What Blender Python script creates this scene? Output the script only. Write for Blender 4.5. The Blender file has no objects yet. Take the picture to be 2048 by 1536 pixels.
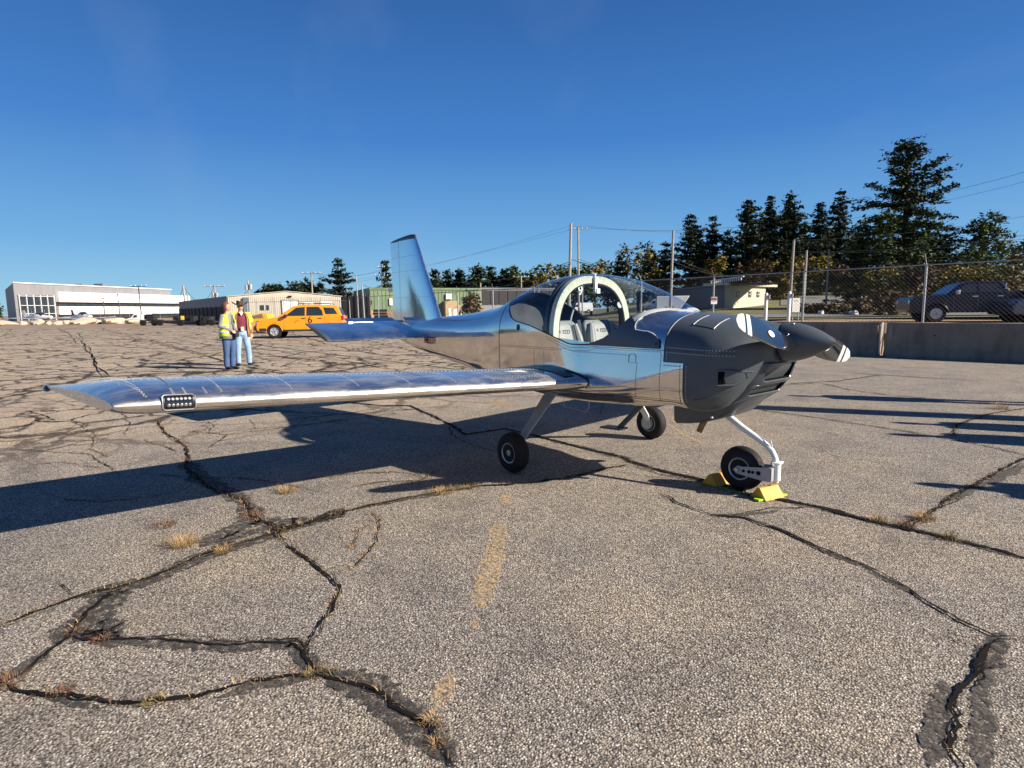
import bpy, bmesh, math, random
from mathutils import Vector, Matrix, Euler, noise as mnoise
random.seed(7)
R_ = math.radians
scene = bpy.context.scene
# ------------------------------------------------------------------ camera
CAM = Vector((3.9177, -4.3137, 1.4338))
YAW, PITCH, ROLL, FPX = 0.70174, 0.12502, -0.012215, 1184.0
c_d = Vector((-math.cos(YAW)*math.cos(PITCH), math.sin(YAW)*math.cos(PITCH), -math.sin(PITCH)))
c_r = Vector((math.sin(YAW), math.cos(YAW), 0))
c_u = c_r.cross(c_d)
c_R = c_r*math.cos(ROLL) + c_u*math.sin(ROLL)
c_U = -c_r*math.sin(ROLL) + c_u*math.cos(ROLL)
cd = bpy.data.cameras.new('camera')
cam = bpy.data.objects.new('camera', cd)
scene.collection.objects.link(cam)
cd.sensor_width = 36.0; cd.sensor_fit = 'HORIZONTAL'
cd.lens = FPX/2048*36.0
cd.clip_start = 0.05; cd.clip_end = 3000
M = Matrix((c_R, c_U, -c_d)).transposed().to_4x4(); M.translation = CAM
cam.matrix_world = M
scene.camera = cam
# ------------------------------------------------------------------ daylight
SUNV = Vector((1.73, 0.98, 1.0)).normalized()
SUN_EL = math.asin(SUNV.z)
SUN_AZ = math.atan2(SUNV.x, SUNV.y)
world = bpy.data.worlds.new('World'); scene.world = world; world.use_nodes = True
wt = world.node_tree; wt.nodes.clear()
wo = wt.nodes.new('ShaderNodeOutputWorld'); bg = wt.nodes.new('ShaderNodeBackground')
sky = wt.nodes.new('ShaderNodeTexSky'); sky.sky_type = 'NISHITA'; sky.sun_disc = False
sky.sun_elevation = SUN_EL; sky.sun_rotation = SUN_AZ
sky.air_density = 1.0; sky.dust_density = 0.35; sky.ozone_density = 2.6; sky.altitude = 60
# clear dry autumn air: cool the low sky, same all round the horizon
geo = wt.nodes.new('ShaderNodeTexCoord'); sx = wt.nodes.new('ShaderNodeSeparateXYZ'); wt.links.new(geo.outputs['Generated'], sx.inputs[0])
gr = wt.nodes.new('ShaderNodeValToRGB'); wt.links.new(sx.outputs['Z'], gr.inputs[0])
stops = [(0.0, (3.6, 6.6, 8.6)), (.04, (2.9, 6.0, 8.6)), (.10, (1.75, 4.6, 8.3)), (.26, (.60, 2.4, 6.6)), (.42, (.35, 1.5, 4.6)), (.57, (.24, .98, 3.3)), (1.0, (.11, .52, 1.9))]
el = gr.color_ramp.elements
while len(el) < len(stops): el.new(.5)
for e_, (p_, c_) in zip(el, stops): e_.position = p_; e_.color = (*[v/9 for v in c_], 1)
sc_ = wt.nodes.new('ShaderNodeVectorMath'); sc_.operation = 'SCALE'; sc_.inputs['Scale'].default_value = 7.9
wt.links.new(gr.outputs[0], sc_.inputs[0])
hs = wt.nodes.new('ShaderNodeMixRGB'); hs.inputs['Fac'].default_value = .93
wt.links.new(sky.outputs[0], hs.inputs['Color1']); wt.links.new(sc_.outputs[0], hs.inputs['Color2'])
# thin cirrus veils high in the sky, part of the world itself
tc = wt.nodes.new('ShaderNodeTexCoord'); mp = wt.nodes.new('ShaderNodeMapping')
mp.inputs['Rotation'].default_value = (0.2, 1.1, 2.3); mp.inputs['Scale'].default_value = (1.0, 3.2, 2.2)
nz = wt.nodes.new('ShaderNodeTexNoise'); nz.inputs['Scale'].default_value = 1.6; nz.inputs['Detail'].default_value = 7
cr = wt.nodes.new('ShaderNodeValToRGB'); cr.color_ramp.elements[0].position = 0.52; cr.color_ramp.elements[1].position = 0.95
cr.color_ramp.elements[1].color = (.26, .26, .26, 1)
mx = wt.nodes.new('ShaderNodeMixRGB'); mx.inputs['Color2'].default_value = (3.4, 4.2, 6.0, 1)
wt.links.new(tc.outputs['Generated'], mp.inputs[0]); wt.links.new(mp.outputs[0], nz.inputs['Vector'])
wt.links.new(nz.outputs[0], cr.inputs[0]); wt.links.new(cr.outputs[0], mx.inputs['Fac'])
wt.links.new(hs.outputs[0], mx.inputs['Color1']); wt.links.new(mx.outputs[0], bg.inputs[0])
bg.inputs[1].default_value = 0.05
wt.links.new(bg.outputs[0], wo.inputs[0])
sl = bpy.data.lights.new('sun', 'SUN'); sl.energy = 5.0; sl.angle = R_(0.53); sl.color = (1.0, 0.90, 0.76)
so = bpy.data.objects.new('sun', sl); scene.collection.objects.link(so)
so.rotation_euler = SUNV.to_track_quat('Z', 'Y').to_euler()
vs = scene.view_settings
vs.view_transform = 'Standard'; vs.look = 'None'; vs.gamma = 1; vs.exposure = 1.08
vs.use_curve_mapping = False
scene.cycles.max_bounces = 6; scene.cycles.transparent_max_bounces = 16
scene.cycles.sample_clamp_indirect = 4.0
scene.cycles.use_denoising = True

def ray(px, py):
    return c_d + c_R*((px-1024)/FPX) - c_U*((py-768)/FPX)
def G(px, py, z=0.0):
    v = ray(px, py); return CAM + v*((z-CAM.z)/v.z)
def at(px, py, dep):
    return CAM + ray(px, py)*dep
def base(px, dep, z=0.0):
    """ground point seen in picture column px (2048 wide) at depth dep"""
    v = ray(px, 630.0); p = CAM + v*dep; return Vector((p.x, p.y, z))

# ------------------------------------------------------------------ materials
MATS = {}
def nodes(name):
    m = bpy.data.materials.new(name); m.use_nodes = True
    nt = m.node_tree; nt.nodes.clear()
    out = nt.nodes.new('ShaderNodeOutputMaterial'); p = nt.nodes.new('ShaderNodeBsdfPrincipled')
    nt.links.new(p.outputs[0], out.inputs[0])
    MATS[name] = m
    return m, nt, p, out
def N(nt, t, **kw):
    n = nt.nodes.new('ShaderNode'+t)
    for k, v in kw.items(): setattr(n, k, v)
    return n
def L(nt, a, b): nt.links.new(a, b)
def noise(nt, scale, detail=4, rough=.55, coord='Object', vec=None, stretch=None):
    n = N(nt, 'TexNoise'); n.inputs['Scale'].default_value = scale; n.inputs['Detail'].default_value = detail
    n.inputs['Roughness'].default_value = rough
    if vec is None:
        c = N(nt, 'TexCoord'); vec = c.outputs[coord]
    if stretch:
        mp = N(nt, 'Mapping'); mp.inputs['Scale'].default_value = stretch; L(nt, vec, mp.inputs[0]); vec = mp.outputs[0]
    L(nt, vec, n.inputs['Vector'])
    return n.outputs[0]
def ramp(nt, fac, stops):
    r = N(nt, 'ValToRGB'); e = r.color_ramp.elements
    while len(e) < len(stops): e.new(.5)
    for el, (p, c) in zip(e, stops):
        el.position = p; el.color = (c, c, c, 1) if isinstance(c, (int, float)) else (*c, 1)
    L(nt, fac, r.inputs[0]); return r.outputs[0]
def bump(nt, p, h, strength=.3, dist=.01):
    b = N(nt, 'Bump'); b.inputs['Strength'].default_value = strength; b.inputs['Distance'].default_value = dist
    L(nt, h, b.inputs['Height']); L(nt, b.outputs[0], p.inputs['Normal']); return b
def mat(name, col, rough=.6, metal=0, var=.12, scale=3.0, bmp=0, bscale=40, spec=.5, coat=0):
    if name in MATS: return MATS[name]
    m, nt, p, o = nodes(name)
    f = noise(nt, scale, 5)
    a = tuple(max(0, c*(1-var)) for c in col); b = tuple(min(1, c*(1+var)) for c in col)
    L(nt, ramp(nt, f, [(.3, a), (.7, b)]), p.inputs['Base Color'])
    r = ramp(nt, noise(nt, scale*2.3, 4), [(.3, max(.02, rough*.85)), (.7, min(1, rough*1.15))])
    L(nt, r, p.inputs['Roughness'])
    p.inputs['Metallic'].default_value = metal
    p.inputs['Specular IOR Level'].default_value = spec
    p.inputs['Coat Weight'].default_value = coat
    p.inputs['Coat Roughness'].default_value = .05
    if bmp: bump(nt, p, noise(nt, bscale, 4), bmp, .01)
    return m

# ------------------------------------------------------------------ mesh helpers
def link(o):
    scene.collection.objects.link(o); return o
class MB:
    def __init__(s): s.v = []; s.f = []; s.m = []; s.cur = 0
    def add(s, vs, fs):
        k = len(s.v); s.v += [tuple(v) for v in vs]; s.f += [tuple(i+k for i in f) for f in fs]; s.m += [s.cur]*len(fs)
        return s
    def box(s, c, d, rz=0.0, taper=1.0):
        x, y, z = d[0]/2, d[1]/2, d[2]/2; cs, sn = math.cos(rz), math.sin(rz); vs = []
        for dz in (-z, z):
            t = taper if dz > 0 else 1
            for dx, dy in ((-x, -y), (x, -y), (x, y), (-x, y)):
                vs.append((c[0]+dx*t*cs-dy*t*sn, c[1]+dx*t*sn+dy*t*cs, c[2]+dz))
        return s.add(vs, [(3, 2, 1, 0), (4, 5, 6, 7), (0, 1, 5, 4), (1, 2, 6, 5), (2, 3, 7, 6), (3, 0, 4, 7)])
    def loft(s, rings, closed=True, caps=(False, False)):
        n = len(rings[0]); vs = [p for r in rings for p in r]; fs = []
        for i in range(len(rings)-1):
            for j in range(n if closed else n-1):
                a = i*n+j; b = i*n+(j+1) % n
                fs.append((a, b, b+n, a+n))
        if caps[0]: fs.append(tuple(range(n-1, -1, -1)))
        if caps[1]: fs.append(tuple(range((len(rings)-1)*n, len(rings)*n)))
        return s.add(vs, fs)
    def tube(s, pts, r, n=8, caps=True, flat=None):
        pts = [Vector(p) for p in pts]; rs = r if isinstance(r, (list, tuple)) else [r]*len(pts); rings = []
        up = None
        for i, p in enumerate(pts):
            t = (pts[min(i+1, len(pts)-1)]-pts[max(i-1, 0)]).normalized()
            if up is None or abs(up.dot(t)) > .98:
                up = Vector((0, 0, 1)) if abs(t.z) < .9 else Vector((1, 0, 0))
            a = t.cross(up).normalized(); b = a.cross(t).normalized(); up = b
            fa, fb = flat if flat else (1, 1)
            rings.append([p+(a*math.cos(2*math.pi*k/n)*fa+b*math.sin(2*math.pi*k/n)*fb)*rs[i] for k in range(n)])
        return s.loft(rings, True, (caps, caps))
    def lathe(s, prof, o, axis, n=32):
        """prof: (along, radius)"""
        ax = Vector(axis).normalized(); o = Vector(o)
        u = ax.orthogonal().normalized(); w = ax.cross(u)
        rings = [[o+ax*a+(u*math.cos(2*math.pi*k/n)+w*math.sin(2*math.pi*k/n))*max(r, 1e-4) for k in range(n)] for a, r in prof]
        return s.loft(rings, True, (True, True))
    def prism(s, poly, o, ex, ey, depth):
        """polygon in plane (ex,ey) at o, extruded by vector depth"""
        o = Vector(o); ex = Vector(ex); ey = Vector(ey); dv = Vector(depth); n = len(poly)
        a = [o+ex*p[0]+ey*p[1] for p in poly]; b = [p+dv for p in a]
        return s.add(a+b, [tuple(range(n-1, -1, -1)), tuple(range(n, 2*n))]+[(i, (i+1) % n, (i+1) % n+n, i+n) for i in range(n)])
    def quad(s, a, b, c, d): return s.add([a, b, c, d], [(0, 1, 2, 3)])
    def ell(s, c, r, n=12, m=8, rot=None):
        rings = []
        for i in range(m+1):
            th = math.pi*i/m-math.pi/2; ring = []
            for k in range(n):
                v = Vector((r[0]*math.cos(th)*math.cos(2*math.pi*k/n), r[1]*math.cos(th)*math.sin(2*math.pi*k/n), r[2]*math.sin(th)))
                if rot: v = rot @ v
                ring.append(Vector(c)+v)
            rings.append(ring)
        return s.loft(rings, True)
    def build(s, name, mats, parent=None, smooth=True, angle=35, origin=None, weld=False, recalc=True):
        me = bpy.data.meshes.new(name)
        off = Vector(origin) if origin is not None else Vector((0, 0, 0))
        me.from_pydata([tuple(Vector(v)-off) for v in s.v] if origin is not None else s.v, [], s.f)
        if not isinstance(mats, (list, tuple)): mats = [mats]
        for m in mats: me.materials.append(m)
        if len(mats) > 1: me.polygons.foreach_set('material_index', s.m)
        if weld or recalc:
            bm = bmesh.new(); bm.from_mesh(me)
            if weld: bmesh.ops.remove_doubles(bm, verts=bm.verts, dist=1e-4)
            if recalc: bmesh.ops.recalc_face_normals(bm, faces=bm.faces)
            bm.to_mesh(me); bm.free()
        if smooth:
            me.polygons.foreach_set('use_smooth', [True]*len(me.polygons))
            me.set_sharp_from_angle(angle=R_(angle))
        me.update()
        o = bpy.data.objects.new(name, me); link(o)
        if parent: o.parent = parent
        if origin is not None: o.location = off
        return o
def tag(o, label, cat, group=None, kind=None):
    if label: o['label'] = label
    if cat: o['category'] = cat
    if group: o['group'] = group
    if kind: o['kind'] = kind
    return o
def thing(name, loc, label, cat, rz=0.0, group=None):
    o = bpy.data.objects.new(name, None); link(o); o.empty_display_size = .2
    o.location = loc; o.rotation_euler = (0, 0, rz)
    return tag(o, label, cat, group)
def structure(o): o['kind'] = 'structure'; return o
def stuff(o, label=None, cat=None): return tag(o, label, cat, kind='stuff')
KIDS = {}
def copy_tree(root, loc, rz, label, group=None, sc=None):
    r = root.copy(); link(r); r.location = loc; r.rotation_euler = (0, 0, rz)
    if sc: r.scale = (sc, sc, sc)
    r['label'] = label
    if group: r['group'] = group
    for ch in [o for o in scene.objects if o.parent == root]:
        c = ch.copy(); link(c); c.parent = r
        for g in [o for o in scene.objects if o.parent == ch]:
            d = g.copy(); link(d); d.parent = c
    return r
def bevel(o, w, seg=2, ang=40):
    b = o.modifiers.new('bevel', 'BEVEL'); b.width = w; b.segments = seg; b.limit_method = 'ANGLE'; b.angle_limit = R_(ang)
    return o
def text_mesh(name, txt, size, material, parent, mw, extrude=.001, spacing=1.0, xs=1.0, align='CENTER'):
    cu = bpy.data.curves.new(name, 'FONT'); cu.body = txt; cu.size = size; cu.extrude = extrude
    cu.align_x = align; cu.align_y = 'CENTER'; cu.space_character = spacing
    t = bpy.data.objects.new('tmp', cu); link(t)
    bpy.context.view_layer.update()
    me = bpy.data.meshes.new_from_object(t.evaluated_get(bpy.context.evaluated_depsgraph_get()))
    bpy.data.objects.remove(t); bpy.data.curves.remove(cu)
    me.transform(Matrix.Diagonal((xs, 1, 1, 1))); me.transform(mw)
    me.materials.clear(); me.materials.append(material)
    o = bpy.data.objects.new(name, me); link(o)
    if parent: o.parent = parent
    return o
def frame_matrix(o, ex, ey):
    ex = Vector(ex).normalized(); ey = Vector(ey).normalized(); ez = ex.cross(ey)
    m = Matrix((ex, ey, ez)).transposed().to_4x4(); m.translation = Vector(o); return m
# ================================================================== aircraft materials
def polished(name, base, r0, r1, wav, stretch=(1, 1, 1), scale=2.0, streak=60, bdist=.004, veil=(.02, .14)):
    m, nt, p, o = nodes(name)
    p.inputs['Metallic'].default_value = 1
    p.inputs['Base Color'].default_value = (*base, 1)
    cl = noise(nt, scale, 6, .6, stretch=stretch)
    st = noise(nt, streak, 3, .6, stretch=(stretch[0]*1.0, stretch[1]*.15, stretch[2]))
    mx = N(nt, 'MixRGB'); mx.inputs[0].default_value = .4; L(nt, cl, mx.inputs[1]); L(nt, st, mx.inputs[2])
    L(nt, ramp(nt, mx.outputs[0], [(.38, r0), (.66, r1)]), p.inputs['Roughness'])
    w1 = noise(nt, 1.6, 2, .4)
    b = bump(nt, p, w1, wav, bdist)
    # fine scratches and oxide scatter part of the light widely
    g = N(nt, 'BsdfGlossy'); g.inputs['Roughness'].default_value = .62; g.inputs['Color'].default_value = (*[c*.95 for c in base], 1); L(nt, b.outputs[0], g.inputs['Normal'])
    ms = N(nt, 'MixShader'); v = noise(nt, scale*1.3, 7, .7, stretch=stretch)
    L(nt, ramp(nt, v, [(.42, veil[0]), (.62, veil[1])]), ms.inputs[0]); L(nt, p.outputs[0], ms.inputs[1]); L(nt, g.outputs[0], ms.inputs[2]); L(nt, ms.outputs[0], o.inputs[0])
    return m
m_alu = polished('polished_aluminium', (.76, .71, .66), .05, .15, .45, scale=3.0, bdist=.012, veil=(.02, .12))
m_alu_dull = polished('brushed_aluminium', (.74, .78, .82), .16, .30, .3, scale=5.0, bdist=.006)
m_wing = polished('wing_aluminium', (.86, .81, .74), .10, .30, .5, stretch=(1.6, .5, 1), scale=5.0, veil=(.08, .42), bdist=.006)
m_fin = polished('fin_aluminium', (.72, .80, .84), .07, .13, .25, scale=2.0, bdist=.004)
m_rivet = mat('rivet_metal', (.72, .73, .75), .42, .7, .1)
m_rivd = mat('flush_rivet', (.13, .125, .12), .5, .5, .2)
m_seam = mat('skin_seam', (.08, .08, .085), .5, .3)
m_cowl = mat('grey_blue_primer', (.066, .078, .090), .38, 0, .12, 4, spec=.5)
m_skirt = mat('slate_skirt', (.062, .080, .112), .42, 0, .06, 3)
m_black = mat('satin_black', (.012, .012, .013), .38, 0, .2)
m_gloss = mat('gloss_black', (.008, .009, .012), .08, 0, .1, coat=1)
m_dark = mat('dark_void', (.004, .004, .004), .9, 0, .1, spec=.1)
m_white = mat('white_paint', (.72, .73, .72), .35, 0, .05)
m_band = mat('windscreen_fairing', (.36, .38, .40), .35)
m_tipw = mat('tip_white', (.52, .52, .51), .4)
m_cream = mat('primed_frame', (.46, .49, .39), .5, 0, .14, 25)
m_tyre = mat('tyre_rubber', (.014, .013, .013), .75, 0, .25, 20, .15, 60, spec=.3)
m_rim = mat('cast_wheel', (.45, .46, .47), .38, .6, .12, 12)
m_grey = mat('grey_paint', (.34, .35, .36), .42, .1, .1, 8)
m_seat = mat('seat_leather', (.22, .235, .22), .5, 0, .08, 10, .1, 60)
m_seatd = mat('seat_leather_dark', (.07, .085, .10), .5, 0, .08, 10)
m_trim = mat('cabin_trim', (.035, .037, .042), .75, 0, .2)
m_exh = mat('heated_steel', (.20, .14, .085), .38, 1, .3, 12)
m_red = mat('dark_red_vinyl', (.20, .012, .018), .4, 0, .05)
m_chock = mat('chock_yellow', (.56, .28, .022), .6, 0, .18, 14)
m_neon = mat('neon_green', (.36, .62, .02), .6, 0, .1)
m_clear, _nt, _p, _o = nodes('canopy_acrylic')
_t = N(_nt, 'BsdfTransparent'); _t.inputs[0].default_value = (.92, .95, .97, 1)
_g = N(_nt, 'BsdfGlossy'); _g.inputs['Roughness'].default_value = .01; _g.inputs['Color'].default_value = (.9, .95, 1, 1)
_f = N(_nt, 'Fresnel'); _gm = N(_nt, 'NewGeometry'); _ma = N(_nt, 'Math'); _ma.operation = 'MULTIPLY_ADD'
_ma.inputs[1].default_value = 1/1.5-1.5; _ma.inputs[2].default_value = 1.5; L(_nt, _gm.outputs['Backfacing'], _ma.inputs[0]); L(_nt, _ma.outputs[0], _f.inputs[0])
_mx = N(_nt, 'MixShader'); L(_nt, _f.outputs[0], _mx.inputs[0]); L(_nt, _t.outputs[0], _mx.inputs[1]); L(_nt, _g.outputs[0], _mx.inputs[2])
L(_nt, _mx.outputs[0], _o.inputs[0])
m_lens, _nt, _p, _o = nodes('lamp_lens')
_p.inputs['Base Color'].default_value = (.75, .77, .8, 1); _p.inputs['Roughness'].default_value = .12; _p.inputs['Metallic'].default_value = .6

# ================================================================== fuselage sections
def interp(T, x, k):
    if x <= T[0][0]: return T[0][k]
    for i in range(len(T)-1):
        a, b = T[i], T[i+1]
        if x <= b[0]:
            p = T[i-1] if i else a; n = T[i+2] if i+2 < len(T) else b
            h = b[0]-a[0]; t = (x-a[0])/h
            m0 = (b[k]-p[k])/(b[0]-p[0]); m1 = (n[k]-a[k])/(n[0]-a[0])
            return (2*t**3-3*t*t+1)*a[k]+(t**3-2*t*t+t)*h*m0+(3*t*t-2*t**3)*b[k]+(t**3-t*t)*h*m1
    return T[-1][k]
# x, half width, bottom z, shoulder z, top z, corner radius, superellipse exponent
ST = [(-3.62,.045,1.02,1.12,1.175,.03,2.0),(-3.3,.10,.960,1.13,1.235,.05,2.0),(-3.0,.155,.915,1.14,1.29,.07,2.0),
(-2.6,.215,.868,1.15,1.345,.08,2.0),(-1.96,.31,.80,1.16,1.39,.10,2.05),(-1.38,.42,.74,1.17,1.45,.11,2.1),
(-1.07,.475,.705,1.18,1.50,.11,2.2),(-.7,.525,.67,1.18,1.635,.12,2.3),(-.34,.55,.64,1.18,1.735,.12,2.4),
(.06,.565,.62,1.18,1.757,.12,2.45),(.42,.565,.62,1.15,1.706,.12,2.4),(.70,.56,.63,1.12,1.61,.13,2.4),
(.91,.56,.64,1.10,1.50,.13,2.4),(1.06,.555,.655,1.10,1.413,.13,2.4),(1.235,.545,.675,1.09,1.392,.14,2.4),
(1.41,.54,.66,1.08,1.375,.16,2.4),(1.55,.525,.66,1.08,1.358,.18,2.3),(1.66,.475,.72,1.09,1.342,.19,2.2),
(1.75,.405,.81,1.11,1.327,.17,2.1),(1.82,.32,.91,1.13,1.315,.12,2.0),(1.87,.24,.98,1.145,1.308,.09,2.0),(1.905,.165,1.03,1.155,1.303,.07,2.0)]
def lin(pts, x):
    if x <= pts[0][0]: return pts[0][1]
    for a, b in zip(pts, pts[1:]):
        if x <= b[0]: return a[1]+(b[1]-a[1])*(x-a[0])/(b[0]-a[0])
    return pts[-1][1]
ZC = [(-9,1.3),(-.6,1.15),(-.25,1.05),(.1,.85),(.45,.70),(.8,.78),(1.2,.93),(1.6,1.05)]
def lean(x, z):
    d = z-lin(ZC, x); k = .115*max(0, min(1, (x-.02)/.35))*max(0, min(1, (1.9-x)/.4))
    return k*d if d > 0 else 0
def sec_pars(x): return [interp(ST, x, k) for k in range(1, 7)]
def side_y(x, z):
    """half width of the body at height z"""
    w, zb, zs, zt, rc, n = sec_pars(x)
    if z <= zb: return w-rc
    if z < zb+rc: return w-rc+math.sqrt(max(0, rc*rc-(zb+rc-z)**2))
    if z <= zs: return w-lean(x, z)
    u = min(1, (z-zs)/(zt-zs)); return (w-lean(x, zs))*(1-u**n)**(1/n)
def sec(x, part='all', sill=None, top=None, nb=4, nc=6, ns=10, na=22):
    w, zb, zs, zt, rc, n = sec_pars(x)
    lo = [(i/nb*(w-rc), zb) for i in range(nb)]
    for i in range(nc+1):
        a = -math.pi/2+i/nc*math.pi/2
        lo.append((w-rc+rc*math.cos(a), zb+rc+rc*math.sin(a)))
    wt_ = w-lean(x, zs)
    arch = lambda th: (wt_*max(math.cos(th), 0)**(2/n), zs+(zt-zs)*max(math.sin(th), 0)**(2/n))
    side = [(w-lean(x, z), z) for z in [zb+rc+(zs-zb-rc)*i/ns for i in range(1, ns+1)]]
    if part == 'all': return lo+side+[arch(math.pi/2*i/na) for i in range(1, na+1)]
    if part == 'cut':      # up to a height below the shoulder
        return lo+[(w-lean(x, z), z) for z in [zb+rc+(sill-zb-rc)*i/ns for i in range(1, ns+1)]]
    if part == 'above':    # from a height below the shoulder to the crown
        return [(w-lean(x, z), z) for z in [sill+(zs-sill)*i/4 for i in range(5)]]+[arch(math.pi/2*i/na) for i in range(1, na+1)]
    s = max(sill, zs+1e-4)
    th = math.asin(min(1, ((s-zs)/(zt-zs)))**(n/2)) if s < zt else math.pi/2
    if part == 'lower': return lo+side+[arch(th*i/10) for i in range(1, 11)]
    return [arch(th+(math.pi/2-th)*i/na) for i in range(na+1)]
def full(x, half):
    """mirror a half profile into an open ring from right edge over to left edge"""
    return [Vector((x, -y, z)) for y, z in half[::-1]]+[Vector((x, y, z)) for y, z in half[1:]]
def two(mb, xs, fn):
    for sgn in (-1, 1):
        mb.loft([[Vector((x, sgn*y, z)) for y, z in fn(x)] for x in xs], closed=False)
SILL = [(-.86,1.9),(-.82,1.585),(-.74,1.50),(-.66,1.435),(-.58,1.36),(-.5,1.325),(-.27,1.285),(0,1.21),(.25,1.125),(.45,1.128),(.5,1.15),(.62,1.19),(.78,1.285),(.853,1.362),(.916,1.397),(.965,1.428),(1.02,1.43),(1.065,1.9)]
def xr(a, b, n): return [a+(b-a)*i/n for i in range(n+1)]

plane = thing('light_aircraft', (0, 0, 0), 'small polished bare-aluminium two-seat low-wing aeroplane with grey cowling and bubble canopy', 'aeroplane')
# skins ---------------------------------------------------------
mb = MB()
two(mb, xr(-3.62, -.77, 34), lambda x: sec(x))
mb.build('tail_cone', m_alu, plane, angle=50, weld=True)
mb = MB()
xs = xr(-.768, 1.062, 90)
two(mb, xs, lambda x: sec(x, 'lower', min(lin(SILL, x), sec_pars(x)[3])))
two(mb, xr(1.062, 1.235, 6), lambda x: sec(x, 'lower', 9))
two(mb, xr(1.235, 1.412, 4), lambda x: sec(x, 'cut', 1.024))
mb.build('forward_fuselage', m_alu, plane, angle=50, weld=True)
# canopy
mb = MB(); xs = xr(-.835, 1.064, 100)
two(mb, xs, lambda x: sec(x, 'upper', min(lin(SILL, x), sec_pars(x)[3]-.0005)))
mb.build('canopy_glass', m_clear, plane, angle=60, weld=True)
# the tail cone deck under the rear window is part of the forward skin between -0.98 and -0.77
# cabin liner
mb = MB()
def liner(x):
    w, zb, zs, zt, rc, n = sec_pars(x)
    s = min(lin(SILL, x), zt)-.012
    pts = [(0, zb+.05), (w-.12, zb+.05), (w-.03, zb+.12)]
    for i in range(1, 13):
        z = zb+.12+(s-zb-.12)*i/12
        pts.append((max(0, side_y(x, z)-.022), z))
    return pts
two(mb, xr(-.94, 1.16, 60), liner)
mb.build('cabin_liner', m_trim, plane, angle=60, weld=True)
mb = MB(); mb.loft([[Vector((-.96, y, z)) for y, z in ((-.42, .75), (.42, .75), (.42, 1.28), (.28, 1.45), (0, 1.52), (-.28, 1.45), (-.42, 1.28))]], True, (True, False))
mb.build('rear_bulkhead', m_trim, plane, smooth=False)
# panel and glareshield
mb = MB()
gs = []
for x in (.62, .8, .98, 1.05):
    h = {.62: 1.25, .8: 1.335, .98: 1.385, 1.05: 1.385}[x]; w = side_y(x, 1.2)-.03
    gs.append([Vector((x, w*math.cos(a), 1.14+(h-1.14)*math.sin(a))) for a in [math.pi*i/16 for i in range(17)]])
mb.loft(gs, False, (True, False))
mb.build('glareshield', m_trim, plane)
mb = MB()
for y in (-.33, -.12, .12, .33): mb = MB(); mb.box((.612, y, 1.165), (.01, .17, .11)); mb.build('instrument_screen', m_gloss, plane, smooth=False)
def line(name, pts, r, m, par): mb = MB(); mb.tube(pts, r, 5); return mb.build(name, m, par)
# seats
for sy in (-.25, .285):
    mb = MB()
    prof = []
    for i in range(13):
        t = i/12; z = .72+.60*t; x = -.02-.16*t
        wv = .232-.012*t-(.05 if i == 12 else 0)
        ring = []
        for k in range(20):
            a = 2*math.pi*k/20
            cx = math.copysign(abs(math.cos(a))**.35, math.cos(a)); sx = math.copysign(abs(math.sin(a))**.6, math.sin(a))
            ring.append(Vector((x+sx*(.045 if i < 12 else .02), sy+cx*wv, z)))
        prof.append(ring)
    mb.loft(prof, True, (True, True))
    s = mb.build('seat_back', m_seat, plane, angle=60)
    for by in (-.19, .19):
        mb = MB(); mb.tube([(.005, sy+by*1.05, .75), (-.045, sy+by, .95), (-.085, sy+by*.92, 1.15), (-.115, sy+by*.8, 1.285)], [.05, .052, .045, .028], 10)
        mb.build('bolster', m_seat, s)
    mb = MB(); mb.box((-.045, sy, 1.0), (.03, .24, .24)); b = mb.build('centre_pad', m_seatd, s, smooth=False)
    b.rotation_euler = (0, 0, 0)
    for by in (-.12, .12):
        mb = MB(); mb.tube([(.012-.04, sy+by, .9), (-.085, sy+by, 1.2), (-.118, sy+by*.95, 1.31)], .004, 5); mb.build('piping', m_seatd, s)
    mb = MB()
    def badge(z): return -.02-.16*(z-.72)/.6+.047
    for zz in (1.232, 1.202):
        mb.box((badge(zz)+.002, sy+.03, zz), (.003, .085, .004))
    for k in range(4): mb.box((badge(1.217)+.002, sy-.0125+k*.0283, 1.217), (.003, .004, .03))
    mb.build('stitched_badge', m_seatd, s, smooth=False)
    text_mesh('stitched_letter', 'R', .042, m_seatd, s, frame_matrix((badge(1.217)+.003, sy-.055, 1.219), (0, 1, 0), (-.25, 0, 1)))
    mb = MB(); mb.box((.2, sy, .82), (.42, .42, .12)); bevel(mb.build('seat_cushion', m_seat, plane), .04, 3)
mb = MB(); mb.box((.1, 0, .82), (.55, .085, .2)); mb.tube([(-.09, 0, .9), (-.17, 0, 1.32)], .03, 8); mb.build('console', m_trim, plane)
line('harness_strap', [(-.25, -.1, 1.0), (-.3, .05, 1.36), (-.28, .1, 1.52)], .012, m_seat, plane); line('harness_strap', [(-.2, .36, 1.0), (-.32, .3, 1.3)], .012, m_seat, plane)
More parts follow.
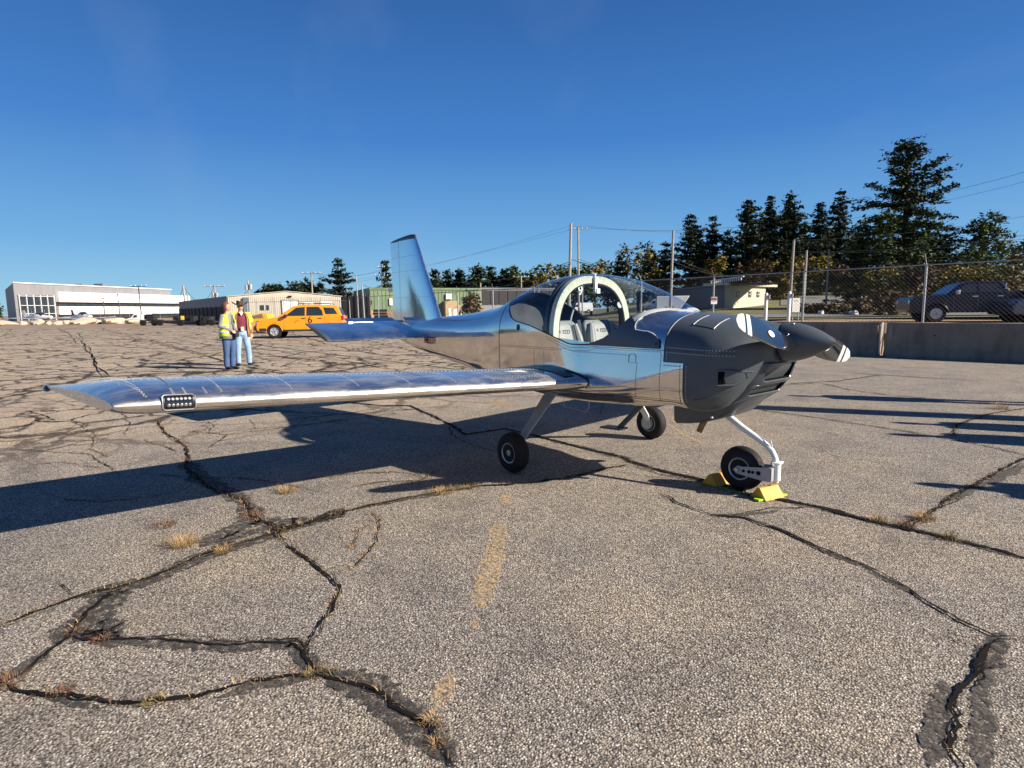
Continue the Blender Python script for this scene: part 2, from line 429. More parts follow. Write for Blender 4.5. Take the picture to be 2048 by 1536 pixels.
# roll bar hoop: cream outside, dark gaskets
def hoop(x0, x1, inset, th, name, m, n=2.5):
    mb = MB(); rings = []
    for i in range(41):
        a = math.pi*i/40; out = []
        for (x, d) in ((x0, inset), (x1, inset), (x1, inset+th), (x0, inset+th)):
            w, zb, zs, zt, rc, nn = sec_pars(x)
            s0 = 1.16
            c, s = math.cos(a), math.sin(a)
            y = math.copysign((.56-d)*abs(c)**(2/n), c); z = s0+(zt-d-s0)*max(s, 0)**(2/n)
            out.append(Vector((x, y, z)))
        rings.append(out)
    mb.loft(rings, True, (True, True)); return mb.build(name, m, plane, angle=30)
hoop(-.005, .05, .014, .068, 'roll_bar', m_cream)
hoop(.0, .046, .0825, .012, 'roll_bar_liner', m_black)
hoop(-.07, -.035, .004, .03, 'window_frame', m_black)
hoop(-.034, -.006, .03, .03, 'roll_bar_gasket', m_black)
mb = MB(); mb.box((.065, 0, 1.66), (.03, .035, .15)); mb.box((.08, .02, 1.60), (.02, .05, .05)); mb.tube([(.02, 0, 1.765), (.07, 0, 1.75)], .014, 8)
bevel(mb.build('canopy_latch', m_white, plane, smooth=False), .005)
mb = MB(); mb.lathe([(0, .030), (.006, .036), (.012, .03)], (.03, .4, 1.47), (1, -.2, 0), 16); mb.build('latch_ring', m_white, plane)
text_mesh('placard_numeral', '9', .13, m_white, plane, frame_matrix((.03, -.17, 1.60), (0, 1, 0), (0, 0, 1)))
# skirt of the canopy and white windscreen band
def surf_pt(x, z, off, sgn): 
    y = side_y(x, z); e = .004
    ny = 1.0; nzv = -(side_y(x, z+e)-side_y(x, z-e))/(2*e)
    nzv = max(-6, min(6, nzv)); l = math.hypot(ny, nzv)
    return Vector((x, sgn*(y+off*ny/l), z+off*nzv/l))
mb = MB()
def skirt_top(x): 
    zt = sec_pars(x)[3]-.004
    g = min(lin(SILL, x), zt)
    f = lin([(.3, 9), (.934, 9), (.938, 1.29), (.945, 1.262), (1.0, 1.252), (1.058, 1.248), (1.143, 1.217), (1.175, 1.195), (1.187, 1.17)], x)
    return min(g, f)
for sgn in (-1, 1):
    rings = []
    for x in xr(.30, .936, 40)+xr(.94, 1.187, 20):
        b = 1.118+.004*(x > .45); t = max(b+.001, skirt_top(x)-.002)
        rings.append([surf_pt(x, b, .001, sgn)]+[surf_pt(x, b+(t-b)*i/14, .007, sgn) for i in range(15)]+[surf_pt(x, t, .001, sgn)])
    mb = MB(); mb.loft(rings, False); mb.build('canopy_skirt', m_skirt, plane, angle=60)
ge = [(.86,1.365),(.885,1.380),(.916,1.397),(.94,1.412),(.965,1.424),(.99,1.430),(1.02,1.4295),(1.045,1.420),(1.062,1.412)]
fe = [(.928,1.31),(.933,1.34),(.95,1.362),(.978,1.385),(1.005,1.400),(1.035,1.412),(1.055,1.407),(1.072,1.405),(1.08,1.404)]
band = []
for sgn in (-1, 1):
    rings = []
    for (a, b) in zip(ge, fe):
        row = []
        for i in range(5):
            x = a[0]+(b[0]-a[0])*i/4; z = min(a[1]+(b[1]-a[1])*i/4, sec_pars(x)[3]-.0004)
            row.append(surf_pt(x, z, .009 if 0 < i < 4 else .002, sgn))
        rings.append(row)
    band += rings if sgn < 0 else rings[::-1]
mb = MB(); mb.loft(band, False)
mb.build('windscreen_band', m_band, plane, angle=60)
# gleam of the skirt's curved edge, painted as a white line
def edge_line(name, pts, r, m, off=.006, sgns=(-1, 1), par=None):
    for sgn in sgns: mb = MB(); mb.tube([surf_pt(x, z, off, sgn) for x, z in pts], r, 6); mb.build(name, m, par or plane)
edge_line('skirt_edge_gleam', [(.95,1.362),(.933,1.34),(.928,1.31),(.93,1.285),(.944,1.261),(1.0,1.253),(1.058,1.248),(1.1,1.236),(1.143,1.217),(1.175,1.195)], .004, m_white)
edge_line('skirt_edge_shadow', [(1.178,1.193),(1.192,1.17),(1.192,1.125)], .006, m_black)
mb = MB(); mb.lathe([(0, .012), (.006, .012)], surf_pt(1.16, 1.158, .005, -1), (0, -1, .08), 12); mb.build('skirt_screw', m_black, plane)
# thin dark seal round the glass
edge_line('window_seal', [(x, lin(SILL, x)) for x in xr(-.66, .5, 30)], .005, m_black, .002)
# ------------------------------------------------ cowling
mb = MB()
two(mb, xr(1.238, 1.415, 6), lambda x: sec(x, 'above', 1.028))
two(mb, xr(1.415, 1.905, 30), lambda x: sec(x))
n0 = len(mb.v)
mb.add([Vector((1.9049, sg*y, z)) for sg in (1,) for y, z in sec(1.905)]+[Vector((1.9049, -y, z)) for y, z in sec(1.905)[::-1]], [tuple(range(2*len(sec(1.905))))])
cowl = mb.build('cowling', m_cowl, plane, angle=45, weld=True)
for sgn in (-1, 1):
    line('cowling_joint', [surf_pt(x, 1.118-.03*(x-1.24), .001, sgn) for x in xr(1.245, 1.76, 16)], .003, m_seam, cowl)
    line('cowling_joint', [surf_pt(1.2365, z, .001, sgn) for z in xr(1.03, 1.385, 20)], .004, m_seam, cowl)
    line('cowling_joint', [surf_pt(1.4135, z, .001, sgn) for z in xr(.72, 1.02, 12)], .004, m_seam, cowl)
# oil door
mb = MB()
def topz(x, y):
    w, zb, zs, zt, rc, n = sec_pars(x); u = min(1, abs(y)/(w-lean(x, zs))); return zs+(zt-zs)*(1-u**n)**(1/n)
for sg in (-1,):
    xs_ = xr(1.40, 1.57, 8); ys_ = xr(-.40, -.20, 8)
    mb.loft([[Vector((x, y, topz(x, y)+.005)) for y in ys_] for x in xs_], False)
door = mb.build('oil_door', m_cowl, cowl, angle=60)
mb = MB()
for x in (1.40, 1.57): line('door_edge', [(x, y, topz(x, y)+.006) for y in xr(-.40, -.19, 8)], .003, m_rim, door)
# side inlet (submerged)
for sgn in (-1, 1):
    mb = MB(); a = surf_pt(1.66, .975, .004, sgn); b = surf_pt(1.66, .885, .004, sgn); c = surf_pt(1.69, .885, .004, sgn); d_ = surf_pt(1.69, .978, .004, sgn)
    mb.add([a, b, c, d_], [(0, 1, 2, 3)])
    mb.add([surf_pt(1.69, .975, .004, sgn), surf_pt(1.69, .888, .004, sgn), surf_pt(1.80, .93, .004, sgn), surf_pt(1.80, .965, .004, sgn)], [(0, 1, 2, 3)])
    si = mb.build('side_inlet', m_dark, cowl, smooth=False)
    line('inlet_lip', [surf_pt(1.655, .985, .004, sgn), surf_pt(1.74, .985, .014, sgn), surf_pt(1.83, .975, .006, sgn)], [.004, .009, .003], m_cowl, si)
    line('inlet_lip', [surf_pt(1.655, .875, .004, sgn), surf_pt(1.74, .885, .014, sgn), surf_pt(1.835, .955, .006, sgn)], [.006, .010, .003], m_cowl, si)
# chin scoops
def scoop(name, xf, xb, yh, z0, z1, rake, back_yh, bz0, bz1, curve=.05):
    def ringp(x, yh, z0, z1, rk, r=.035, n=5, cv=curve):
        pts = []
        for cy, cz, a0 in ((yh-r, z1-r, 0), (-yh+r, z1-r, 90), (-yh+r, z0+r, 180), (yh-r, z0+r, 270)):
            for i in range(n+1):
                a = R_(a0+90*i/n); y = cy+r*math.cos(a); z = cz+r*math.sin(a)
                pts.append(Vector((x-(1-(z-z0)/(z1-z0))*rk-cv*(y/yh)**2, y, z)))
        return pts
    mb = MB()
    mb.loft([ringp(xb, back_yh, bz0, bz1, rake), ringp((xf+xb)/2+.03, (yh+back_yh)/2+.01, (z0+bz0)/2-.005, (z1+bz1)/2, rake), ringp(xf, yh, z0, z1, rake), ringp(xf+.006, yh-.008, z0+.008, z1-.008, rake), ringp(xf, yh-.016, z0+.014, z1-.014, rake)], True)
    s = mb.build(name, m_cowl, cowl, angle=50)
    mb = MB(); mb.loft([ringp(xf-.002, yh-.016, z0+.014, z1-.014, rake), ringp(xf-.11, yh-.03, z0+.025, z1-.025, rake)], True, (False, True))
    mb.build('intake_duct', m_dark, s, angle=30)
scoop('chin_intake', 1.945, 1.70, .225, .885, 1.035, .045, .36, .80, 1.06)
scoop('lower_intake', 1.865, 1.62, .26, .775, .875, .06, .36, .68, .9)
mb = MB()
rings = []
for x, w, zb in ((1.175, .30, .505), (1.3, .30, .52), (1.42, .29, .545), (1.55, .27, .60), (1.66, .22, .68), (1.74, .16, .76)):
    zt_ = zb+.2
    rings.append([Vector((x, -w, zt_)), Vector((x, -w+.01, zb+.03)), Vector((x, -w+.045, zb)), Vector((x, 0, zb-.004)), Vector((x, w-.045, zb)), Vector((x, w-.01, zb+.03)), Vector((x, w, zt_))])
mb.loft(rings, False); mb.build('cowl_exit', m_cowl, cowl, angle=50)
mb = MB(); mb.loft([[Vector((1.18, -.285, .70)), Vector((1.18, -.285, .53)), Vector((1.18, .285, .53)), Vector((1.18, .285, .70))]], True, (True, False)); mb.build('exit_opening', m_dark, cowl, smooth=False)
mb = MB(); mb.tube([(1.42, -.20, .60), (1.385, -.215, .52), (1.36, -.22, .46)], .024, 14); mb.build('exhaust_pipe', m_exh, plane)
mb = MB(); mb.ell((1.50, -.275, .60), (.012, .012, .012), 8, 6); mb.build('cowl_fastener', m_white, cowl)
# crease on the cheek
edge_line('cowl_crease', [(1.50,.76),(1.58,.775),(1.66,.80),(1.72,.835)], .006, m_cowl, .002, par=cowl)
# ------------------------------------------------ spinner and propeller
HUB = Vector((1.985, 0, 1.178))
prop = MB(); prof = [(-.075, .138), (-.07, .143)]
for i in range(15):
    t = i/14; prof.append((-.06+.335*t, .143*max(0, 1-t**1.75)**.82))
prop.lathe(prof, HUB, (1, 0, .03), 40)
spin = prop.build('spinner', m_cowl, plane, angle=40)
for a in range(0, 360, 45):
    mb = MB(); v = Vector((0, math.cos(R_(a+20)), math.sin(R_(a+20)))); mb.ell(HUB+Vector((.0, 0, 0))+v*.139, (.006, .006, .006), 6, 4); mb.build('spinner_screw', m_rim, spin)
def blade(tipp, name):
    tipp = Vector(tipp); ax = (tipp-HUB).normalized(); Ln = (tipp-HUB).length
    fwd = Vector((1, 0, 0)); tang = fwd.cross(ax).normalized()   # direction of advance
    if name == 'r': tang = -tang
    tang = ax.cross(fwd) if ax.y > 0 else ax.cross(fwd)
    # the nose turns clockwise seen from the cockpit: right blade travels down
    if ax.y < 0 and tang.z > 0: tang = -tang
    if ax.y > 0 and tang.z < 0: tang = -tang
    rings = []; RR = []
    for i in range(31):
        t = .10+.90*i/30; r = t*Ln
        c = lin([(.1,.085),(.18,.13),(.3,.175),(.45,.182),(.6,.168),(.8,.142),(.92,.112),(.97,.080),(.99,.05),(1.0,.012)], t)
        th = lin([(.1,.06),(.2,.036),(.4,.02),(.7,.012),(1,.005)], t)
        beta = R_(lin([(.1,46),(.3,34),(.5,24),(.75,16),(1,11)], t))
        cv = (tang*math.cos(beta)+fwd*math.sin(beta)); nv = (fwd*math.cos(beta)-tang*math.sin(beta))
        ring = []
        for k in range(18):
            a = 2*math.pi*k/18; u = math.cos(a); w = math.sin(a)
            ring.append(HUB+ax*r+cv*(u*c*.5+c*lin([(.1,.2),(.35,.16),(.6,.06),(1,.0)], t))+nv*(w*th*.5*(1.0 if w > 0 else .45)+.0))
        rings.append(ring)
    mb = MB()
    mb.cur = 0; mb.loft(rings, True, (True, True))
    n = len(mb.f)
    # tip colours follow the blade stations
    for i in range(30):
        t = .10+.90*(i+.5)/30
        mi = 1 if t > .865 else (0 if t > .835 else (1 if t > .80 else 0))
        for k in range(18): mb.m[i*18+k] = mi
    mb.m[-1] = 1; mb.m[-2] = 0
    b = mb.build('blade', [m_gloss, m_tipw], spin, angle=40)
    # metal leading edge guard
    g = MB(); g.tube([rings[i][0]+(rings[i][0]-rings[i][9]).normalized()*.0005 for i in range(12, 24)], .004, 6); g.build('edge_guard', m_exh, b)
    # small oval badge
    i = 13; c0 = (rings[i][4]+rings[i][5])*.5
    up = (rings[i][0]-rings[i][9]).normalized(); nn = ax.cross(up); 
    if nn.x < 0: nn = -nn
    g = MB(); pts = [c0+nn*.0025+ax*.045*math.cos(2*math.pi*k/20)+up*.024*math.sin(2*math.pi*k/20) for k in range(20)]
    g.add(pts+[p+nn*.001 for p in pts], [tuple(range(20)), tuple(range(20, 40))]+[(k, (k+1) % 20, (k+1) % 20+20, k+20) for k in range(20)])
    bd = g.build('blade_badge', m_white, b, smooth=False)
    g = MB(); 
    for dx in (-.012, .0, .012): g.tube([c0+nn*.0038+ax*(dx-.005)-up*.008, c0+nn*.0038+ax*(dx+.005)+up*.008], .0018, 4)
    g.build('badge_mark', m_red, b)
    return b
blade((2.02, -.90, 1.355), 'r'); blade((2.02, .90, 1.02), 'l')
# ------------------------------------------------ wings
AF = [(1.0, .001), (.95, .011), (.85, .030), (.7, .056), (.55, .078), (.42, .091), (.32, .094), (.22, .089), (.14, .077), (.08, .061), (.04, .044), (.018, .030), (.006, .017), (0, 0)]
AFL = [(.006, -.014), (.018, -.023), (.04, -.032), (.08, -.041), (.14, -.047), (.22, -.050), (.35, -.048), (.5, -.042), (.7, -.028), (.85, -.014), (.95, -.004), (1.0, -.001)]
def dense(P, k=3):
    out = []
    for i in range(len(P)-1):
        p0 = P[i-1] if i else P[i]; p1, p2 = P[i], P[i+1]; p3 = P[i+2] if i+2 < len(P) else P[i+1]
        for j in range(k):
            t = j/k
            out.append(tuple(.5*((2*b)+(c-a)*t+(2*a-5*b+4*c-d)*t*t+(-a+3*b-3*c+d)*t**3) for a, b, c, d in zip(p0, p1, p2, p3)))
    return out+[P[-1]]
AF = [(u, v*(.76 if u > .02 else .9)) for u, v in AF]
AFD = dense(AF, 3)+dense([(0, 0)]+AFL, 3)[1:]
LEX, CH = .445, 1.375
def wing_z(y): return .803+.0545*(abs(y)-.7)
def wing_ring(y, sgn, dy_te=0.0, c=CH, lex=LEX, tk=1.0):
    return [Vector((lex-u*c, sgn*(y+dy_te*u), wing_z(y)+v*c*tk)) for u, v in AFD]
def wing_pt(y, u, sgn, off=0.0):
    """point on the upper skin"""
    best = None
    for a, b in zip(AFD, AFD[1:]):
        if a[1] >= -1e-6 and (a[0]-u)*(b[0]-u) <= 0 and b[1] >= -1e-6:
            t = (a[0]-u)/(a[0]-b[0]) if a[0] != b[0] else 0; v = a[1]+(b[1]-a[1])*t
            return Vector((LEX-u*CH, sgn*y, wing_z(y)+v*CH+off))
    return Vector((LEX-u*CH, sgn*y, wing_z(y)+off))
for sgn in (-1, 1):
    mb = MB(); ys = xr(.735, 3.93, 10)
    def tip_ring(y, dy, k):
        return [p+Vector((0, -sgn*k*max(0, wing_z(4)+.01-p.z)*min(1, max(0, (LEX-p.x)/CH-.06)/.3), 0)) for p in wing_ring(y, sgn, dy)]
    def flat(r_, f, g=1): return [Vector((p.x, p.y, wing_z(4)+(p.z-wing_z(4))*(f if p.z > wing_z(4) else g))) for p in r_]
    rings = [wing_ring(y, sgn) for y in ys[:-2]]+[tip_ring(3.72, .16, 0), flat(tip_ring(3.80, .19, 0), .93), flat(tip_ring(3.88, .208, 0), .72, .9), flat(tip_ring(3.93, .215, 0), .50, .68), flat(tip_ring(3.952, .218, 0), .32, .42)]
    mb.loft(rings, True)
    wg = mb.build('wing', m_wing, plane, angle=60)
    # stub between fuselage and wing panel
    mb = MB(); mb.loft([wing_ring(.50, sgn, c=CH+.10, lex=LEX+.075, tk=1.03), wing_ring(.55, sgn, c=CH+.06, lex=LEX+.045, tk=1.01), wing_ring(.60, sgn, c=CH+.03, lex=LEX+.018), wing_ring(.66, sgn, c=CH+.01, lex=LEX+.004), wing_ring(.733, sgn, tk=.995)], True)
    st = mb.build('wing_stub', m_alu, plane, angle=60)
    # black walkway on the stub and inner wing
    mb = MB()
    mb.loft([[wing_pt(y, u, sgn, .007) for u in xr(.05, .85, 18)] for y in (.565, .60, .66, .70, .75)], False)
    mb.build('walkway', m_black, st, angle=60)
    # gasket where the stub meets the side
    mb = MB(); rr = wing_ring(.556, sgn, c=CH+.065, lex=LEX+.05, tk=1.04); mb.tube(rr[20:65], .006, 6); mb.build('root_gasket', m_black, st)
    # tip cap
    mb = MB(); r0 = flat(tip_ring(3.953, .218, 0), .32, .42); r1 = [p+Vector((0, sgn*.006, 0)) for p in r0]
    cen = [Vector((p.x, p.y+sgn*.001, wing_z(3.96)+(p.z-wing_z(3.96))*.6)) for p in r1]
    mb.loft([r0, r1], True); mb.loft([r1, cen], True, (False, True)); mb.build('wing_tip', m_alu_dull, wg, angle=30)
    mb = MB(); c = Vector((-.87, sgn*4.16, wing_z(4.0)-.012))
    mb.ell(c, (.075, .024, .022), 14, 8); mb.build('tip_light', m_gloss, wg)
    # leading edge strip with rivets, ribs
    rv = MB()
    def riv(p, up=Vector((0, 0, 1)), r=.0068):
        u = up.orthogonal().normalized(); w = up.cross(u)
        ring = [p+(u*math.cos(a)+w*math.sin(a))*r for a in (0, 1.047, 2.094, 3.141, 4.188, 5.235)]
        rv.add(ring+[p+up*r*.55], [(i, (i+1) % 6, 6) for i in range(6)])
    ribs = [3.62, 3.44, 3.05, 2.62, 2.24, 1.86, 1.50, 1.18, .95]
    for y in ribs+[3.68, 3.52] if sgn < 0 else ribs:
        u0, u1 = (.05, .97) if y not in (3.68, 3.52, 3.62) else (.04, .10)
        u = u0
        while u < u1:
            riv(wing_pt(y, u, sgn)); u += .024 if u > .12 else .014
    for uu in (.30, .335, .76):
        y = .78
        while y < 3.9: riv(wing_pt(y, uu, sgn)); y += .036
    for uu in (.075, .095):
        y = .78
        while y < 1.5: riv(wing_pt(y, uu, sgn)); y += .03
    y = .76
    for u in xr(.03, .95, 40): riv(wing_pt(.755, u, sgn)); riv(wing_pt(3.80+.20*u, u, sgn, -.001))
    stuff(rv.build('rivet_row', m_rivet, wg, smooth=False))
    # skin laps
    for y in (3.66, 2.05, 1.18):
        mb = MB(); mb.tube([wing_pt(y+.012, u, sgn, .0006) for u in xr(.0, .96, 26)], .0022, 4); mb.build('skin_lap', m_rim, wg)
    mb = MB(); mb.tube([wing_pt(y, .795, sgn, .001) for y in (.8, 2.2, 3.9)], .003, 4); mb.build('flaperon_gap', m_seam, wg)
    # landing lamp in the leading edge
    if sgn < 0:
        lf = MB(); zc0 = wing_z(3.66)
        def nose(y, v, off=0.0):
            a = R_(lin([(0, -38), (1, 52)], v)); return Vector((LEX-.038+.040*math.cos(a)+off*math.cos(a), sgn*y, wing_z(y)+.004+.052*math.sin(a)+off*math.sin(a)))
        def patch(y0, y1, v0, v1, off, ny=8, nv=8): return [[nose(y, v, off) for v in xr(v0, v1, nv)] for y in xr(y0, y1, ny)]
        lf.loft(patch(3.585, 3.745, -.02, 1.02, .004), False)
        la = lf.build('landing_light', m_black, wg)
        lf = MB(); lf.loft(patch(3.60, 3.73, .1, .9, .006), False); lf.build('lamp_lens', m_gloss, la)
        lf = MB()
        for i in range(6):
            for j in range(2):
                lf = MB(); p = nose(3.617+.0195*i, .32+.36*j, .006); lf.lathe([(0, .008), (.004, .0085), (.005, .005)], p, (1, 0, .4*(j)), 8); lf.build('lamp_reflector', mat('led_reflector', (.16, .165, .17), .4, .5), la, smooth=False)
        fr = MB(); loop = [nose(y, .02, .006) for y in xr(3.60, 3.73, 6)]+[nose(3.742, v, .006) for v in (.15, .5, .85)]+[nose(y, .98, .006) for y in xr(3.73, 3.60, 6)]+[nose(3.588, v, .006) for v in (.85, .5, .15)]
        fr.tube(loop+[loop[0]], .0025, 5); fr.build('lamp_frame', m_rim, la)
        # STEP marking with a long arrow
        ms = MB(); 
        a, b, c_ = wing_pt(1.24, .20, sgn, .004), wing_pt(1.0, .17, sgn, .004), wing_pt(1.0, .25, sgn, .004)
        ms.add([a, b, c_], [(0, 1, 2)]); ms.build('arrow_mark', m_white, wg, smooth=False)
        text_mesh('walkway_lettering', 'STEP', .13, m_black, wg, frame_matrix(wing_pt(.90, .17, sgn, .008), (0, 1, -.0545), (-1, 0, .08)), .0005, 1.0, .75)
    # tie-down ring under the wing
    mb = MB(); mb.tube([(-.05, sgn*2.35, wing_z(2.35)-.065), (-.05, sgn*2.33, wing_z(2.35)-.10), (-.05, sgn*2.37, wing_z(2.35)-.10), (-.05, sgn*2.35, wing_z(2.35)-.065)], .003, 5); mb.build('tie_down_ring', m_rim, wg)
# ------------------------------------------------ fin and rudder
def fin_ring(z, le, te, tk, u0=0, u1=1, n=16):
    c = le-te; pts = []
    us = [u0+(u1-u0)*(.5-.5*math.cos(math.pi*i/n)) for i in range(n+1)]
    th = lambda u: tk*(1.4845*math.sqrt(max(u, 0))-.63*u-1.758*u*u+1.4215*u**3-.5075*u**4)*c*1.0
    return [Vector((le-u*c, -th(u)-.0005, z)) for u in us]+[Vector((le-u*c, th(u)+.0005, z)) for u in us[::-1]]
mb = MB(); zz = xr(1.16, 2.405, 10)
fle = lambda z: lin([(1.16, -2.50), (1.362, -2.602), (2.40, -3.146)], z)
fte = lambda z: lin([(1.16, -3.83), (2.4, -3.861)], z)
mb.loft([fin_ring(z, fle(z), fte(z), .10, 0, (fle(z)+3.583)/(fle(z)-fte(z))) for z in zz], True, (True, True))
fin = mb.build('fin', m_fin, plane, angle=50)
mb = MB(); zz = xr(1.255, 2.398, 10)
mb.loft([fin_ring(z, fle(z), fte(z), .10, (fle(z)+3.589)/(fle(z)-fte(z)), 1) for z in zz], True, (True, True))
rud = mb.build('rudder', m_fin, plane, angle=50)
mb = MB(); rings = []
for i in range(8):
    t = i/7; k = math.cos(t*math.pi/2)**.8; hh = math.sin(t*math.pi/2)
    le, te = -3.147-.045*(1-math.cos(t*1.4)), -3.862
    rings.append([Vector((p.x, p.y*(k*.94+.06), 2.403+hh*(.004+.072*min(1, max(0, (p.x-te)/(le-te)))**.6*(1-.25*max(0, ((p.x-te)/(le-te)-.75)/.25)**2)))) for p in fin_ring(2.403, le, te, .105)])
mb.loft(rings, True, (True, True)); mb.build('fin_cap', m_cowl, plane, angle=50)
mb = MB()
for z in (1.62, 1.98, 2.18): 
    le, te = fle(z), fte(z); line('skin_lap', [p+Vector((0, -.0008, 0)) for p in fin_ring(z, le, te, .10)[:17]], .0018, m_rim, fin)
rv = MB()
def riv(p, up, r=.006):
    up = Vector(up).normalized(); u = up.orthogonal().normalized(); w = up.cross(u)
    rv.add([p+(u*math.cos(a)+w*math.sin(a))*r for a in (0, 1.047, 2.094, 3.141, 4.188, 5.235)]+[p+up*r*.55], [(i, (i+1) % 6, 6) for i in range(6)])
def fin_pt(x, z, sgn=-1):
    le, te = fle(z), fte(z); c = le-te; u = (le-x)/c
    return Vector((x, sgn*.10*(1.4845*math.sqrt(max(u, 0))-.63*u-1.758*u*u+1.4215*u**3-.5075*u**4)*c, z))
for z0 in xr(1.36, 1.62, 9): riv(fin_pt(-3.12+(.03 if int(z0*100) % 2 else 0), z0), (0, -1, 0), .006)
for z0 in xr(1.62, 2.38, 24): riv(fin_pt(-3.56, z0), (0, -1, 0)); riv(fin_pt(-3.61, z0), (0, -1, 0))
for z0 in xr(1.3, 1.62, 12): riv(fin_pt(-3.56, z0), (0, -1, 0)); riv(fin_pt(-3.61, z0), (0, -1, 0))
stuff(rv.build('rivet_row', m_rivet, fin, smooth=False))
# ------------------------------------------------ stabilator
for sgn in (-1, 1):
    def stab_ring(y, grow=1.0):
        c = .73; a = R_(16.5); pts = []
        n = 14; us = [.5-.5*math.cos(math.pi*i/n) for i in range(n+1)]
        th = lambda u: .10*(1.4845*math.sqrt(max(u, 0))-.63*u-1.758*u*u+1.4215*u**3-.5075*u**4)*c*grow
        loc = [(-u*c, th(u)) for u in us]+[(-u*c, -th(u)) for u in us[::-1][1:-1]]
        return [Vector((-2.90+x*math.cos(a)-z*math.sin(a)*-1*0-z*math.sin(a)*0, sgn*y, 1.082-x*math.sin(a)+z*math.cos(a))) for x, z in loc]
    mb = MB(); mb.loft([stab_ring(y) for y in (.075, .4, .9, 1.375)], True, (True, True)); sb = mb.build('stabilator', m_alu_dull if False else m_fin, plane, angle=50)
    mb = MB(); mb.loft([stab_ring(1.3755), stab_ring(1.40, .95), stab_ring(1.42, .6)], True, (True, True)); mb.build('stabilator_tip', m_cowl, sb, angle=40)
    mb = MB(); a = R_(17)
    p = Vector((-3.60, 0, 1.288)); q = p+Vector((-.13, 0, .055)); th = .007
    ring = lambda y: [Vector((p.x, sgn*y, p.z+th)), Vector((q.x, sgn*y, q.z+.001)), Vector((q.x, sgn*y, q.z-.001)), Vector((p.x, sgn*y, p.z-th))]
    mb.loft([ring(.10), ring(.83)], True, (True, True)); mb.build('servo_tab', m_alu_dull, sb, smooth=False)
    mb = MB(); mb.box((-3.60, sgn*.80, 1.296), (.05, .06, .012)); mb.build('tab_hinge', m_white, sb, smooth=False)
mb = MB(); mb.ell((-3.66, -.05, 1.285), (.10, .035, .022), 12, 8); mb.build('hinge_dish', m_alu, plane)  # shiny metal dish at the stabilator hinge, no lamp
mb = MB(); mb.add([(-3.52, -.085, 1.22), (-3.62, -.05, 1.16), (-3.36, -.10, 1.02), (-3.42, -.09, 1.14)], [(0, 1, 2, 3)]); mb.build('tail_slot', m_dark, plane, smooth=False)
# ------------------------------------------------ fuselage rivets, seams, letters
rv = MB()
def fr(x, z, r=.0062):
    for sgn in (-1, 1):
        p = surf_pt(x, z, 0, sgn); q = surf_pt(x, z, .01, sgn); riv(p, q-p, r)
for z in xr(.78, 1.45, 34): fr(-.755, z); 
for x in xr(-.74, .15, 34): fr(x, 1.07)
for x in xr(-.74, .9, 60): fr(x, .705)
for x in xr(-3.0, -.8, 60): fr(x, max(sec_pars(x)[1]+.06, .7+0*x))
for x in xr(-.02, .55, 26): fr(x, lin(SILL, x)-.028); fr(x+.01, lin(SILL, x)-.055)
for x in xr(.55, 1.2, 24): fr(x, 1.098)
for x in xr(.3, .9, 20): fr(x, 1.06-.0*x)
for z in xr(.74, 1.08, 16): fr(1.21, z)
for z in xr(.74, 1.0, 12): fr(1.385, z); 
for x in xr(1.25, 1.38, 6): fr(x, 1.0)
for z in xr(.72, 1.05, 18): fr(-.20, z); fr(-.06, z) 
for x in xr(.62, 1.38, 34): fr(x, .735)
for z in xr(.74, 1.0, 12): fr(.99, z)
for x in xr(.62, .95, 14): fr(x, .785+.02*math.sin(x*9))
stuff(rv.build('rivet_row', m_rivd, plane, smooth=False))
rv = MB()
for x in xr(1.26, 1.74, 24):
    for dz in (.018, -.018):
        for sgn in (-1, 1): p = surf_pt(x, 1.118-.03*(x-1.24)+dz, 0, sgn); q = surf_pt(x, 1.118-.03*(x-1.24)+dz, .01, sgn); riv(p, q-p, .004)
for z in xr(.74, 1.0, 13):
    for sgn in (-1, 1): p = surf_pt(1.435, z, 0, sgn); q = surf_pt(1.435, z, .01, sgn); riv(p, q-p, .004)
for z in xr(1.04, 1.10, 4):
    for sgn in (-1, 1): p = surf_pt(1.256, z, 0, sgn); q = surf_pt(1.256, z, .01, sgn); riv(p, q-p, .004)
stuff(rv.build('fastener_row', m_rivet, cowl, smooth=False))
for sgn in (-1, 1):
    line('skin_seam', [surf_pt(-.769, z, .0004, sgn) for z in xr(.72, 1.6, 30)], .0022, m_seam, plane)
    line('skin_seam', [surf_pt(x, 1.085, .0004, sgn) for x in xr(-.76, .2, 12)], .0014, m_seam, plane)
    line('skin_seam', [surf_pt(x, 1.112, .001, sgn) for x in xr(.5, 1.23, 14)], .0025, m_seam, plane)
    line('skin_seam', [surf_pt(x, .72, .0006, sgn) for x in xr(.62, 1.40, 14)], .0018, m_seam, plane)
    line('skin_seam', [surf_pt(x, .675, .0006, sgn) for x in xr(-.7, .95, 14)], .003, m_seam, plane)
mb = MB()
for sgn in (-1,):
    c = surf_pt(-.44, 1.262, .003, sgn); u = Vector((1, 0, 0)); n_ = (surf_pt(-.44, 1.262, .02, sgn)-c).normalized(); w = n_.cross(u).normalized()
    pts = [c+u*.018*math.cos(a)+w*.030*math.sin(a) for a in [2*math.pi*k/20 for k in range(20)]]
    mb.add(pts+[p+n_*.004 for p in pts], [tuple(range(20)), tuple(range(20, 40))]+[(k, (k+1) % 20, (k+1) % 20+20, k+20) for k in range(20)])
mb.build('air_vent', m_black, plane, smooth=False)
p = surf_pt(-2.53, 1.054, .008, -1)
text_mesh('registration', 'N833TF', .125, m_red, plane, frame_matrix(p, (1, -.148, 0), (0, 0, 1)), .002, 1.15, .72)
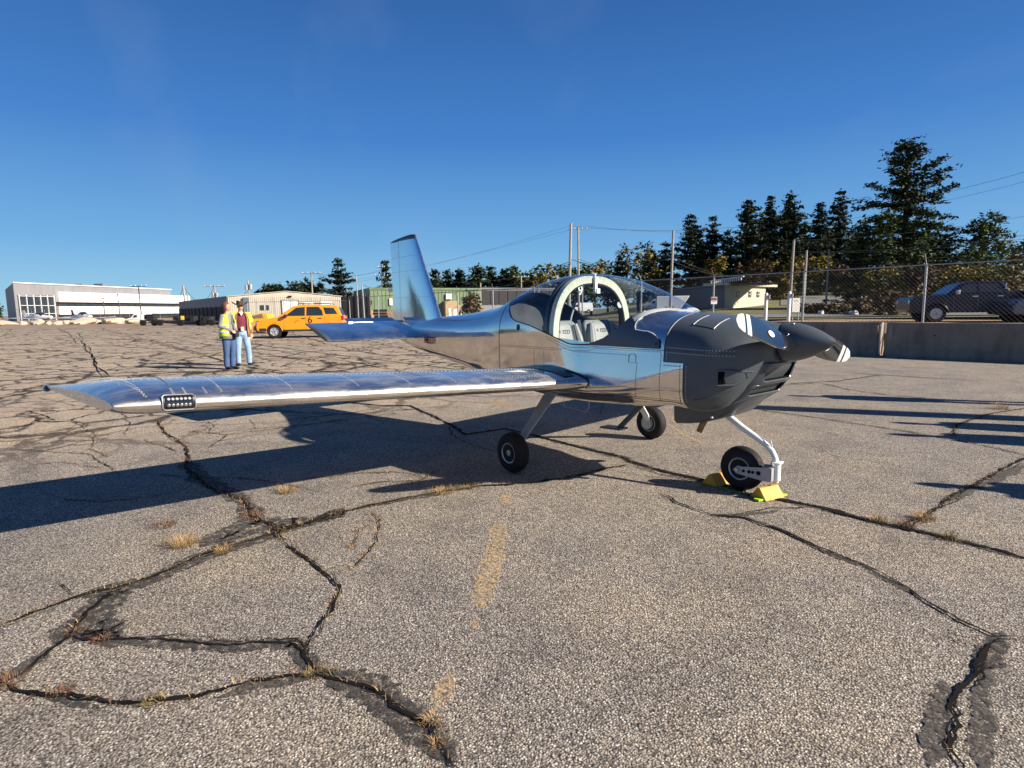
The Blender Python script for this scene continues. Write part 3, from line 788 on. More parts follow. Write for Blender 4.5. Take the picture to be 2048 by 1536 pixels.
mb = MB(); loop = [surf_pt(x, z, .003, -1) for x, z in ((.905, 1.005), (.905, 1.055), (.925, 1.073), (.955, 1.073), (.975, 1.055), (.975, 1.005), (.905, 1.005))]
mb.tube(loop, .0022, 5); mb.build('access_latch', m_rim, plane)
# ------------------------------------------------ main gear
def wheel(c, r, w, side, parent, name='main_wheel'):
    c = Vector(c); mb = MB()
    prof = []
    for i in range(17):
        a = math.pi*i/16; prof.append((-math.cos(a)*w/2, .098*r/.18+(r-.098*r/.18)*math.sin(a)**.55))
    prof = [(-w/2+.012, .095*r/.18)]+prof+[(w/2-.012, .095*r/.18)]
    mb.lathe(prof, c, (0, 1, 0), 44)
    t = mb.build(name, m_tyre, parent, angle=50)
    for g in (-.03, -.01, .01, .03):
        mb = MB(); mb.lathe([(g-.002, r-.004), (g-.002, r+.0008), (g+.002, r+.0008), (g+.002, r-.004)], c, (0, 1, 0), 44)
    k = r/.18
    for s in (-1, 1):
        mb = MB()
        mb.lathe([(0, .093*k), (.012, .094*k), (.016, .088*k), (.008, .076*k), (-.01, .070*k), (-.012, .04*k), (.008, .034*k), (.012, .020*k), (.012, .004)], c+Vector((0, s*(w/2-.022), 0)), (0, s, 0), 32)
        mb.build('rim', m_rim, t, angle=30)
        mb = MB()
        for j in range(6):
            a = 2*math.pi*j/6; mb = MB(); mb.lathe([(0, .009), (.007, .009)], c+Vector((.055*k*math.cos(a), s*(w/2-.034), .055*k*math.sin(a))), (0, s, 0), 8); mb.build('wheel_bolt', m_dark, t, smooth=False)
    return t
for sgn in (-1, 1):
    wheel((0, sgn*1.0, .18), .18, .13, sgn, plane)
    mb = MB()
    pts = [(0, .50, .68, .075), (0, .57, .62, .073), (0, .80, .385, .052), (0, .895, .285, .042), (0, .93, .20, .036)]
    rings = []
    for i, (x, y, z, hw) in enumerate(pts):
        tn = Vector((0, sgn*.70, -.72)) if i < 4 else Vector((0, sgn*.25, -.97)); nv = Vector((0, sgn*tn.z*-1, sgn*tn.y)).normalized()*.011
        p = Vector((x, sgn*y, z)); rings.append([p+Vector((hw, 0, 0))+nv*.5, p+nv, p+Vector((-hw, 0, 0))+nv*.5, p+Vector((-hw, 0, 0))-nv*.5, p-nv, p+Vector((hw, 0, 0))-nv*.5])
    mb.loft(rings, True, (True, True)); mb.build('gear_leg', m_grey if sgn < 0 else m_white, plane, angle=30)
    mb = MB(); mb.box((0, sgn*.925, .185), (.10, .02, .10)); mb.lathe([(0, .065), (.02, .065)], (0, sgn*.945, .18), (0, sgn*-1, 0), 20); mb.build('brake', m_rim, plane, angle=30)
# nose gear
mb = MB(); mb.tube([(1.40, 0, .63), (1.468, 0, .578), (1.60, 0, .497), (1.75, 0, .418), (1.80, 0, .388), (1.845, 0, .350), (1.872, 0, .30), (1.880, 0, .235)], [.026, .026, .025, .023, .022, .022, .022, .022], 16)
ng = mb.build('nose_strut', m_white, plane)
mb = MB(); mb.tube([(1.70, 0, .463), (1.79, 0, .43), (1.835, 0, .425), (1.845, 0, .375)], .004, 6); mb.build('brake_line', m_white, ng)
mb = MB(); mb.lathe([(-.075, .024), (-.07, .03), (.06, .03), (.062, .042), (.07, .042), (.072, .024)], (1.886, 0, .205), (0, 0, 1), 20); mb.lathe([(0, .018), (.02, .02)], (1.886, 0, .115), (0, 0, 1), 12)
pv = mb.build('pivot_housing', m_white, plane, angle=30)
wheel((1.612, 0, .175), .175, .12, 1, plane, 'nose_wheel')
for s in (-1, 1):
    mb = MB(); poly = [(0, -.055), (.06, -.055), (.27, -.028), (.30, 0), (.27, .028), (.08, .045), (0, .055)]
    nh = 10; 
    mb.prism(poly, (1.875, s*.072-(0.004), .185), (-1, 0, -.05), (0, 0, 1), (0, .008, 0))
    mb.box((1.868, s*.045, .185), (.03, .055, .10))
    fk = mb.build('fork_arm', m_grey, plane, smooth=False)
    for dx, r in ((.09, .016), (.135, .011), (.165, .012), (.21, .011)): mb = MB(); mb.lathe([(0, r), (.0125, r)], (1.875-dx, s*.0695, .185-.05*dx), (0, s, 0), 14); mb.build('fork_hole', m_dark, fk, smooth=False)
    mb = MB(); mb.lathe([(0, .016), (.018, .015), (.02, .008)], (1.612, s*.076, .175), (0, s, 0), 12); mb.build('axle_nut', m_rim, fk, angle=30)
mb = MB(); mb.tube([(1.90, -.08, .262), (1.86, -.03, .262), (1.86, .03, .262), (1.90, .08, .262)], .008, 6); mb.build('steering_stop', m_white, plane)
# belly step, fuel drain wire
mb = MB()
mb.loft([[Vector((x+dx, -.2+dy, z)) for dx, dy in ((-.03, -.012), (.03, -.012), (.03, .012), (-.03, .012))] for x, z in ((.80, .64), (.755, .575), (.60, .425), (.545, .372))], True, (True, True))
mb.loft([[Vector((x, -.2+dy*3, z+dz)) for dy, dz in ((-.02, -.008), (.02, -.008), (.02, .008), (-.02, .008))] for x, z in ((.59, .365), (.36, .355))], True, (True, True))
mb.build('boarding_step', m_cowl, plane, smooth=False)
mb = MB(); mb.tube([(-.36, 0, .62), (-.36, 0, .437), (-.049, 0, .413), (-.009, 0, .463), (-.009, 0, .63)], .0035, 6); mb.build('vent_wire', m_rim, plane)
# antenna whip on the spinner tip side is absent; small probe below the wing
# ------------------------------------------------ chocks
def chock(loc, rz, label):
    t = thing('wheel_chock', loc, label, 'wheel chock', rz, 'chocks at the nose wheel')
    mb = MB(); mb.prism([(-.075, 0), (.075, 0), (.012, .085), (-.012, .085)], (0, -.10, 0), (1, 0, 0), (0, 0, 1), (0, .20, 0)); bevel(mb.build('wedge', m_chock, t, smooth=False), .004, 2, 30)
    for s in ((-1, 1) if loc[0] > 1.6 else ()):
        mb = MB(); mb.box((.03, s*.125, .008), (.05, .05, .012)); mb.build('neon_tab', m_neon, t, smooth=False)
    return t
chock((1.845, -.045, .004), R_(-14), 'yellow wheel chock in front of the nose wheel in full sun')
chock((1.40, .0, .004), R_(174), 'yellow wheel chock behind the nose wheel in shade')
mb = MB(); mb.tube([(1.46, -.10, .010), (1.60, -.12, .010), (1.76, -.10, .010)], .006, 6); tag(mb.build('chock_cord', mat('cord_green', (.06, .20, .03), .7)), 'green cord joining the two nose wheel chocks on the asphalt', 'cord')
# ================================================================== pavement
m_asph, nt, p, o = nodes('exposed_aggregate_asphalt')
tc0 = N(nt, 'TexCoord'); vec = tc0.outputs['Object']
dn = N(nt, 'TexNoise'); dn.inputs['Scale'].default_value = 35; dn.inputs['Detail'].default_value = 1; L(nt, vec, dn.inputs['Vector'])
dm = N(nt, 'MixRGB'); dm.blend_type = 'ADD'; dm.inputs[0].default_value = .012; L(nt, vec, dm.inputs[1]); L(nt, dn.outputs['Color'], dm.inputs[2])
def vor(scale, feat, v):
    n = N(nt, 'TexVoronoi'); n.feature = feat; n.inputs['Scale'].default_value = scale; L(nt, v, n.inputs['Vector']); return n
v1 = vor(104, 'F1', dm.outputs[0]); v2 = vor(175, 'F1', dm.outputs[0])
sp1 = N(nt, 'SeparateColor'); L(nt, v1.outputs['Color'], sp1.inputs[0])
sp2 = N(nt, 'SeparateColor'); L(nt, v2.outputs['Color'], sp2.inputs[0])
stone = ramp(nt, sp1.outputs[0], [(0, (.09, .082, .075)), (.25, (.25, .22, .185)), (.55, (.40, .348, .288)), (.85, (.55, .495, .42)), (1, (.80, .75, .67))])
fine = ramp(nt, sp2.outputs[1], [(0, (.028, .025, .024)), (.5, (.11, .095, .082)), (1, (.40, .35, .29))])
dark = ramp(nt, v1.outputs['Distance'], [(.25, 0), (.62, 1)])
mxa = N(nt, 'MixRGB'); L(nt, dark, mxa.inputs[0]); L(nt, stone, mxa.inputs[1]); L(nt, fine, mxa.inputs[2])
tint = ramp(nt, noise(nt, .55, 5, .6, vec=vec), [(.3, (.86, .87, .93)), (.55, (1.0, .98, .95)), (.75, (1.12, 1.05, .95))])
mxt = N(nt, 'MixRGB'); mxt.blend_type = 'MULTIPLY'; mxt.inputs[0].default_value = 1; L(nt, mxa.outputs[0], mxt.inputs[1]); L(nt, tint, mxt.inputs[2])
t2 = ramp(nt, noise(nt, 1.7, 6, .68, vec=vec), [(.32, (.74, .745, .78)), (.5, (.98, .98, .98)), (.68, (1.13, 1.11, 1.08))])
mx2 = N(nt, 'MixRGB'); mx2.blend_type = 'MULTIPLY'; mx2.inputs[0].default_value = 1; L(nt, mxt.outputs[0], mx2.inputs[1]); L(nt, t2, mx2.inputs[2])
# fine block cracking of the far slabs: wandering cell edges, weathered dark with dry weeds in them
dn2 = N(nt, 'TexNoise'); dn2.inputs['Scale'].default_value = 1.3; dn2.inputs['Detail'].default_value = 6; dn2.inputs['Roughness'].default_value = .65; L(nt, vec, dn2.inputs['Vector'])
dm2 = N(nt, 'MixRGB'); dm2.blend_type = 'ADD'; dm2.inputs[0].default_value = .9; L(nt, vec, dm2.inputs[1]); L(nt, dn2.outputs['Color'], dm2.inputs[2])
mpc = N(nt, 'Mapping'); mpc.inputs['Scale'].default_value = (.85, 1.15, 1); L(nt, dm2.outputs[0], mpc.inputs[0])
vc = vor(1.1, 'DISTANCE_TO_EDGE', mpc.outputs[0]); vd = vor(.36, 'DISTANCE_TO_EDGE', mpc.outputs[0])
wn = noise(nt, 3.2, 4, .6, vec=vec)
def lessn(d_, lo, hi): return ramp(nt, d_, [(lo, 1), (hi, 0)])
c1 = lessn(vc.outputs['Distance'], .018, .060); c2 = lessn(vd.outputs['Distance'], .012, .034)
sepx = N(nt, 'SeparateXYZ'); L(nt, vec, sepx.inputs[0])
# cracked zone: everything well behind the aeroplane and to its right wing side
mr = N(nt, 'MapRange'); mr.inputs['From Min'].default_value = -2.2; mr.inputs['From Max'].default_value = -5.5; L(nt, sepx.outputs['X'], mr.inputs[0])
gate = ramp(nt, noise(nt, .30, 3, .5, vec=vec), [(.30, .3), (.5, 1)])
g2 = ramp(nt, wn, [(.26, .2), (.40, 1)])
def mul(a, b):
    m_ = N(nt, 'Math'); m_.operation = 'MULTIPLY'; L(nt, a, m_.inputs[0]); L(nt, b, m_.inputs[1]); return m_.outputs[0]
def mxm(a, b):
    m_ = N(nt, 'Math'); m_.operation = 'MAXIMUM'; L(nt, a, m_.inputs[0]); L(nt, b, m_.inputs[1]); return m_.outputs[0]
ck = mul(mul(mxm(mul(c1, gate), c2), mr.outputs[0]), g2)
ckc = ramp(nt, noise(nt, 1.1, 3, .6, vec=vec), [(.42, (.016, .014, .013)), (.62, (.05, .032, .02)), (.8, (.12, .06, .035))])
far_lift = N(nt, 'MixRGB'); far_lift.blend_type = 'MULTIPLY'; L(nt, mr.outputs[0], far_lift.inputs[0]); L(nt, mx2.outputs[0], far_lift.inputs[1]); far_lift.inputs[2].default_value = (1.50, 1.40, 1.25, 1)  # far pavement colour lifted and warmed to stand in for its sunlit brightness
mx3 = N(nt, 'MixRGB'); L(nt, ck, mx3.inputs[0]); L(nt, far_lift.outputs[0], mx3.inputs[1]); L(nt, ckc, mx3.inputs[2])
L(nt, mx3.outputs[0], p.inputs['Base Color'])
p.inputs['Roughness'].default_value = .88; p.inputs['Specular IOR Level'].default_value = .3
hsum = N(nt, 'Math'); hsum.operation = 'SUBTRACT'; hsum.inputs[0].default_value = 1.0; L(nt, v1.outputs['Distance'], hsum.inputs[1])
hs2 = N(nt, 'Math'); hs2.operation = 'SUBTRACT'; L(nt, hsum.outputs[0], hs2.inputs[0]); L(nt, ck, hs2.inputs[1])
b_ = bump(nt, p, hs2.outputs[0], .42, .012)
mb = MB()
gx = [-3000, -400, -120, -40, -15, -5, 5, 15, 60, 400, 3000]
mb.loft([[Vector((x, y, 0)) for y in (-3000, -300, -60, -15, -5, 5, 15, 60, 300, 3000)] for x in gx], False)
structure(mb.build('apron', m_asph, smooth=False))

def blobmat(name, c0, c1_, scale, lo, hi, rough=.7, under=None):
    """weathered film: noise decides where the coating still lies and where the worn stone shows"""
    m, nt, p, o = nodes(name)
    f = noise(nt, scale, 6, .65); base_ = ramp(nt, noise(nt, 90, 2), [(.35, c0), (.65, c1_)])
    L(nt, base_, p.inputs['Base Color']); p.inputs['Roughness'].default_value = rough
    tr = N(nt, 'BsdfTransparent'); ms = N(nt, 'MixShader'); a = ramp(nt, f, [(lo, 0), (hi, 1)])
    L(nt, a, ms.inputs[0]); L(nt, tr.outputs[0], ms.inputs[1]); L(nt, p.outputs[0], ms.inputs[2]); L(nt, ms.outputs[0], o.inputs[0])
    bump(nt, p, noise(nt, 70, 3), .3, .006)
    return m
m_crack = mat('crack_shadow', (.013, .011, .010), .95, 0, .5, 6, spec=.1)
m_tar = blobmat('crack_sealant', (.022, .020, .020), (.065, .058, .052), 26, .36, .60, .88)
m_tarw = blobmat('worn_sealant', (.03, .027, .025), (.11, .095, .08), 26, .34, .58, .88)
m_paint = blobmat('faded_yellow_paint', (.56, .37, .17), (.68, .48, .25), 40, .42, .74, .8)
rnd = random.Random(3)
def jag(pts, step, amp, seed):
    """wandering crack path: noise at three sizes laid over the traced line"""
    out = []; s = 0; fine = step < .1; st = .022 if fine else step; k = amp/.014 if fine else amp/.05
    nz3 = lambda u, q: mnoise.noise(Vector((u, seed*3.17+q, .5)))
    for a, b in zip(pts, pts[1:]):
        n = max(1, int((b-a).length/st)); d_ = (b-a); nv = Vector((-d_.y, d_.x, 0)).normalized() if d_.length > 1e-6 else Vector((0, 1, 0))
        for i in range(n):
            off = (.030*nz3(s/.45, 0)+.020*nz3(s/.13, 7)+.012*nz3(s/.04, 13))*k if fine else (.12*nz3(s/3, 0)+.06*nz3(s/.9, 5))*k
            out.append(a+d_*(i/n)+nv*off); s += (b-a).length/n
    out.append(pts[-1]); return out
CRK = []
def ribbon(mb, pts, w, z, seed, vary=.6, ends=True):
    L_ = []; n = len(pts); s = 0; st = (pts[1]-pts[0]).length+1e-6
    kk = .09 if st < .05 else .8
    for i, q in enumerate(pts):
        t = (pts[min(i+1, n-1)]-pts[max(i-1, 0)]); nv = Vector((-t.y, t.x, 0)).normalized() if t.length > 1e-9 else Vector((0, 1, 0))
        e = min(1, (i+.3)/5, (n-1-i+.3)/5) if ends else 1
        f = lambda o_: max(.06, 1+vary*(1.5*mnoise.noise(Vector((s/kk/2.2, seed+o_, 0)))+1.3*mnoise.noise(Vector((s/kk*3, seed+o_, 4)))))
        k = w*.5*e*f(.3); k2 = w*.5*e*f(9.1); s += st
        L_.append([Vector((q.x+nv.x*k, q.y+nv.y*k, z)), Vector((q.x-nv.x*k2, q.y-nv.y*k2, z))])
    mb.loft(L_, False)
def crack(px, w, step=.05, amp=.014, weeds=0, seed=0, name='pavement_crack', m=None, z=.008):
    P = [G(*q) for q in px]; pts = jag(P, step, amp, seed or len(CRK)*7+1)
    mb = MB(); ribbon(mb, pts, w*.9, z, len(CRK)*13+5, .95)
    if w > .013 and step < .1:   # braided hairline beside the main gap
        ribbon(mb, jag(P, step, amp*1.7, (seed or len(CRK)*7+1)+.37), w*.26, z-.0015, len(CRK)*13+6, 1.0)
    structure(mb.build(name, m or m_crack, smooth=False, recalc=False)); CRK.append((pts, weeds, w)); return pts
def seal(px, w, m=None, seed=1):
    P = [G(*q) for q in px]; pts = jag(P, .05, .01, seed); mb = MB(); ribbon(mb, pts, w*1.25, .004, seed*3+1, .55)
    structure(mb.build('crack_sealant', m or m_tar, smooth=False, recalc=False))
A1 = [(0,1252),(70,1228),(150,1197),(230,1180),(300,1160),(400,1116),(520,1076),(600,1052),(700,1021),(790,1002),(880,985),(960,973),(1080,966),(1160,950),(1200,938),(1262,930)]
crack(A1, .022, weeds=1.2)
seal(A1[2:9], .11, seed=2); seal([(400,1095),(445,1065),(510,1040),(590,1048),(650,1035),(690,1016)], .13, seed=3); seal([(700,1021),(790,1002),(900,984)], .05, m_tarw, seed=4)
seal([(420,1105),(470,1072),(540,1056),(610,1052)], .10, m_tar, seed=31)
crack([(312,838),(330,865),(372,893),(378,915),(372,935),(400,962),(440,985),(485,1000),(505,1030),(540,1050),(565,1085)], .026, weeds=.8)
seal([(372,925),(400,955),(450,980),(490,1010),(510,1035)], .12, seed=5)
crack([(565,1085),(600,1115),(650,1150),(683,1172),(676,1200),(655,1240),(622,1280),(606,1308)], .016, weeds=.5)
crack([(740,1020),(765,1040),(752,1080),(728,1110),(695,1145)], .009, weeds=1.2)
crack([(232,1180),(180,1225),(135,1270),(90,1310),(40,1350),(0,1372)], .018, weeds=.5); seal([(250,1175),(195,1220),(150,1262),(120,1290)], .13, seed=6); seal([(130,1280),(60,1335),(0,1375)], .05, m_tarw, seed=7)
crack([(135,1272),(220,1283),(350,1281),(480,1290),(590,1281),(612,1302),(622,1340),(655,1352)], .014, weeds=.25)
seal([(160,1265),(230,1283),(350,1284),(480,1297),(590,1282),(625,1330),(650,1350)], .075, seed=8); seal([(140,1290),(200,1262),(240,1275)], .12, m_tar, seed=9)
crack([(0,1362),(60,1385),(150,1402),(212,1412),(320,1409),(420,1394),(500,1366),(590,1352),(655,1354),(740,1384),(800,1424),(850,1455),(890,1500),(918,1540)], .020, weeds=.9)
seal([(640,1340),(740,1384),(800,1424),(860,1465),(910,1536)], .10, m_tar, seed=10); seal([(430,1398),(520,1375),(640,1358)], .05, m_tarw, seed=11); seal([(40,1385),(120,1398),(220,1412)], .035, m_tar, seed=12)
M1 = [(640,792),(700,806),(760,812),(820,812),(900,848),(930,870),(1010,858),(1100,880),(1180,900),(1240,914),(1262,924),(1330,944),(1450,970),(1500,990),(1560,1001),(1640,1016),(1730,1040),(1850,1066),(1950,1091),(2060,1120)]
crack(M1, .045, .06, .008, .25); crack([(1262,932),(1330,951),(1440,974)], .016, .06, .006)
seal(M1[7:13], .07, m_tar, 13); seal(M1[14:], .06, m_tarw, 14)
crack([(900,850),(905,870),(940,890),(990,905)], .012); crack([(560,842),(690,828),(740,826),(830,818),(900,812)], .018, weeds=.5)
N1 = [(1318,986),(1350,1006),(1420,1030),(1490,1036),(1560,1060),(1650,1102),(1730,1134),(1800,1171),(1850,1202),(1920,1243),(1990,1273),(2060,1276)]
crack(N1, .015, .04, .012); seal(N1[2:9], .035, m_tarw, 15)
crack([(1462,1034),(1540,1018),(1625,1016)], .012, weeds=0); seal([(1420,1033),(1490,1030),(1560,1020)], .05, m_tarw, 16)
crack([(1990,1275),(1962,1315),(1952,1350),(1912,1390),(1907,1420),(1932,1460),(1916,1500),(1926,1545)], .022, weeds=.4); seal([(2000,1262),(1975,1300),(1965,1345)], .07, m_tar, 17)
seal([(1880,1360),(1872,1450),(1868,1545)], .06, m_tarw, 18); seal([(1985,1330),(1960,1420),(1955,1545)], .045, m_tarw, 19); crack([(1900,1255),(1915,1285),(1960,1310)], .006)
crack([(1800,1056),(1850,1031),(1900,1001),(1960,966),(2010,941),(2060,912)], .022, weeds=1.2); seal([(1900,1001),(1960,970),(2050,930)], .07, m_tarw, 20)
crack([(1515,820),(1600,831),(1700,846),(1800,861),(1900,879),(1990,896),(2060,914)], .022, .06, .01)
crack([(1420,905),(1360,900),(1300,895),(1240,893)], .006); crack([(1560,772),(1640,766),(1700,780),(1780,791),(1900,800),(2060,812)], .022, .08, .012); crack([(1905,872),(1915,850),(1970,830),(2060,816)], .018, weeds=1); crack([(1575,768),(1680,762),(1762,750)], .03, .08)
crack([(1590,740),(1700,746),(1850,756),(2060,768)], .035, .3, .004)
crack([(880,940),(840,960),(760,965),(700,975)], .010, weeds=1.5); crack([(30,900),(110,905),(180,910),(240,950)], .010); crack([(1200,938),(1300,955),(1440,962)], .006, .06, .002)
crack([(0,862),(60,850),(75,838),(110,840),(60,822),(0,826)], .016); crack([(0,915),(100,900),(180,880)], .008, weeds=.3); crack([(400,870),(470,862),(600,850),(700,840)], .012, weeds=.5)
for k, pts in enumerate([[(158,668),(185,710),(212,757)],[(95,648),(140,668),(158,690)],[(98,647),(160,680),(212,757)],[(180,650),(320,685),(480,730),(620,752)],[(255,660),(420,690),(600,720),(780,740)],[(470,690),(640,715),(820,745)],[(40,648),(0,676)],[(560,660),(700,700),(800,715)]]):
    crack(pts, .04, .5, .05, .2)
# longitudinal paving joints across the far apron
for k, (y, x0, x1) in enumerate([(3.9, -6, -60), (7.6, -4, -60), (10.8, -3, -62), (-6.6, -8, -60)]):
    pts = jag([Vector((x0, y, 0)), Vector((x1, y+.6, 0))], .6, .03, 50+k); mb = MB(); ribbon(mb, pts, .05, .008, k+70, .6); structure(mb.build('paving_joint', m_crack, smooth=False, recalc=False)); CRK.append((pts, .3, .05))
for pts, w, wd in [([(183,653),(265,675),(353,697),(435,719),(517,738),(567,748)],.035,.3),([(372,864),(453,870),(535,860),(630,848),(800,826)],.014,.4),([(453,870),(440,885),(416,898)],.012,.3),([(378,923),(430,918),(479,911)],.010,0),([(120,999),(208,1005),(302,996),(353,983)],.013,.2),([(315,949),(400,958),(479,955),(592,974),(640,985)],.012,.6),
 ([(600,958),(700,950),(790,945),(850,952)],.010,.8),([(0,800),(80,796),(150,812),(240,806)],.012,.4),([(0,885),(60,880),(140,868),(220,872)],.010,.5),([(150,845),(190,870),(180,900),(220,915)],.009,.4),([(240,820),(262,850),(250,872)],.009,.3),([(400,838),(430,850),(420,866)],.008,.2),([(500,838),(510,860)],.007,0),([(60,930),(130,925),(200,938)],.010,.6),
 ([(280,880),(330,893),(350,905)],.010,.7),([(0,760),(50,756),(90,748)],.014,.3),([(640,742),(700,730),(780,722)],.02,.4),([(560,735),(600,718),(640,712)],.02,.3),([(1180,770),(1210,800),(1200,830)],.008,.2),([(700,1100),(712,1060),(745,1045)],.006,.6),([(110,1165),(140,1190),(150,1200)],.006,0),([(1630,890),(1700,930),(1790,960)],.004,0),([(1560,850),(1640,862),(1700,880)],.006,.2)]:
    crack(pts, w, seed=len(CRK)+3, weeds=wd)
# faded paint
for k, (px, w) in enumerate([([(1014,985),(1010,1012)], .10), ([(1003,1042),(990,1095),(972,1160),(958,1222)], .125), ([(952,1232),(945,1262)], .10), ([(912,1340),(890,1375),(868,1425)], .095), ([(1190,762),(1200,785)], .1), ([(1330,845),(1365,868),(1405,888)], .05), ([(1345,832),(1355,850)], .08), ([(985,800),(1010,812)], .25)]):
    P = [G(*q) for q in px]; mb = MB(); ribbon(mb, jag(P, .03, .004, k), w, .004, k+200, .25, True); structure(mb.build('faded_paint_line', m_paint, smooth=False, recalc=False))
# ------------------------------------------------------------------ dry weeds
m_straw = mat('dry_straw', (.36, .24, .11), .8, 0, .25, 8); m_rust = mat('rust_weed', (.17, .085, .045), .85, 0, .3, 8); m_olive = mat('olive_weed', (.20, .15, .06), .85, 0, .3, 8)
def blades(mb, c, n, h, spread, r, lean_=1.0):
    for _ in range(n):
        a = r.uniform(0, 6.283); rr = spread*math.sqrt(r.random()); b = Vector((c.x+rr*math.cos(a), c.y+rr*math.sin(a), c.z))
        hh = h*r.uniform(.2, .95)**1.0; a2 = a+r.uniform(-1.2, 1.2); ln = h*r.uniform(.3, 1.5)*lean_
        w = r.uniform(.0009, .0019); s = Vector((-math.sin(a2), math.cos(a2), 0))*w
        m1 = b+Vector((math.cos(a2)*ln*.35, math.sin(a2)*ln*.35, hh*.7)); t = b+Vector((math.cos(a2)*ln, math.sin(a2)*ln, hh*r.uniform(.75, 1.0)))
        mb.add([b-s, b+s, m1+s*.7, m1-s*.7, t], [(0, 1, 2, 3), (3, 2, 4)])
def tuft(px, n, h, sp, m, label):
    c = G(*px); k_ = min(1, max(.42, (c-CAM).length/4.2)); h *= k_; sp *= k_*.8; n = int(n*.9); r = random.Random(int(px[0]*7+px[1])); mb = MB(); blades(mb, Vector((0, 0, 0)), n, h, sp, r)
    o = mb.build('weed_tuft', m, smooth=False, recalc=False); o.location = (c.x, c.y, .002); tag(o, label, 'weed', 'dry weeds rooted in the pavement cracks')
tuft((368,1092), 240, .09, .07, m_straw, 'pale straw tuft alone on the asphalt just below the wing shadow')
tuft((330,1052), 150, .05, .09, m_rust, 'flat reddish weed between the wing shadow and the straw tuft')
tuft((510,1034), 170, .05, .10, m_rust, 'rust brown weed where the crack leaves the wing shadow')
tuft((205,1282), 90, .035, .05, m_rust, 'red weed right of the left tar junction')
tuft((150,1266), 70, .03, .05, m_rust, 'small brown weed in the middle of the left tar junction')
tuft((18,1368), 150, .05, .09, m_rust, 'orange brown weed cut by the left photo edge')
tuft((128,1385), 110, .035, .06, m_rust, 'orange weed on the lower left crack')
tuft((308,1406), 120, .035, .07, m_olive, 'olive weed on the lower crack bend')
tuft((630,1348), 120, .04, .08, m_olive, 'brown weed at the lower centre crack junction')
tuft((865,1440), 80, .05, .06, m_straw, 'straw weed at the end of the faded yellow dash')
tuft((872,1490), 60, .035, .06, m_straw, 'thin straw weed at the bottom edge of the photo')
tuft((575,985), 200, .08, .07, m_straw, 'straw tuft at the lower edge of the wing shadow')
tuft((885,985), 260, .06, .12, m_straw, 'straw clump on the crack below the main wheel shadow')
tuft((935,975), 200, .05, .10, m_olive, 'brown weed strip right of the straw clump')
tuft((1850,1040), 220, .06, .07, m_straw, 'straw weed on the right diagonal crack')
tuft((1815,1052), 160, .05, .06, m_rust, 'reddish weed where right cracks meet')
tuft((1897,1078), 140, .06, .05, m_olive, 'olive weed on the long right joint')
tuft((1755,1042), 150, .05, .06, m_straw, 'straw weed on the joint ahead of the yellow chock')
tuft((2002,818), 200, .10, .12, m_straw, 'straw tuft among the people shadows at right')
tuft((448,1104), 130, .06, .05, m_straw, 'thin straw weed on the wide tar seam')
r = random.Random(11); mbs = [MB(), MB(), MB()]
for pts, wd, w in CRK:
    if not wd: continue
    for q in pts:
        dd = (q-Vector((CAM.x, CAM.y, 0))).length
        if r.random() < wd*.40: blades(mbs[r.choice((0, 0, 1, 1, 2))], Vector((q.x+r.uniform(-w, w), q.y+r.uniform(-w, w), .002)), int(7*(1 if dd < 15 else .7)), .035 if dd < 12 else .07, .03 if dd < 12 else .12, r, 1.2)
# weeds in the far slabs
for _ in range(500):
    x, y = r.uniform(-50, -6), r.uniform(-8, 14)
    if r.random() < .8: blades(mbs[r.choice((0, 1, 1, 2))], Vector((x, y, .002)), 6, .05, .16, r, 1.4)
for mb_, m_, nm in zip(mbs, (m_straw, m_rust, m_olive), ('straw weeds', 'rust weeds', 'olive weeds')):
    if mb_.v: stuff(mb_.build('crack_weeds', m_, smooth=False, recalc=False), 'scattered small '+nm+' growing in the apron cracks', 'weeds')
# ================================================================== terrain beyond the apron
def grassmat(name, a, b, c_, sc=.6):
    m, nt, p, o = nodes(name); f1 = noise(nt, sc, 6, .6); f2 = noise(nt, 18, 4, .7)
    mm = N(nt, 'MixRGB'); mm.inputs[0].default_value = .45; L(nt, f1, mm.inputs[1]); L(nt, f2, mm.inputs[2])
    L(nt, ramp(nt, mm.outputs[0], [(.36, a), (.5, b), (.64, c_)]), p.inputs['Base Color']); p.inputs['Roughness'].default_value = .95
    bump(nt, p, f2, .8, .05); return m
m_dry = grassmat('dry_verge', (.20, .13, .07), (.30, .19, .10), (.40, .27, .15))
m_lawn = grassmat('mown_lawn', (.07, .085, .03), (.13, .13, .045), (.24, .18, .08))
m_dirt = grassmat('bare_dirt', (.16, .12, .085), (.25, .19, .14), (.33, .26, .19))
m_brush = grassmat('brown_brush', (.06, .04, .03), (.13, .075, .05), (.22, .12, .08), 1.5)
m_road = mat('road_asphalt', (.17, .165, .16), .85, 0, .12, 2)
def th(px, dep):
    """ground height beyond the fence; the land climbs to the right"""
    k = max(0, min(1, (px-1180)/260))
    return k*lin([(18, .62), (30, .62), (50, .85), (75, 1.35), (95, 2.6+.9*max(0, min(1, (px-1500)/500))), (140, 5.5), (300, 12), (600, 14)], dep)
def tgrid(name, cols, deps, m, dz=0.0, zf=None):
    mb = MB(); mb.loft([[base(px, d_, (zf or th)(px, d_)+dz) for px in cols] for d_ in deps], False)
    return structure(mb.build(name, m, recalc=False, angle=60))
cols = list(range(1080, 2500, 40))
zf = lambda px, d_: th(px, d_) if d_ > 17.6 else -.02
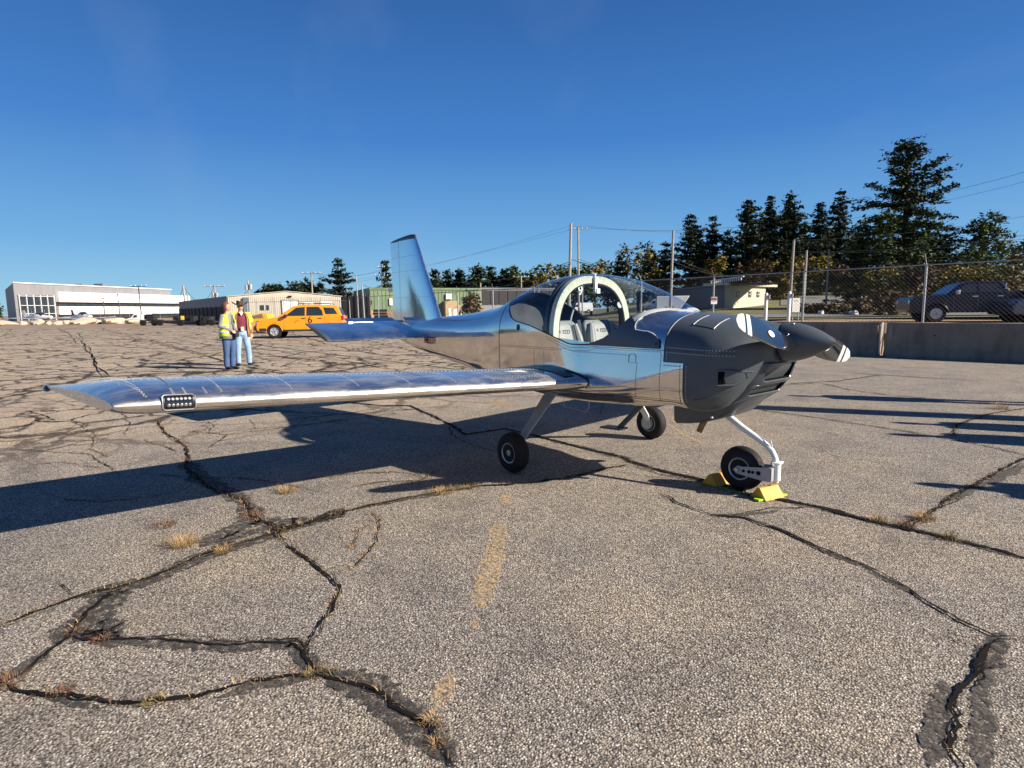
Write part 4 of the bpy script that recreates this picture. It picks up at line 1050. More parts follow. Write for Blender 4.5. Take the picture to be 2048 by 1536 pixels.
# verge begins right behind the barrier
pts0 = []
mb = MB(); rows = []
for d_ in (None, 22, 26, 30, 38):
    row = []
    for x in [-30+1.5*i for i in range(28)]:
        if d_ is None: row.append(Vector((x, 15.55, -.02)))
        else:
            y = {22: 15.62, 26: 17.5, 30: 24, 38: 34}[d_]; kx = max(0, min(1, (x+20)/8))
            row.append(Vector((x, y, (.60 if d_ == 22 else .62)*kx+(.004 if kx < .01 else 0))))
    rows.append(row)
mb.loft(rows, False); structure(mb.build('dry_verge', m_dry, recalc=False, angle=60))
tgrid('lawn', cols, (36, 44, 52, 60, 75, 86), m_lawn, -.03)
tgrid('road', list(range(1560, 2500, 40)), (78, 84, 92, 98), m_road, .05)
tgrid('near_road', list(range(1240, 2500, 40)), (38, 42, 46), m_road, .03)
tgrid('hill', cols, (86, 95, 110, 140, 200, 300, 600), m_lawn, -.02)
mb = MB(); mb.loft([[base(px, d_, .01) for px in range(-200, 1300, 60)] for d_ in (63, 72, 80)], False)
structure(mb.build('dirt_strip', m_dirt, recalc=False, smooth=False))
mb = MB(); mb.loft([[base(px, d_, .02) for px in range(-400, 1300, 60)] for d_ in (80, 110, 160, 400)], False)
structure(mb.build('far_field', m_dry, recalc=False, smooth=False))
# ================================================================== barriers
def concmat(name, c0, sc=2.0):
    m, nt, p, o = nodes(name); f = noise(nt, sc, 8, .65); g = noise(nt, 30, 4); s_ = noise(nt, 4, 4, .6, stretch=(1, 1, .12))
    m1 = N(nt, 'MixRGB'); m1.inputs[0].default_value = .5; L(nt, f, m1.inputs[1]); L(nt, s_, m1.inputs[2])
    L(nt, ramp(nt, m1.outputs[0], [(.32, tuple(c*.6 for c in c0)), (.5, c0), (.68, tuple(min(1, c*1.25) for c in c0))]), p.inputs['Base Color'])
    p.inputs['Roughness'].default_value = .9; bump(nt, p, g, .4, .01); return m
m_conc = concmat('weathered_concrete', (.25, .19, .14)); m_conc2 = concmat('stained_concrete', (.22, .17, .125))
def barrier(x0, x1, m, label):
    y0 = 14.72; t = thing('concrete_barrier', ((x0+x1)/2, y0, 0), label, 'concrete barrier', R_(2.5), 'concrete barriers along the fence')
    hw = (x1-x0)/2; mb = MB(); prof = [(-.30, 0), (-.30, .08), (-.20, .26), (-.09, .93), (-.075, .945), (.075, .945), (.09, .93), (.20, .26), (.30, .08), (.30, 0)]
    mb.loft([[Vector((x, a, b)) for a, b in prof] for x in (-hw, -hw+.03, hw-.03, hw)], True, (True, True)); mb.build('barrier_body', m, t, smooth=False)
    mb = MB()
    for sx_ in (-1, 1): mb.box((sx_*(hw-.12), -.155, .55), (.10, .03, .62))
    k = mb.build('end_key', m_conc, t, smooth=False)
    rr = random.Random(int(x0*10)); mb = MB()
    for _ in range(6):
        zz = rr.uniform(.35, .8); yy = -.20+(zz-.26)/(.93-.26)*.11; mb.lathe([(-.01, .02), (.004, .02)], (rr.uniform(-hw+.3, hw-.3), yy-.002, zz), (0, -1, .15), 8)
    mb.build('drain_hole', m_dark, t, smooth=False)
barrier(-2.02, 3.6, m_conc2, 'long grey concrete barrier at the right edge, below the purple pickup')
barrier(-7.9, -2.22, m_conc, 'concrete barrier behind the propeller, left of the barrier joint')
barrier(-13.8, -8.1, m_conc, 'concrete barrier mostly hidden behind the grey cowling')
mb = MB()
for dx in (-.05, .06): mb.tube([(-2.12+dx, 14.5, .9), (-2.12+dx*.5, 14.44, .05)], .016, 6)
tag(mb.build('conduit_pipe', m_cream), 'pale thin pipe in the gap between two concrete barriers', 'pipe')
# litter of leaves along the barrier foot
mb = MB(); rr = random.Random(5)
for _ in range(1500): blades(mb, Vector((rr.uniform(-9, 4), 14.38+rr.uniform(-.22, .03)+.0436*(rr.uniform(-1, 1)), .005)), 1, .05, .02, rr, 2)
stuff(mb.build('leaf_litter', m_rust, smooth=False, recalc=False), 'brown dead leaves along the foot of the barriers', 'leaves')
# ================================================================== chain link fence
m_galv = mat('galvanised_steel', (.36, .37, .38), .45, .6, .15, 10); m_wire = mat('chain_link_wire', (.085, .09, .095), .6, .3, .1, 10)
m_rustp = mat('rusty_steel', (.22, .09, .05), .8, .2, .3, 20)
def fence(P, ztop, z0f, label, pitch=.085, wr=.0024, arm=(0.0, -.22), post_r=.037, armm=None, mesh=True, screen=None, idx=None):
    o_ = Vector((P[0].x, P[0].y, 0)); t = thing('chain_link_fence', o_, label, 'fence')
    for i, q in enumerate(P):
        mb = MB(); b = Vector((q.x-o_.x, q.y-o_.y, z0f(q))); tp = Vector((b.x, b.y, ztop))
        mb.tube([b, tp], post_r, 10)
        mb.build('post', m_galv, t)
        mb = MB(); mb.tube([tp-Vector((0, 0, .02)), tp+Vector((arm[0], arm[1], .30))], post_r*.42, 6); mb.build('barb_arm', (armm or m_rustp) if i % 3 != 2 else m_galv, t)
    for k in range(len(P)-1):
        a = Vector((P[k].x-o_.x, P[k].y-o_.y, 0)); b = Vector((P[k+1].x-o_.x, P[k+1].y-o_.y, 0)); za = z0f(P[k])+.04
        mb = MB(); mb.tube([a+Vector((0, 0, ztop-.02)), b+Vector((0, 0, ztop-.02))], .022, 6); mb.build('top_rail', m_galv, t)
        u = (b-a); Ln = u.length; u.normalize(); nrm = Vector((-u.y, u.x, 0))
        if mesh:
            H = ztop-.02-za; mb = MB(); s = -H
            def seg(p0, p1, off):
                d_ = (p1-p0).normalized(); w_ = d_.cross(nrm).normalized()*wr
                n_ = nrm*wr
                mb.add([p0-w_+off, p0+w_+off, p1+w_+off, p1-w_+off, p0+n_*1.2+off, p1+n_*1.2+off, p0-n_*1.2+off, p1-n_*1.2+off], [(0, 4, 5, 3), (4, 1, 2, 5), (0, 3, 7, 6), (6, 7, 2, 1)])
            pt = pitch*1.414
            n = int((Ln+H)/pt)
            for i in range(n+1):
                s0 = -H+i*pt
                x0, z0 = (s0, 0) if s0 >= 0 else (0, -s0)
                x1, z1 = (s0+H, H) if s0+H <= Ln else (Ln, Ln-s0)
                if z1 > z0:
                    seg(a+u*x0+Vector((0, 0, za+z0)), a+u*x1+Vector((0, 0, za+z1)), nrm*.003)
                    seg(a+u*(Ln-x0)+Vector((0, 0, za+z0)), a+u*(Ln-x1)+Vector((0, 0, za+z1)), nrm*-.003)
            # twisted ends above the rail
            x = 0
            while x < Ln:
                q = a+u*x+Vector((0, 0, ztop-.01)); mb.add([q-u*.006, q+u*.006, q+u*.004+Vector((0, 0, .045))], [(0, 1, 2)]); x += pitch*1.414
            stuff(mb.build('wire_mesh', m_wire, t, smooth=False, recalc=False))
        for j in range(3):
            q = Vector((arm[0], arm[1], .30))*(.3+.33*j); mb = MB(); pts = [a.lerp(b, v)+Vector((0, 0, ztop-.02-.03*math.sin(math.pi*v)))+q for v in xr(0, 1, 6)]
            mb.tube(pts, .0022, 4); mb.build('barbed_wire', m_wire, t)
        if screen:
            mb = MB(); q = nrm*.02; mb.prism([(0, za), (Ln, za), (Ln, ztop-.08), (0, ztop-.08)], a+q, u, (0, 0, 1), nrm*.01); mb.build('privacy_screen', screen, t, smooth=False)
    return t
zr = lambda q: .58*max(0, min(1, (q.x+20)/8))
fp = [Vector((x, 16.95, 0)) for x in (5.6, 1.9, -1.83, -5.43, -8.9, -12.4, -15.9, -19.0)]
fence(fp, 2.64, zr, 'tall chain link fence behind the concrete barriers at right')
m_screen = mat('black_screen', (.022, .022, .024), .8, 0, .25, 3)
fp = [Vector((x, 17.0+.02*(-19-x), 0)) for x in (-19.4, -23, -26.6, -30.2, -33.8, -37.4, -41)]
fence(fp, 2.60, lambda q: 0, 'chain link fence with angled arms seen behind the tail cone', pitch=.11, wr=.003, armm=m_galv, arm=(.14, -.17))
pa, pb = base(478, 62), base(700, 60)
fp = [pa.lerp(pb, i/12) for i in range(13)]
fence(fp, 2.55, lambda q: 0, 'distant chain link fence in front of the cream gabled shed', pitch=.16, wr=.003, armm=m_galv, arm=(.12, -.12))
pa, pb = base(-60, 112), base(352, 96)
fp = [pa.lerp(pb, i/15) for i in range(16)]
fence(fp, 2.5, lambda q: 0, 'far left fence line in front of the modern terminal', pitch=.35, wr=.004, armm=m_galv, arm=(.1, -.1))
# ================================================================== buildings
def ribbed(name, col, scale=28, rough=.55, dirv=(0, 1, 0)):
    m, nt, p, o = nodes(name); f = noise(nt, 1.2, 5, .6, stretch=(1, 1, .25)); L(nt, ramp(nt, f, [(.3, tuple(c*.86 for c in col)), (.7, tuple(min(1, c*1.08) for c in col))]), p.inputs['Base Color'])
    p.inputs['Roughness'].default_value = rough; return m
m_csteel = ribbed('cream_steel_siding', (.47, .42, .34)); m_cream2 = ribbed('cream_block_wall', (.55, .49, .36)); m_dkside = ribbed('dark_steel_and_flank_shade', (.10, .12, .15)); m_gsteel = ribbed('green_steel', (.15, .22, .12))
m_brick = mat('tan_brick', (.42, .29, .17), .85, 0, .18, 12); m_bwhite = ribbed('white_cladding', (.78, .77, .74)); m_bgrey = ribbed('grey_cladding', (.20, .20, .215)); m_bdk = mat('dark_ribbon_glass', (.03, .032, .036), .25, 0, .3, .5)
m_glass = mat('window_glass', (.03, .04, .05), .12, .2, .3, 1.0); m_roofg = mat('grey_roof', (.16, .16, .17), .7, 0, .15, 2); m_wdoor = mat('white_door', (.70, .70, .68), .5, 0, .05, 2); m_wood = mat('weathered_wood', (.17, .12, .085), .9, 0, .3, 5)
m_mull = mat('white_mullion', (.62, .62, .62), .5, 0, .05)
class Wall:
    """local frame on a wall from a to b (seen from outside left to right)"""
    def __init__(s, a, b, org): s.a = Vector((a.x, a.y, 0))-org; s.u = Vector((b.x-a.x, b.y-a.y, 0)); s.L = s.u.length; s.u.normalize(); s.n = Vector((s.u.y, -s.u.x, 0))
    def p(s, x, z, off=0): return s.a+s.u*x+s.n*off+Vector((0, 0, z))
    def box(s, mb, x0, x1, z0, z1, d0, d1):
        v = [s.p(x, z, d_) for d_ in (d0, d1) for x, z in ((x0, z0), (x1, z0), (x1, z1), (x0, z1))]
        mb.add(v, [(0, 1, 2, 3), (7, 6, 5, 4), (0, 4, 5, 1), (1, 5, 6, 2), (2, 6, 7, 3), (3, 7, 4, 0)])
def part(name, m, t, fn, **k):
    mb = MB(); fn(mb); return mb.build(name, m, t, smooth=False, **k)
# modern terminal, far left
a, b = base(33, 150), base(345, 205); t = thing('terminal_building', (a.x, a.y, 0), 'modern grey and white two-storey terminal with tall glass front at far left', 'building')
og = Vector((a.x, a.y, 0)); W = Wall(a, b, og); b2 = base(16, 188); bk = Vector((b2.x-a.x, b2.y-a.y, 0))
def terminal_body(mb):
    H = 9.6; v = [W.p(0, 0), W.p(W.L, 0), W.p(W.L, 0)+bk, W.p(0, 0)+bk]; mb.add(v+[q+Vector((0, 0, H)) for q in v], [(0, 1, 5, 4), (1, 2, 6, 5), (2, 3, 7, 6), (3, 0, 4, 7), (4, 5, 6, 7)])
part('wall', m_bgrey, t, terminal_body)
part('roof_edge', m_mull, t, lambda mb: W.box(mb, -.1, W.L+.3, 9.6, 9.85, -.6, .25))
gx0, gx1 = .8, W.L*.19
gl = part('glass_front', m_glass, t, lambda mb: W.box(mb, gx0, gx1, .3, 6.6, .1, .3))
for i in range(6): part('mullion', m_mull, gl, lambda mb: W.box(mb, gx0+(gx1-gx0)*i/5-.07, gx0+(gx1-gx0)*i/5+.07, .2, 6.8, .3, .55))
for z in (1.9, 4.0, 6.4): part('transom', m_mull, gl, lambda mb: W.box(mb, gx0-.1, gx1+.1, z-.06, z+.06, .3, .5))
w0 = W.L*.205
part('upper_band', m_bwhite, t, lambda mb: W.box(mb, w0, W.L+8, 5.0, 7.7, .1, 1.2)); part('lower_band', m_bwhite, t, lambda mb: W.box(mb, w0, W.L+8, 1.6, 3.8, .1, .9))
rb = part('ribbon_window', m_bdk, t, lambda mb: W.box(mb, w0, W.L+7.5, 3.8, 5.0, .05, .4)); part('ground_floor_glass', m_bdk, t, lambda mb: W.box(mb, w0, W.L+7.5, 0, 1.6, .05, .4))
for i in range(12):
    x = w0+2+(W.L-w0-4)*i/11; part('window_pane', m_glass, rb, lambda mb: W.box(mb, x, x+2.2, 3.95, 4.85, .4, .46))
for x, w_, h in ((W.L*.42, 2.5, .5), (W.L*.55, 1.0, .9), (W.L*.8, 1.5, .4)): part('roof_unit', m_roofg, t, lambda mb: W.box(mb, x, x+w_, 9.85, 9.85+h, -6, -3))
# cream gabled shed; its shaded long flank is painted dark
a, b, c_ = base(458, 72), base(684, 77.5), base(361, 102); og = Vector((a.x, a.y, 0)); t = thing('gabled_shed', og, 'long cream steel shed with low gable behind the two people', 'shed')
W = Wall(a, b, og); V = Wall(c_, a, og); back = V.u*-V.L
def shed_body(mb):
    e, ap = 3.42, 4.05; v = [W.p(0, 0), W.p(W.L, 0), W.p(W.L, e), W.p(W.L/2, ap), W.p(0, e)]
    mb.add(v+[q+back for q in v], [(0, 1, 2, 3, 4), (1, 6, 7, 2), (0, 4, 9, 5)])
part('wall', m_csteel, t, shed_body)
def shed_roof(mb):
    e, ap = 3.47, 4.12; v = [W.p(-.15, e, .12), W.p(W.L/2, ap, .12), W.p(W.L+.15, e, .12)]; mb.add(v+[q+back for q in v]+[q+Vector((0, 0, -.07)) for q in v], [(0, 1, 4, 3), (1, 2, 5, 4), (0, 6, 7, 1), (1, 7, 8, 2)])
part('roof', m_csteel, t, shed_roof)
part('flank_shade_panel', m_dkside, t, lambda mb: V.box(mb, 0, V.L-.02, 2.2, 3.44, .03, .12))  # dark strip puts the flank's shade into its colour
part('flank_shadow_bay', mat('flank_bay_shade', (.085, .06, .05), .85), t, lambda mb: V.box(mb, 0, V.L-.02, 0, 2.2, .02, .05))  # dark sheet stands for shade in the bays between the posts
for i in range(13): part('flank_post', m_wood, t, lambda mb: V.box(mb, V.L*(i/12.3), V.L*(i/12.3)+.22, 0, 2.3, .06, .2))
for i in range(58): part('siding_rib', m_csteel, t, lambda mb: W.box(mb, W.L*i/58, W.L*i/58+.035, .0, 3.38+.0*i, .0, .035))
dr = part('white_door', m_wdoor, t, lambda mb: W.box(mb, W.L*.46, W.L*.60, 0, 2.9, .03, .10)); part('door_gap', m_dark, dr, lambda mb: W.box(mb, W.L*.528, W.L*.532, 0, 2.9, .10, .11)); part('door_frame', m_roofg, dr, lambda mb: (W.box(mb, W.L*.452, W.L*.46, 0, 3.0, .03, .14), W.box(mb, W.L*.60, W.L*.608, 0, 3.0, .03, .14), W.box(mb, W.L*.46, W.L*.60, 2.9, 3.0, .03, .14)))
wn_ = part('window', m_glass, t, lambda mb: W.box(mb, W.L*.265, W.L*.34, 1.75, 2.35, .03, .08)); part('window_mullion', m_mull, wn_, lambda mb: W.box(mb, W.L*.30, W.L*.306, 1.75, 2.35, .08, .10))
part('wall_lamp', m_dark, t, lambda mb: W.box(mb, W.L*.515, W.L*.545, 3.35, 3.5, .03, .25)); part('sign_board', m_bwhite, t, lambda mb: W.box(mb, W.L*.80, W.L*.91, 2.2, 2.75, .03, .08)); part('dark_panel', m_dkside, t, lambda mb: W.box(mb, W.L*.125, W.L*.175, 1.5, 3.3, .03, .3))
# dark screened yard
a, b = base(684, 74), base(742, 70); og = Vector((a.x, a.y, 0)); t = thing('screened_yard_wall', og, 'dark brown board wall between the cream shed and green building', 'wall'); W = Wall(a, b, og)
for i in range(14): part('board', m_wood if i % 3 else m_screen, t, lambda mb: W.box(mb, W.L*i/14+.01, W.L*(i+1)/14-.01, 0, 3.3+.05*(i % 2), 0, .06+.02*(i % 3)))
part('white_roof', m_bwhite, t, lambda mb: W.box(mb, W.L*.35, W.L*1.2, 3.85, 4.35, -6, -5.6))
# green building
a, b = base(742, 78), base(962, 84); og = Vector((a.x, a.y, 0)); t = thing('green_building', og, 'green steel building with tan brick entrance, seen either side of the fin', 'building'); W = Wall(a, b, og)
def box_body(H, D): 
    def f(mb): v = [W.p(0, 0), W.p(W.L, 0), W.p(W.L, 0, -D), W.p(0, 0, -D)]; mb.add(v+[q+Vector((0, 0, H)) for q in v], [(0, 1, 5, 4), (1, 2, 6, 5), (2, 3, 7, 6), (3, 0, 4, 7), (4, 5, 6, 7)])
    return f
part('wall', m_gsteel, t, box_body(4.25, 14)); part('roof_edge', m_gsteel, t, lambda mb: W.box(mb, -.1, W.L+.1, 4.25, 4.5, -14, .12)); part('brick_base', m_brick, t, lambda mb: W.box(mb, 0, W.L*.18, 0, 1.6, .02, .12))
be = part('brick_entrance', m_brick, t, lambda mb: (W.box(mb, W.L*.64, W.L*.76, 0, 2.7, .02, 1.2), W.box(mb, W.L*.76, W.L*.83, 0, 2.1, .02, 1.2)))
part('white_door', m_wdoor, be, lambda mb: (W.box(mb, W.L*.665, W.L*.69, 0, 1.7, 1.2, 1.26), W.box(mb, W.L*.71, W.L*.745, 0, 1.6, 1.2, 1.26), W.box(mb, W.L*.77, W.L*.82, 0, 1.2, 1.2, 1.26)))
part('vent_box', m_wdoor, t, lambda mb: W.box(mb, W.L*.665, W.L*.72, 2.95, 3.7, .02, .3)); part('white_sign', m_bwhite, t, lambda mb: W.box(mb, W.L*.16, W.L*.185, 2.2, 3.1, .02, .2))
for i in range(30): part('siding_rib', m_gsteel, t, lambda mb: W.box(mb, W.L*i/30, W.L*i/30+.05, 1.6, 4.2, .0, .05))
# stacked timber by it
t = thing('timber_stack', base(766, 68), 'stack of brown timber and crates left of the fin', 'timber stack', YAW*0)
for i in range(4):
    for j in range(5): mb = MB(); mb.box((-1.2+.85*i+.1*(j % 2), .1*j % .3, .17+.33*j), (.8, 1.0, .29)); mb.build('crate', m_wood, t, smooth=False)
# long dark building right of it with white car in front
a, b = base(962, 92), base(1130, 98); og = Vector((a.x, a.y, 0)); t = thing('dark_warehouse', og, 'low dark warehouse seen above the tail cone, right of the green building', 'building'); W = Wall(a, b, og)
part('wall', m_dkside, t, box_body(4.6, 12)); part('roof_edge', m_roofg, t, lambda mb: W.box(mb, -.1, W.L+.1, 4.6, 4.85, -12, .1)); part('lower_wall', m_bgrey, t, lambda mb: W.box(mb, 0, W.L, 0, 2.1, .02, .2))
for i in range(10): part('wall_panel', m_screen, t, lambda mb: W.box(mb, W.L*i/10+.1, W.L*(i+1)/10-.1, 2.3, 4.4, .02, .12))
# cream flat-roofed block house at right
zc_ = 1.30; a, b = base(1448, 72), base(1529, 80); c_ = base(1335, 96); og = Vector((a.x, a.y, zc_)); t = thing('cream_guardhouse', og, 'cream flat-roofed block building behind the fence with three small windows', 'building')
og2 = Vector((a.x, a.y, 0)); W = Wall(a, b, og2); V = Wall(c_, a, og2)
def gh(mb):
    H = 2.75; v = [W.p(0, -.6), W.p(W.L, -.6), W.p(W.L, -.6)-V.u*V.L, W.p(0, -.6)-V.u*V.L]; mb.add(v+[Vector((q.x, q.y, H)) for q in v], [(0, 1, 5, 4), (1, 2, 6, 5), (2, 3, 7, 6), (4, 5, 6, 7)])
part('wall', m_cream2, t, gh); part('shaded_flank', m_dkside, t, lambda mb: V.box(mb, 0, V.L-.02, -.6, 2.7, .0, .05))  # dark panel paints the shade of the flank over the cream block
part('roof_slab', m_cream2, t, lambda mb: W.box(mb, -.1, W.L+2.6, 2.75, 3.05, -2.8, .5)); part('roof', m_roofg, t, lambda mb: V.box(mb, 0, V.L, 2.75, 3.0, -6, .2))
rt = part('roof_deck', m_dark, t, lambda mb: V.box(mb, V.L*.74, V.L*1.18, 3.05, 3.12, -3, -.4))
for i in range(16): part('roof_baluster', m_bwhite, t, lambda mb: V.box(mb, V.L*(.74+.0265*i), V.L*(.74+.0265*i)+.16, 3.12, 3.5, -.6, -.5))
part('roof_rail', m_bwhite, t, lambda mb: V.box(mb, V.L*.73, V.L*1.17, 3.5, 3.62, -.65, -.45))
for x in (.27, .55, .76):
    w_ = part('window', m_glass, t, lambda mb: W.box(mb, W.L*x, W.L*(x+.075), 1.35, 2.1, .01, .05)); part('window_bar', m_cream2, w_, lambda mb: (W.box(mb, W.L*(x+.035), W.L*(x+.042), 1.35, 2.1, .05, .07), W.box(mb, W.L*x, W.L*(x+.075), 1.7, 1.76, .05, .07)))
# white trailer left of it
t = thing('white_trailer', base(1342, 66, .95), 'white slope-ended trailer left of the cream guardhouse, just past the windscreen', 'trailer', R_(38))
mb = MB(); mb.prism([(-1.6, .4), (1.0, .4), (1.9, 1.75), (-1.6, 1.75)], (0, -.9, 0), (1, 0, 0), (0, 0, 1), (0, 1.8, 0)); bevel(mb.build('trailer_body', m_bwhite, t, smooth=False), .05)
for x in (-.6, .1): mb = MB(); mb.lathe([(-.1, .3), (.1, .3)], (x, -.92, .3), (0, 1, 0), 18); mb.build('trailer_wheel', m_tyre, t)
mb = MB(); mb.tube([(-1.6, 0, .5), (-2.6, 0, .45)], .05, 6); mb.build('drawbar', m_galv, t)
# ================================================================== trees
def leafmat(name, a, b, c_):
    m, nt, p, o = nodes(name); f = noise(nt, .9, 4, .6); oi = N(nt, 'ObjectInfo'); g = noise(nt, 7, 2)
    mm = N(nt, 'MixRGB'); mm.inputs[0].default_value = .5; L(nt, f, mm.inputs[1]); L(nt, g, mm.inputs[2])
    col = ramp(nt, mm.outputs[0], [(.34, a), (.5, b), (.64, c_)]); h = N(nt, 'HueSaturation'); ma = N(nt, 'Math'); ma.operation = 'MULTIPLY_ADD'; ma.inputs[1].default_value = .5; ma.inputs[2].default_value = .75
    L(nt, oi.outputs['Random'], ma.inputs[0]); L(nt, ma.outputs[0], h.inputs['Value']); L(nt, col, h.inputs['Color']); L(nt, h.outputs[0], p.inputs['Base Color'])
    p.inputs['Roughness'].default_value = .7; p.inputs['Specular IOR Level'].default_value = .25
    return m
m_pine = leafmat('pine_needles', (.010, .018, .008), (.024, .038, .014), (.055, .070, .026))
m_spruce = leafmat('spruce_needles', (.010, .020, .013), (.022, .036, .022), (.042, .06, .034))
m_leafg = leafmat('green_leaves', (.020, .038, .010), (.055, .082, .022), (.11, .14, .04))
m_leafo = leafmat('autumn_leaves', (.07, .065, .014), (.16, .13, .026), (.28, .21, .045))
m_leafb = leafmat('brown_leaves', (.045, .032, .018), (.10, .065, .032), (.18, .12, .05))
m_bark = mat('tree_bark', (.075, .055, .042), .9, 0, .3, 4)
def clump(mb, c, s, r, n=5, flat_=.45):
    for _ in range(n):
        d_ = Vector((r.gauss(0, 1), r.gauss(0, 1), r.gauss(0, 1)*flat_)).normalized(); o_ = c+d_*s*r.uniform(.1, .75)
        a = Vector((r.gauss(0, 1), r.gauss(0, 1), r.gauss(0, .5))).normalized(); b = a.cross(Vector((r.gauss(0, .4), r.gauss(0, .4), 1))).normalized()
        k = s*r.uniform(.35, .75)
        mb.add([o_-a*k*.5-b*k*.25, o_+a*k*.2-b*k*.35, o_+a*k*.75, o_+b*k*.35], [(0, 1, 2, 3)])
def conifer(px, dep, top_y, wid, label, seed, m=None, kind='pine_tree', z=None, openness=.0, dens=1.0, lean_=0, group='conifers behind the fence', cs=1.0, low=.12, flat_top=False, cat='pine tree'):
    z0 = th(px, dep) if z is None else z
    b = base(px, dep, z0); v = ray(px, top_y); H = CAM.z+v.z*dep-z0; Wd = wid*dep/FPX/2
    r = random.Random(seed); t = thing(kind, b, label, cat, 0, group)
    tr = MB(); pts = [Vector((lean_*H*k*k, 0, H*k*.98-.3*(k == 0))) for k in (0, .3, .6, 1)]; tr.tube(pts, [H*.018+.05, H*.014+.03, H*.008+.02, .02], 7)
    cr = MB(); s0 = max(.22, dep*cs*4.6/FPX*1.5); Wd *= 1.62
    nt_ = max(9, int((H*(1-low))/(.85 if dep < 85 else 1.0)*dens/1.2)); ga = r.uniform(0, 6); peak = r.uniform(1.5, 2.6); flo = r.uniform(.75, 1.0)
    for i in range(nt_):
        k = low+(1-low)*((i+.3)/nt_)**.93; h0 = H*k; tier = r.uniform(.62, 1.12)*(1.25 if r.random() < .16 else 1)
        prof = max(.05, (1-k**peak))*flo*(.78+.22*min(1, (1-k)*3))
        nbr = r.choice((5, 6, 7)) if k < .85 else 4; side = r.uniform(0, 6.28); asym = r.uniform(0, .35)
        for b_i in range(nbr):
            a_ = ga+b_i*6.283/nbr+r.uniform(-.35, .35); dx, dy = math.cos(a_), math.sin(a_)
            ln = Wd*prof*tier*r.uniform(.6, 1.1)*(1+asym*math.cos(a_-side))
            if openness and r.random() < openness*.6: ln *= .4
            up = r.uniform(-.08, .14)+.45*k*k-.10
            p0 = Vector((lean_*H*k*k, 0, h0+r.uniform(-.25, .25))); tip = p0+Vector((dx*ln, dy*ln, ln*up))
            tr.tube([p0, tip], [.02+.010*ln, .008], 3)
            n = max(2, int(ln/s0*2.1))
            for j in range(n):
                f = (j+.6)/n; c = p0.lerp(tip, f)+Vector((r.uniform(-1, 1), r.uniform(-1, 1), r.uniform(-.22, .22)))*s0*.5; c.z += .10*ln*f*f
                clump(cr, c, s0*(1.75-.5*f), r, 9, .40)
        ga += 1.1
    clump(cr, Vector((lean_*H, 0, H*.98)), s0*.7, r, 5, 1.5)
    tr.build('trunk', m_bark, t, recalc=False); cr.build('crown', m or m_pine, t, smooth=False, recalc=False)
    return t
def broadleaf(px, dep, top_y, wid, label, seed, m=None, kind='broadleaf_tree', z=None, n=170, group='broadleaf trees behind the fence', low=.18, cat='tree'):
    z0 = th(px, dep) if z is None else z
    b = base(px, dep, z0); v = ray(px, top_y); H = CAM.z+v.z*dep-z0; Wd = wid*dep/FPX/2
    r = random.Random(seed); t = thing(kind, b, label, cat, 0, group)
    tr = MB(); tr.tube([(0, 0, -.3), (.02*H, 0, H*.3), (0, .02*H, H*.6)], [H*.022+.05, H*.016+.04, .04], 7)
    for i in range(7): a = i*.9; tr.tube([(0, 0, H*(.25+.05*i)), (Wd*.6*math.cos(a), Wd*.6*math.sin(a), H*(.45+.06*i))], [.05+.004*H, .012], 5)
    cr = MB(); s0 = max(.24, dep*5.2/FPX*1.5)
    lobes = [(Vector((Wd*.55*math.cos(i*2.4)*r.uniform(.3, 1), Wd*.55*math.sin(i*2.4)*r.uniform(.3, 1), H*(low+.14+(1-low-.30)*i/8))), Wd*r.uniform(.42, .68)*(1.0-.45*max(0, i/8-.5))) for i in range(9)]
    for c, rad in lobes:
        for _ in range(n//9):
            d_ = Vector((r.gauss(0, 1), r.gauss(0, 1), r.gauss(0, 1)*.9)).normalized(); q = c+d_*rad*r.uniform(.55, 1.08); q.z = min(max(q.z, H*low), H*1.0)
            clump(cr, q, s0*1.45, r, 10, .9)
    tr.build('trunk', m_bark, t, recalc=False); cr.build('crown', m or m_leafg, t, smooth=False, recalc=False)
    return t
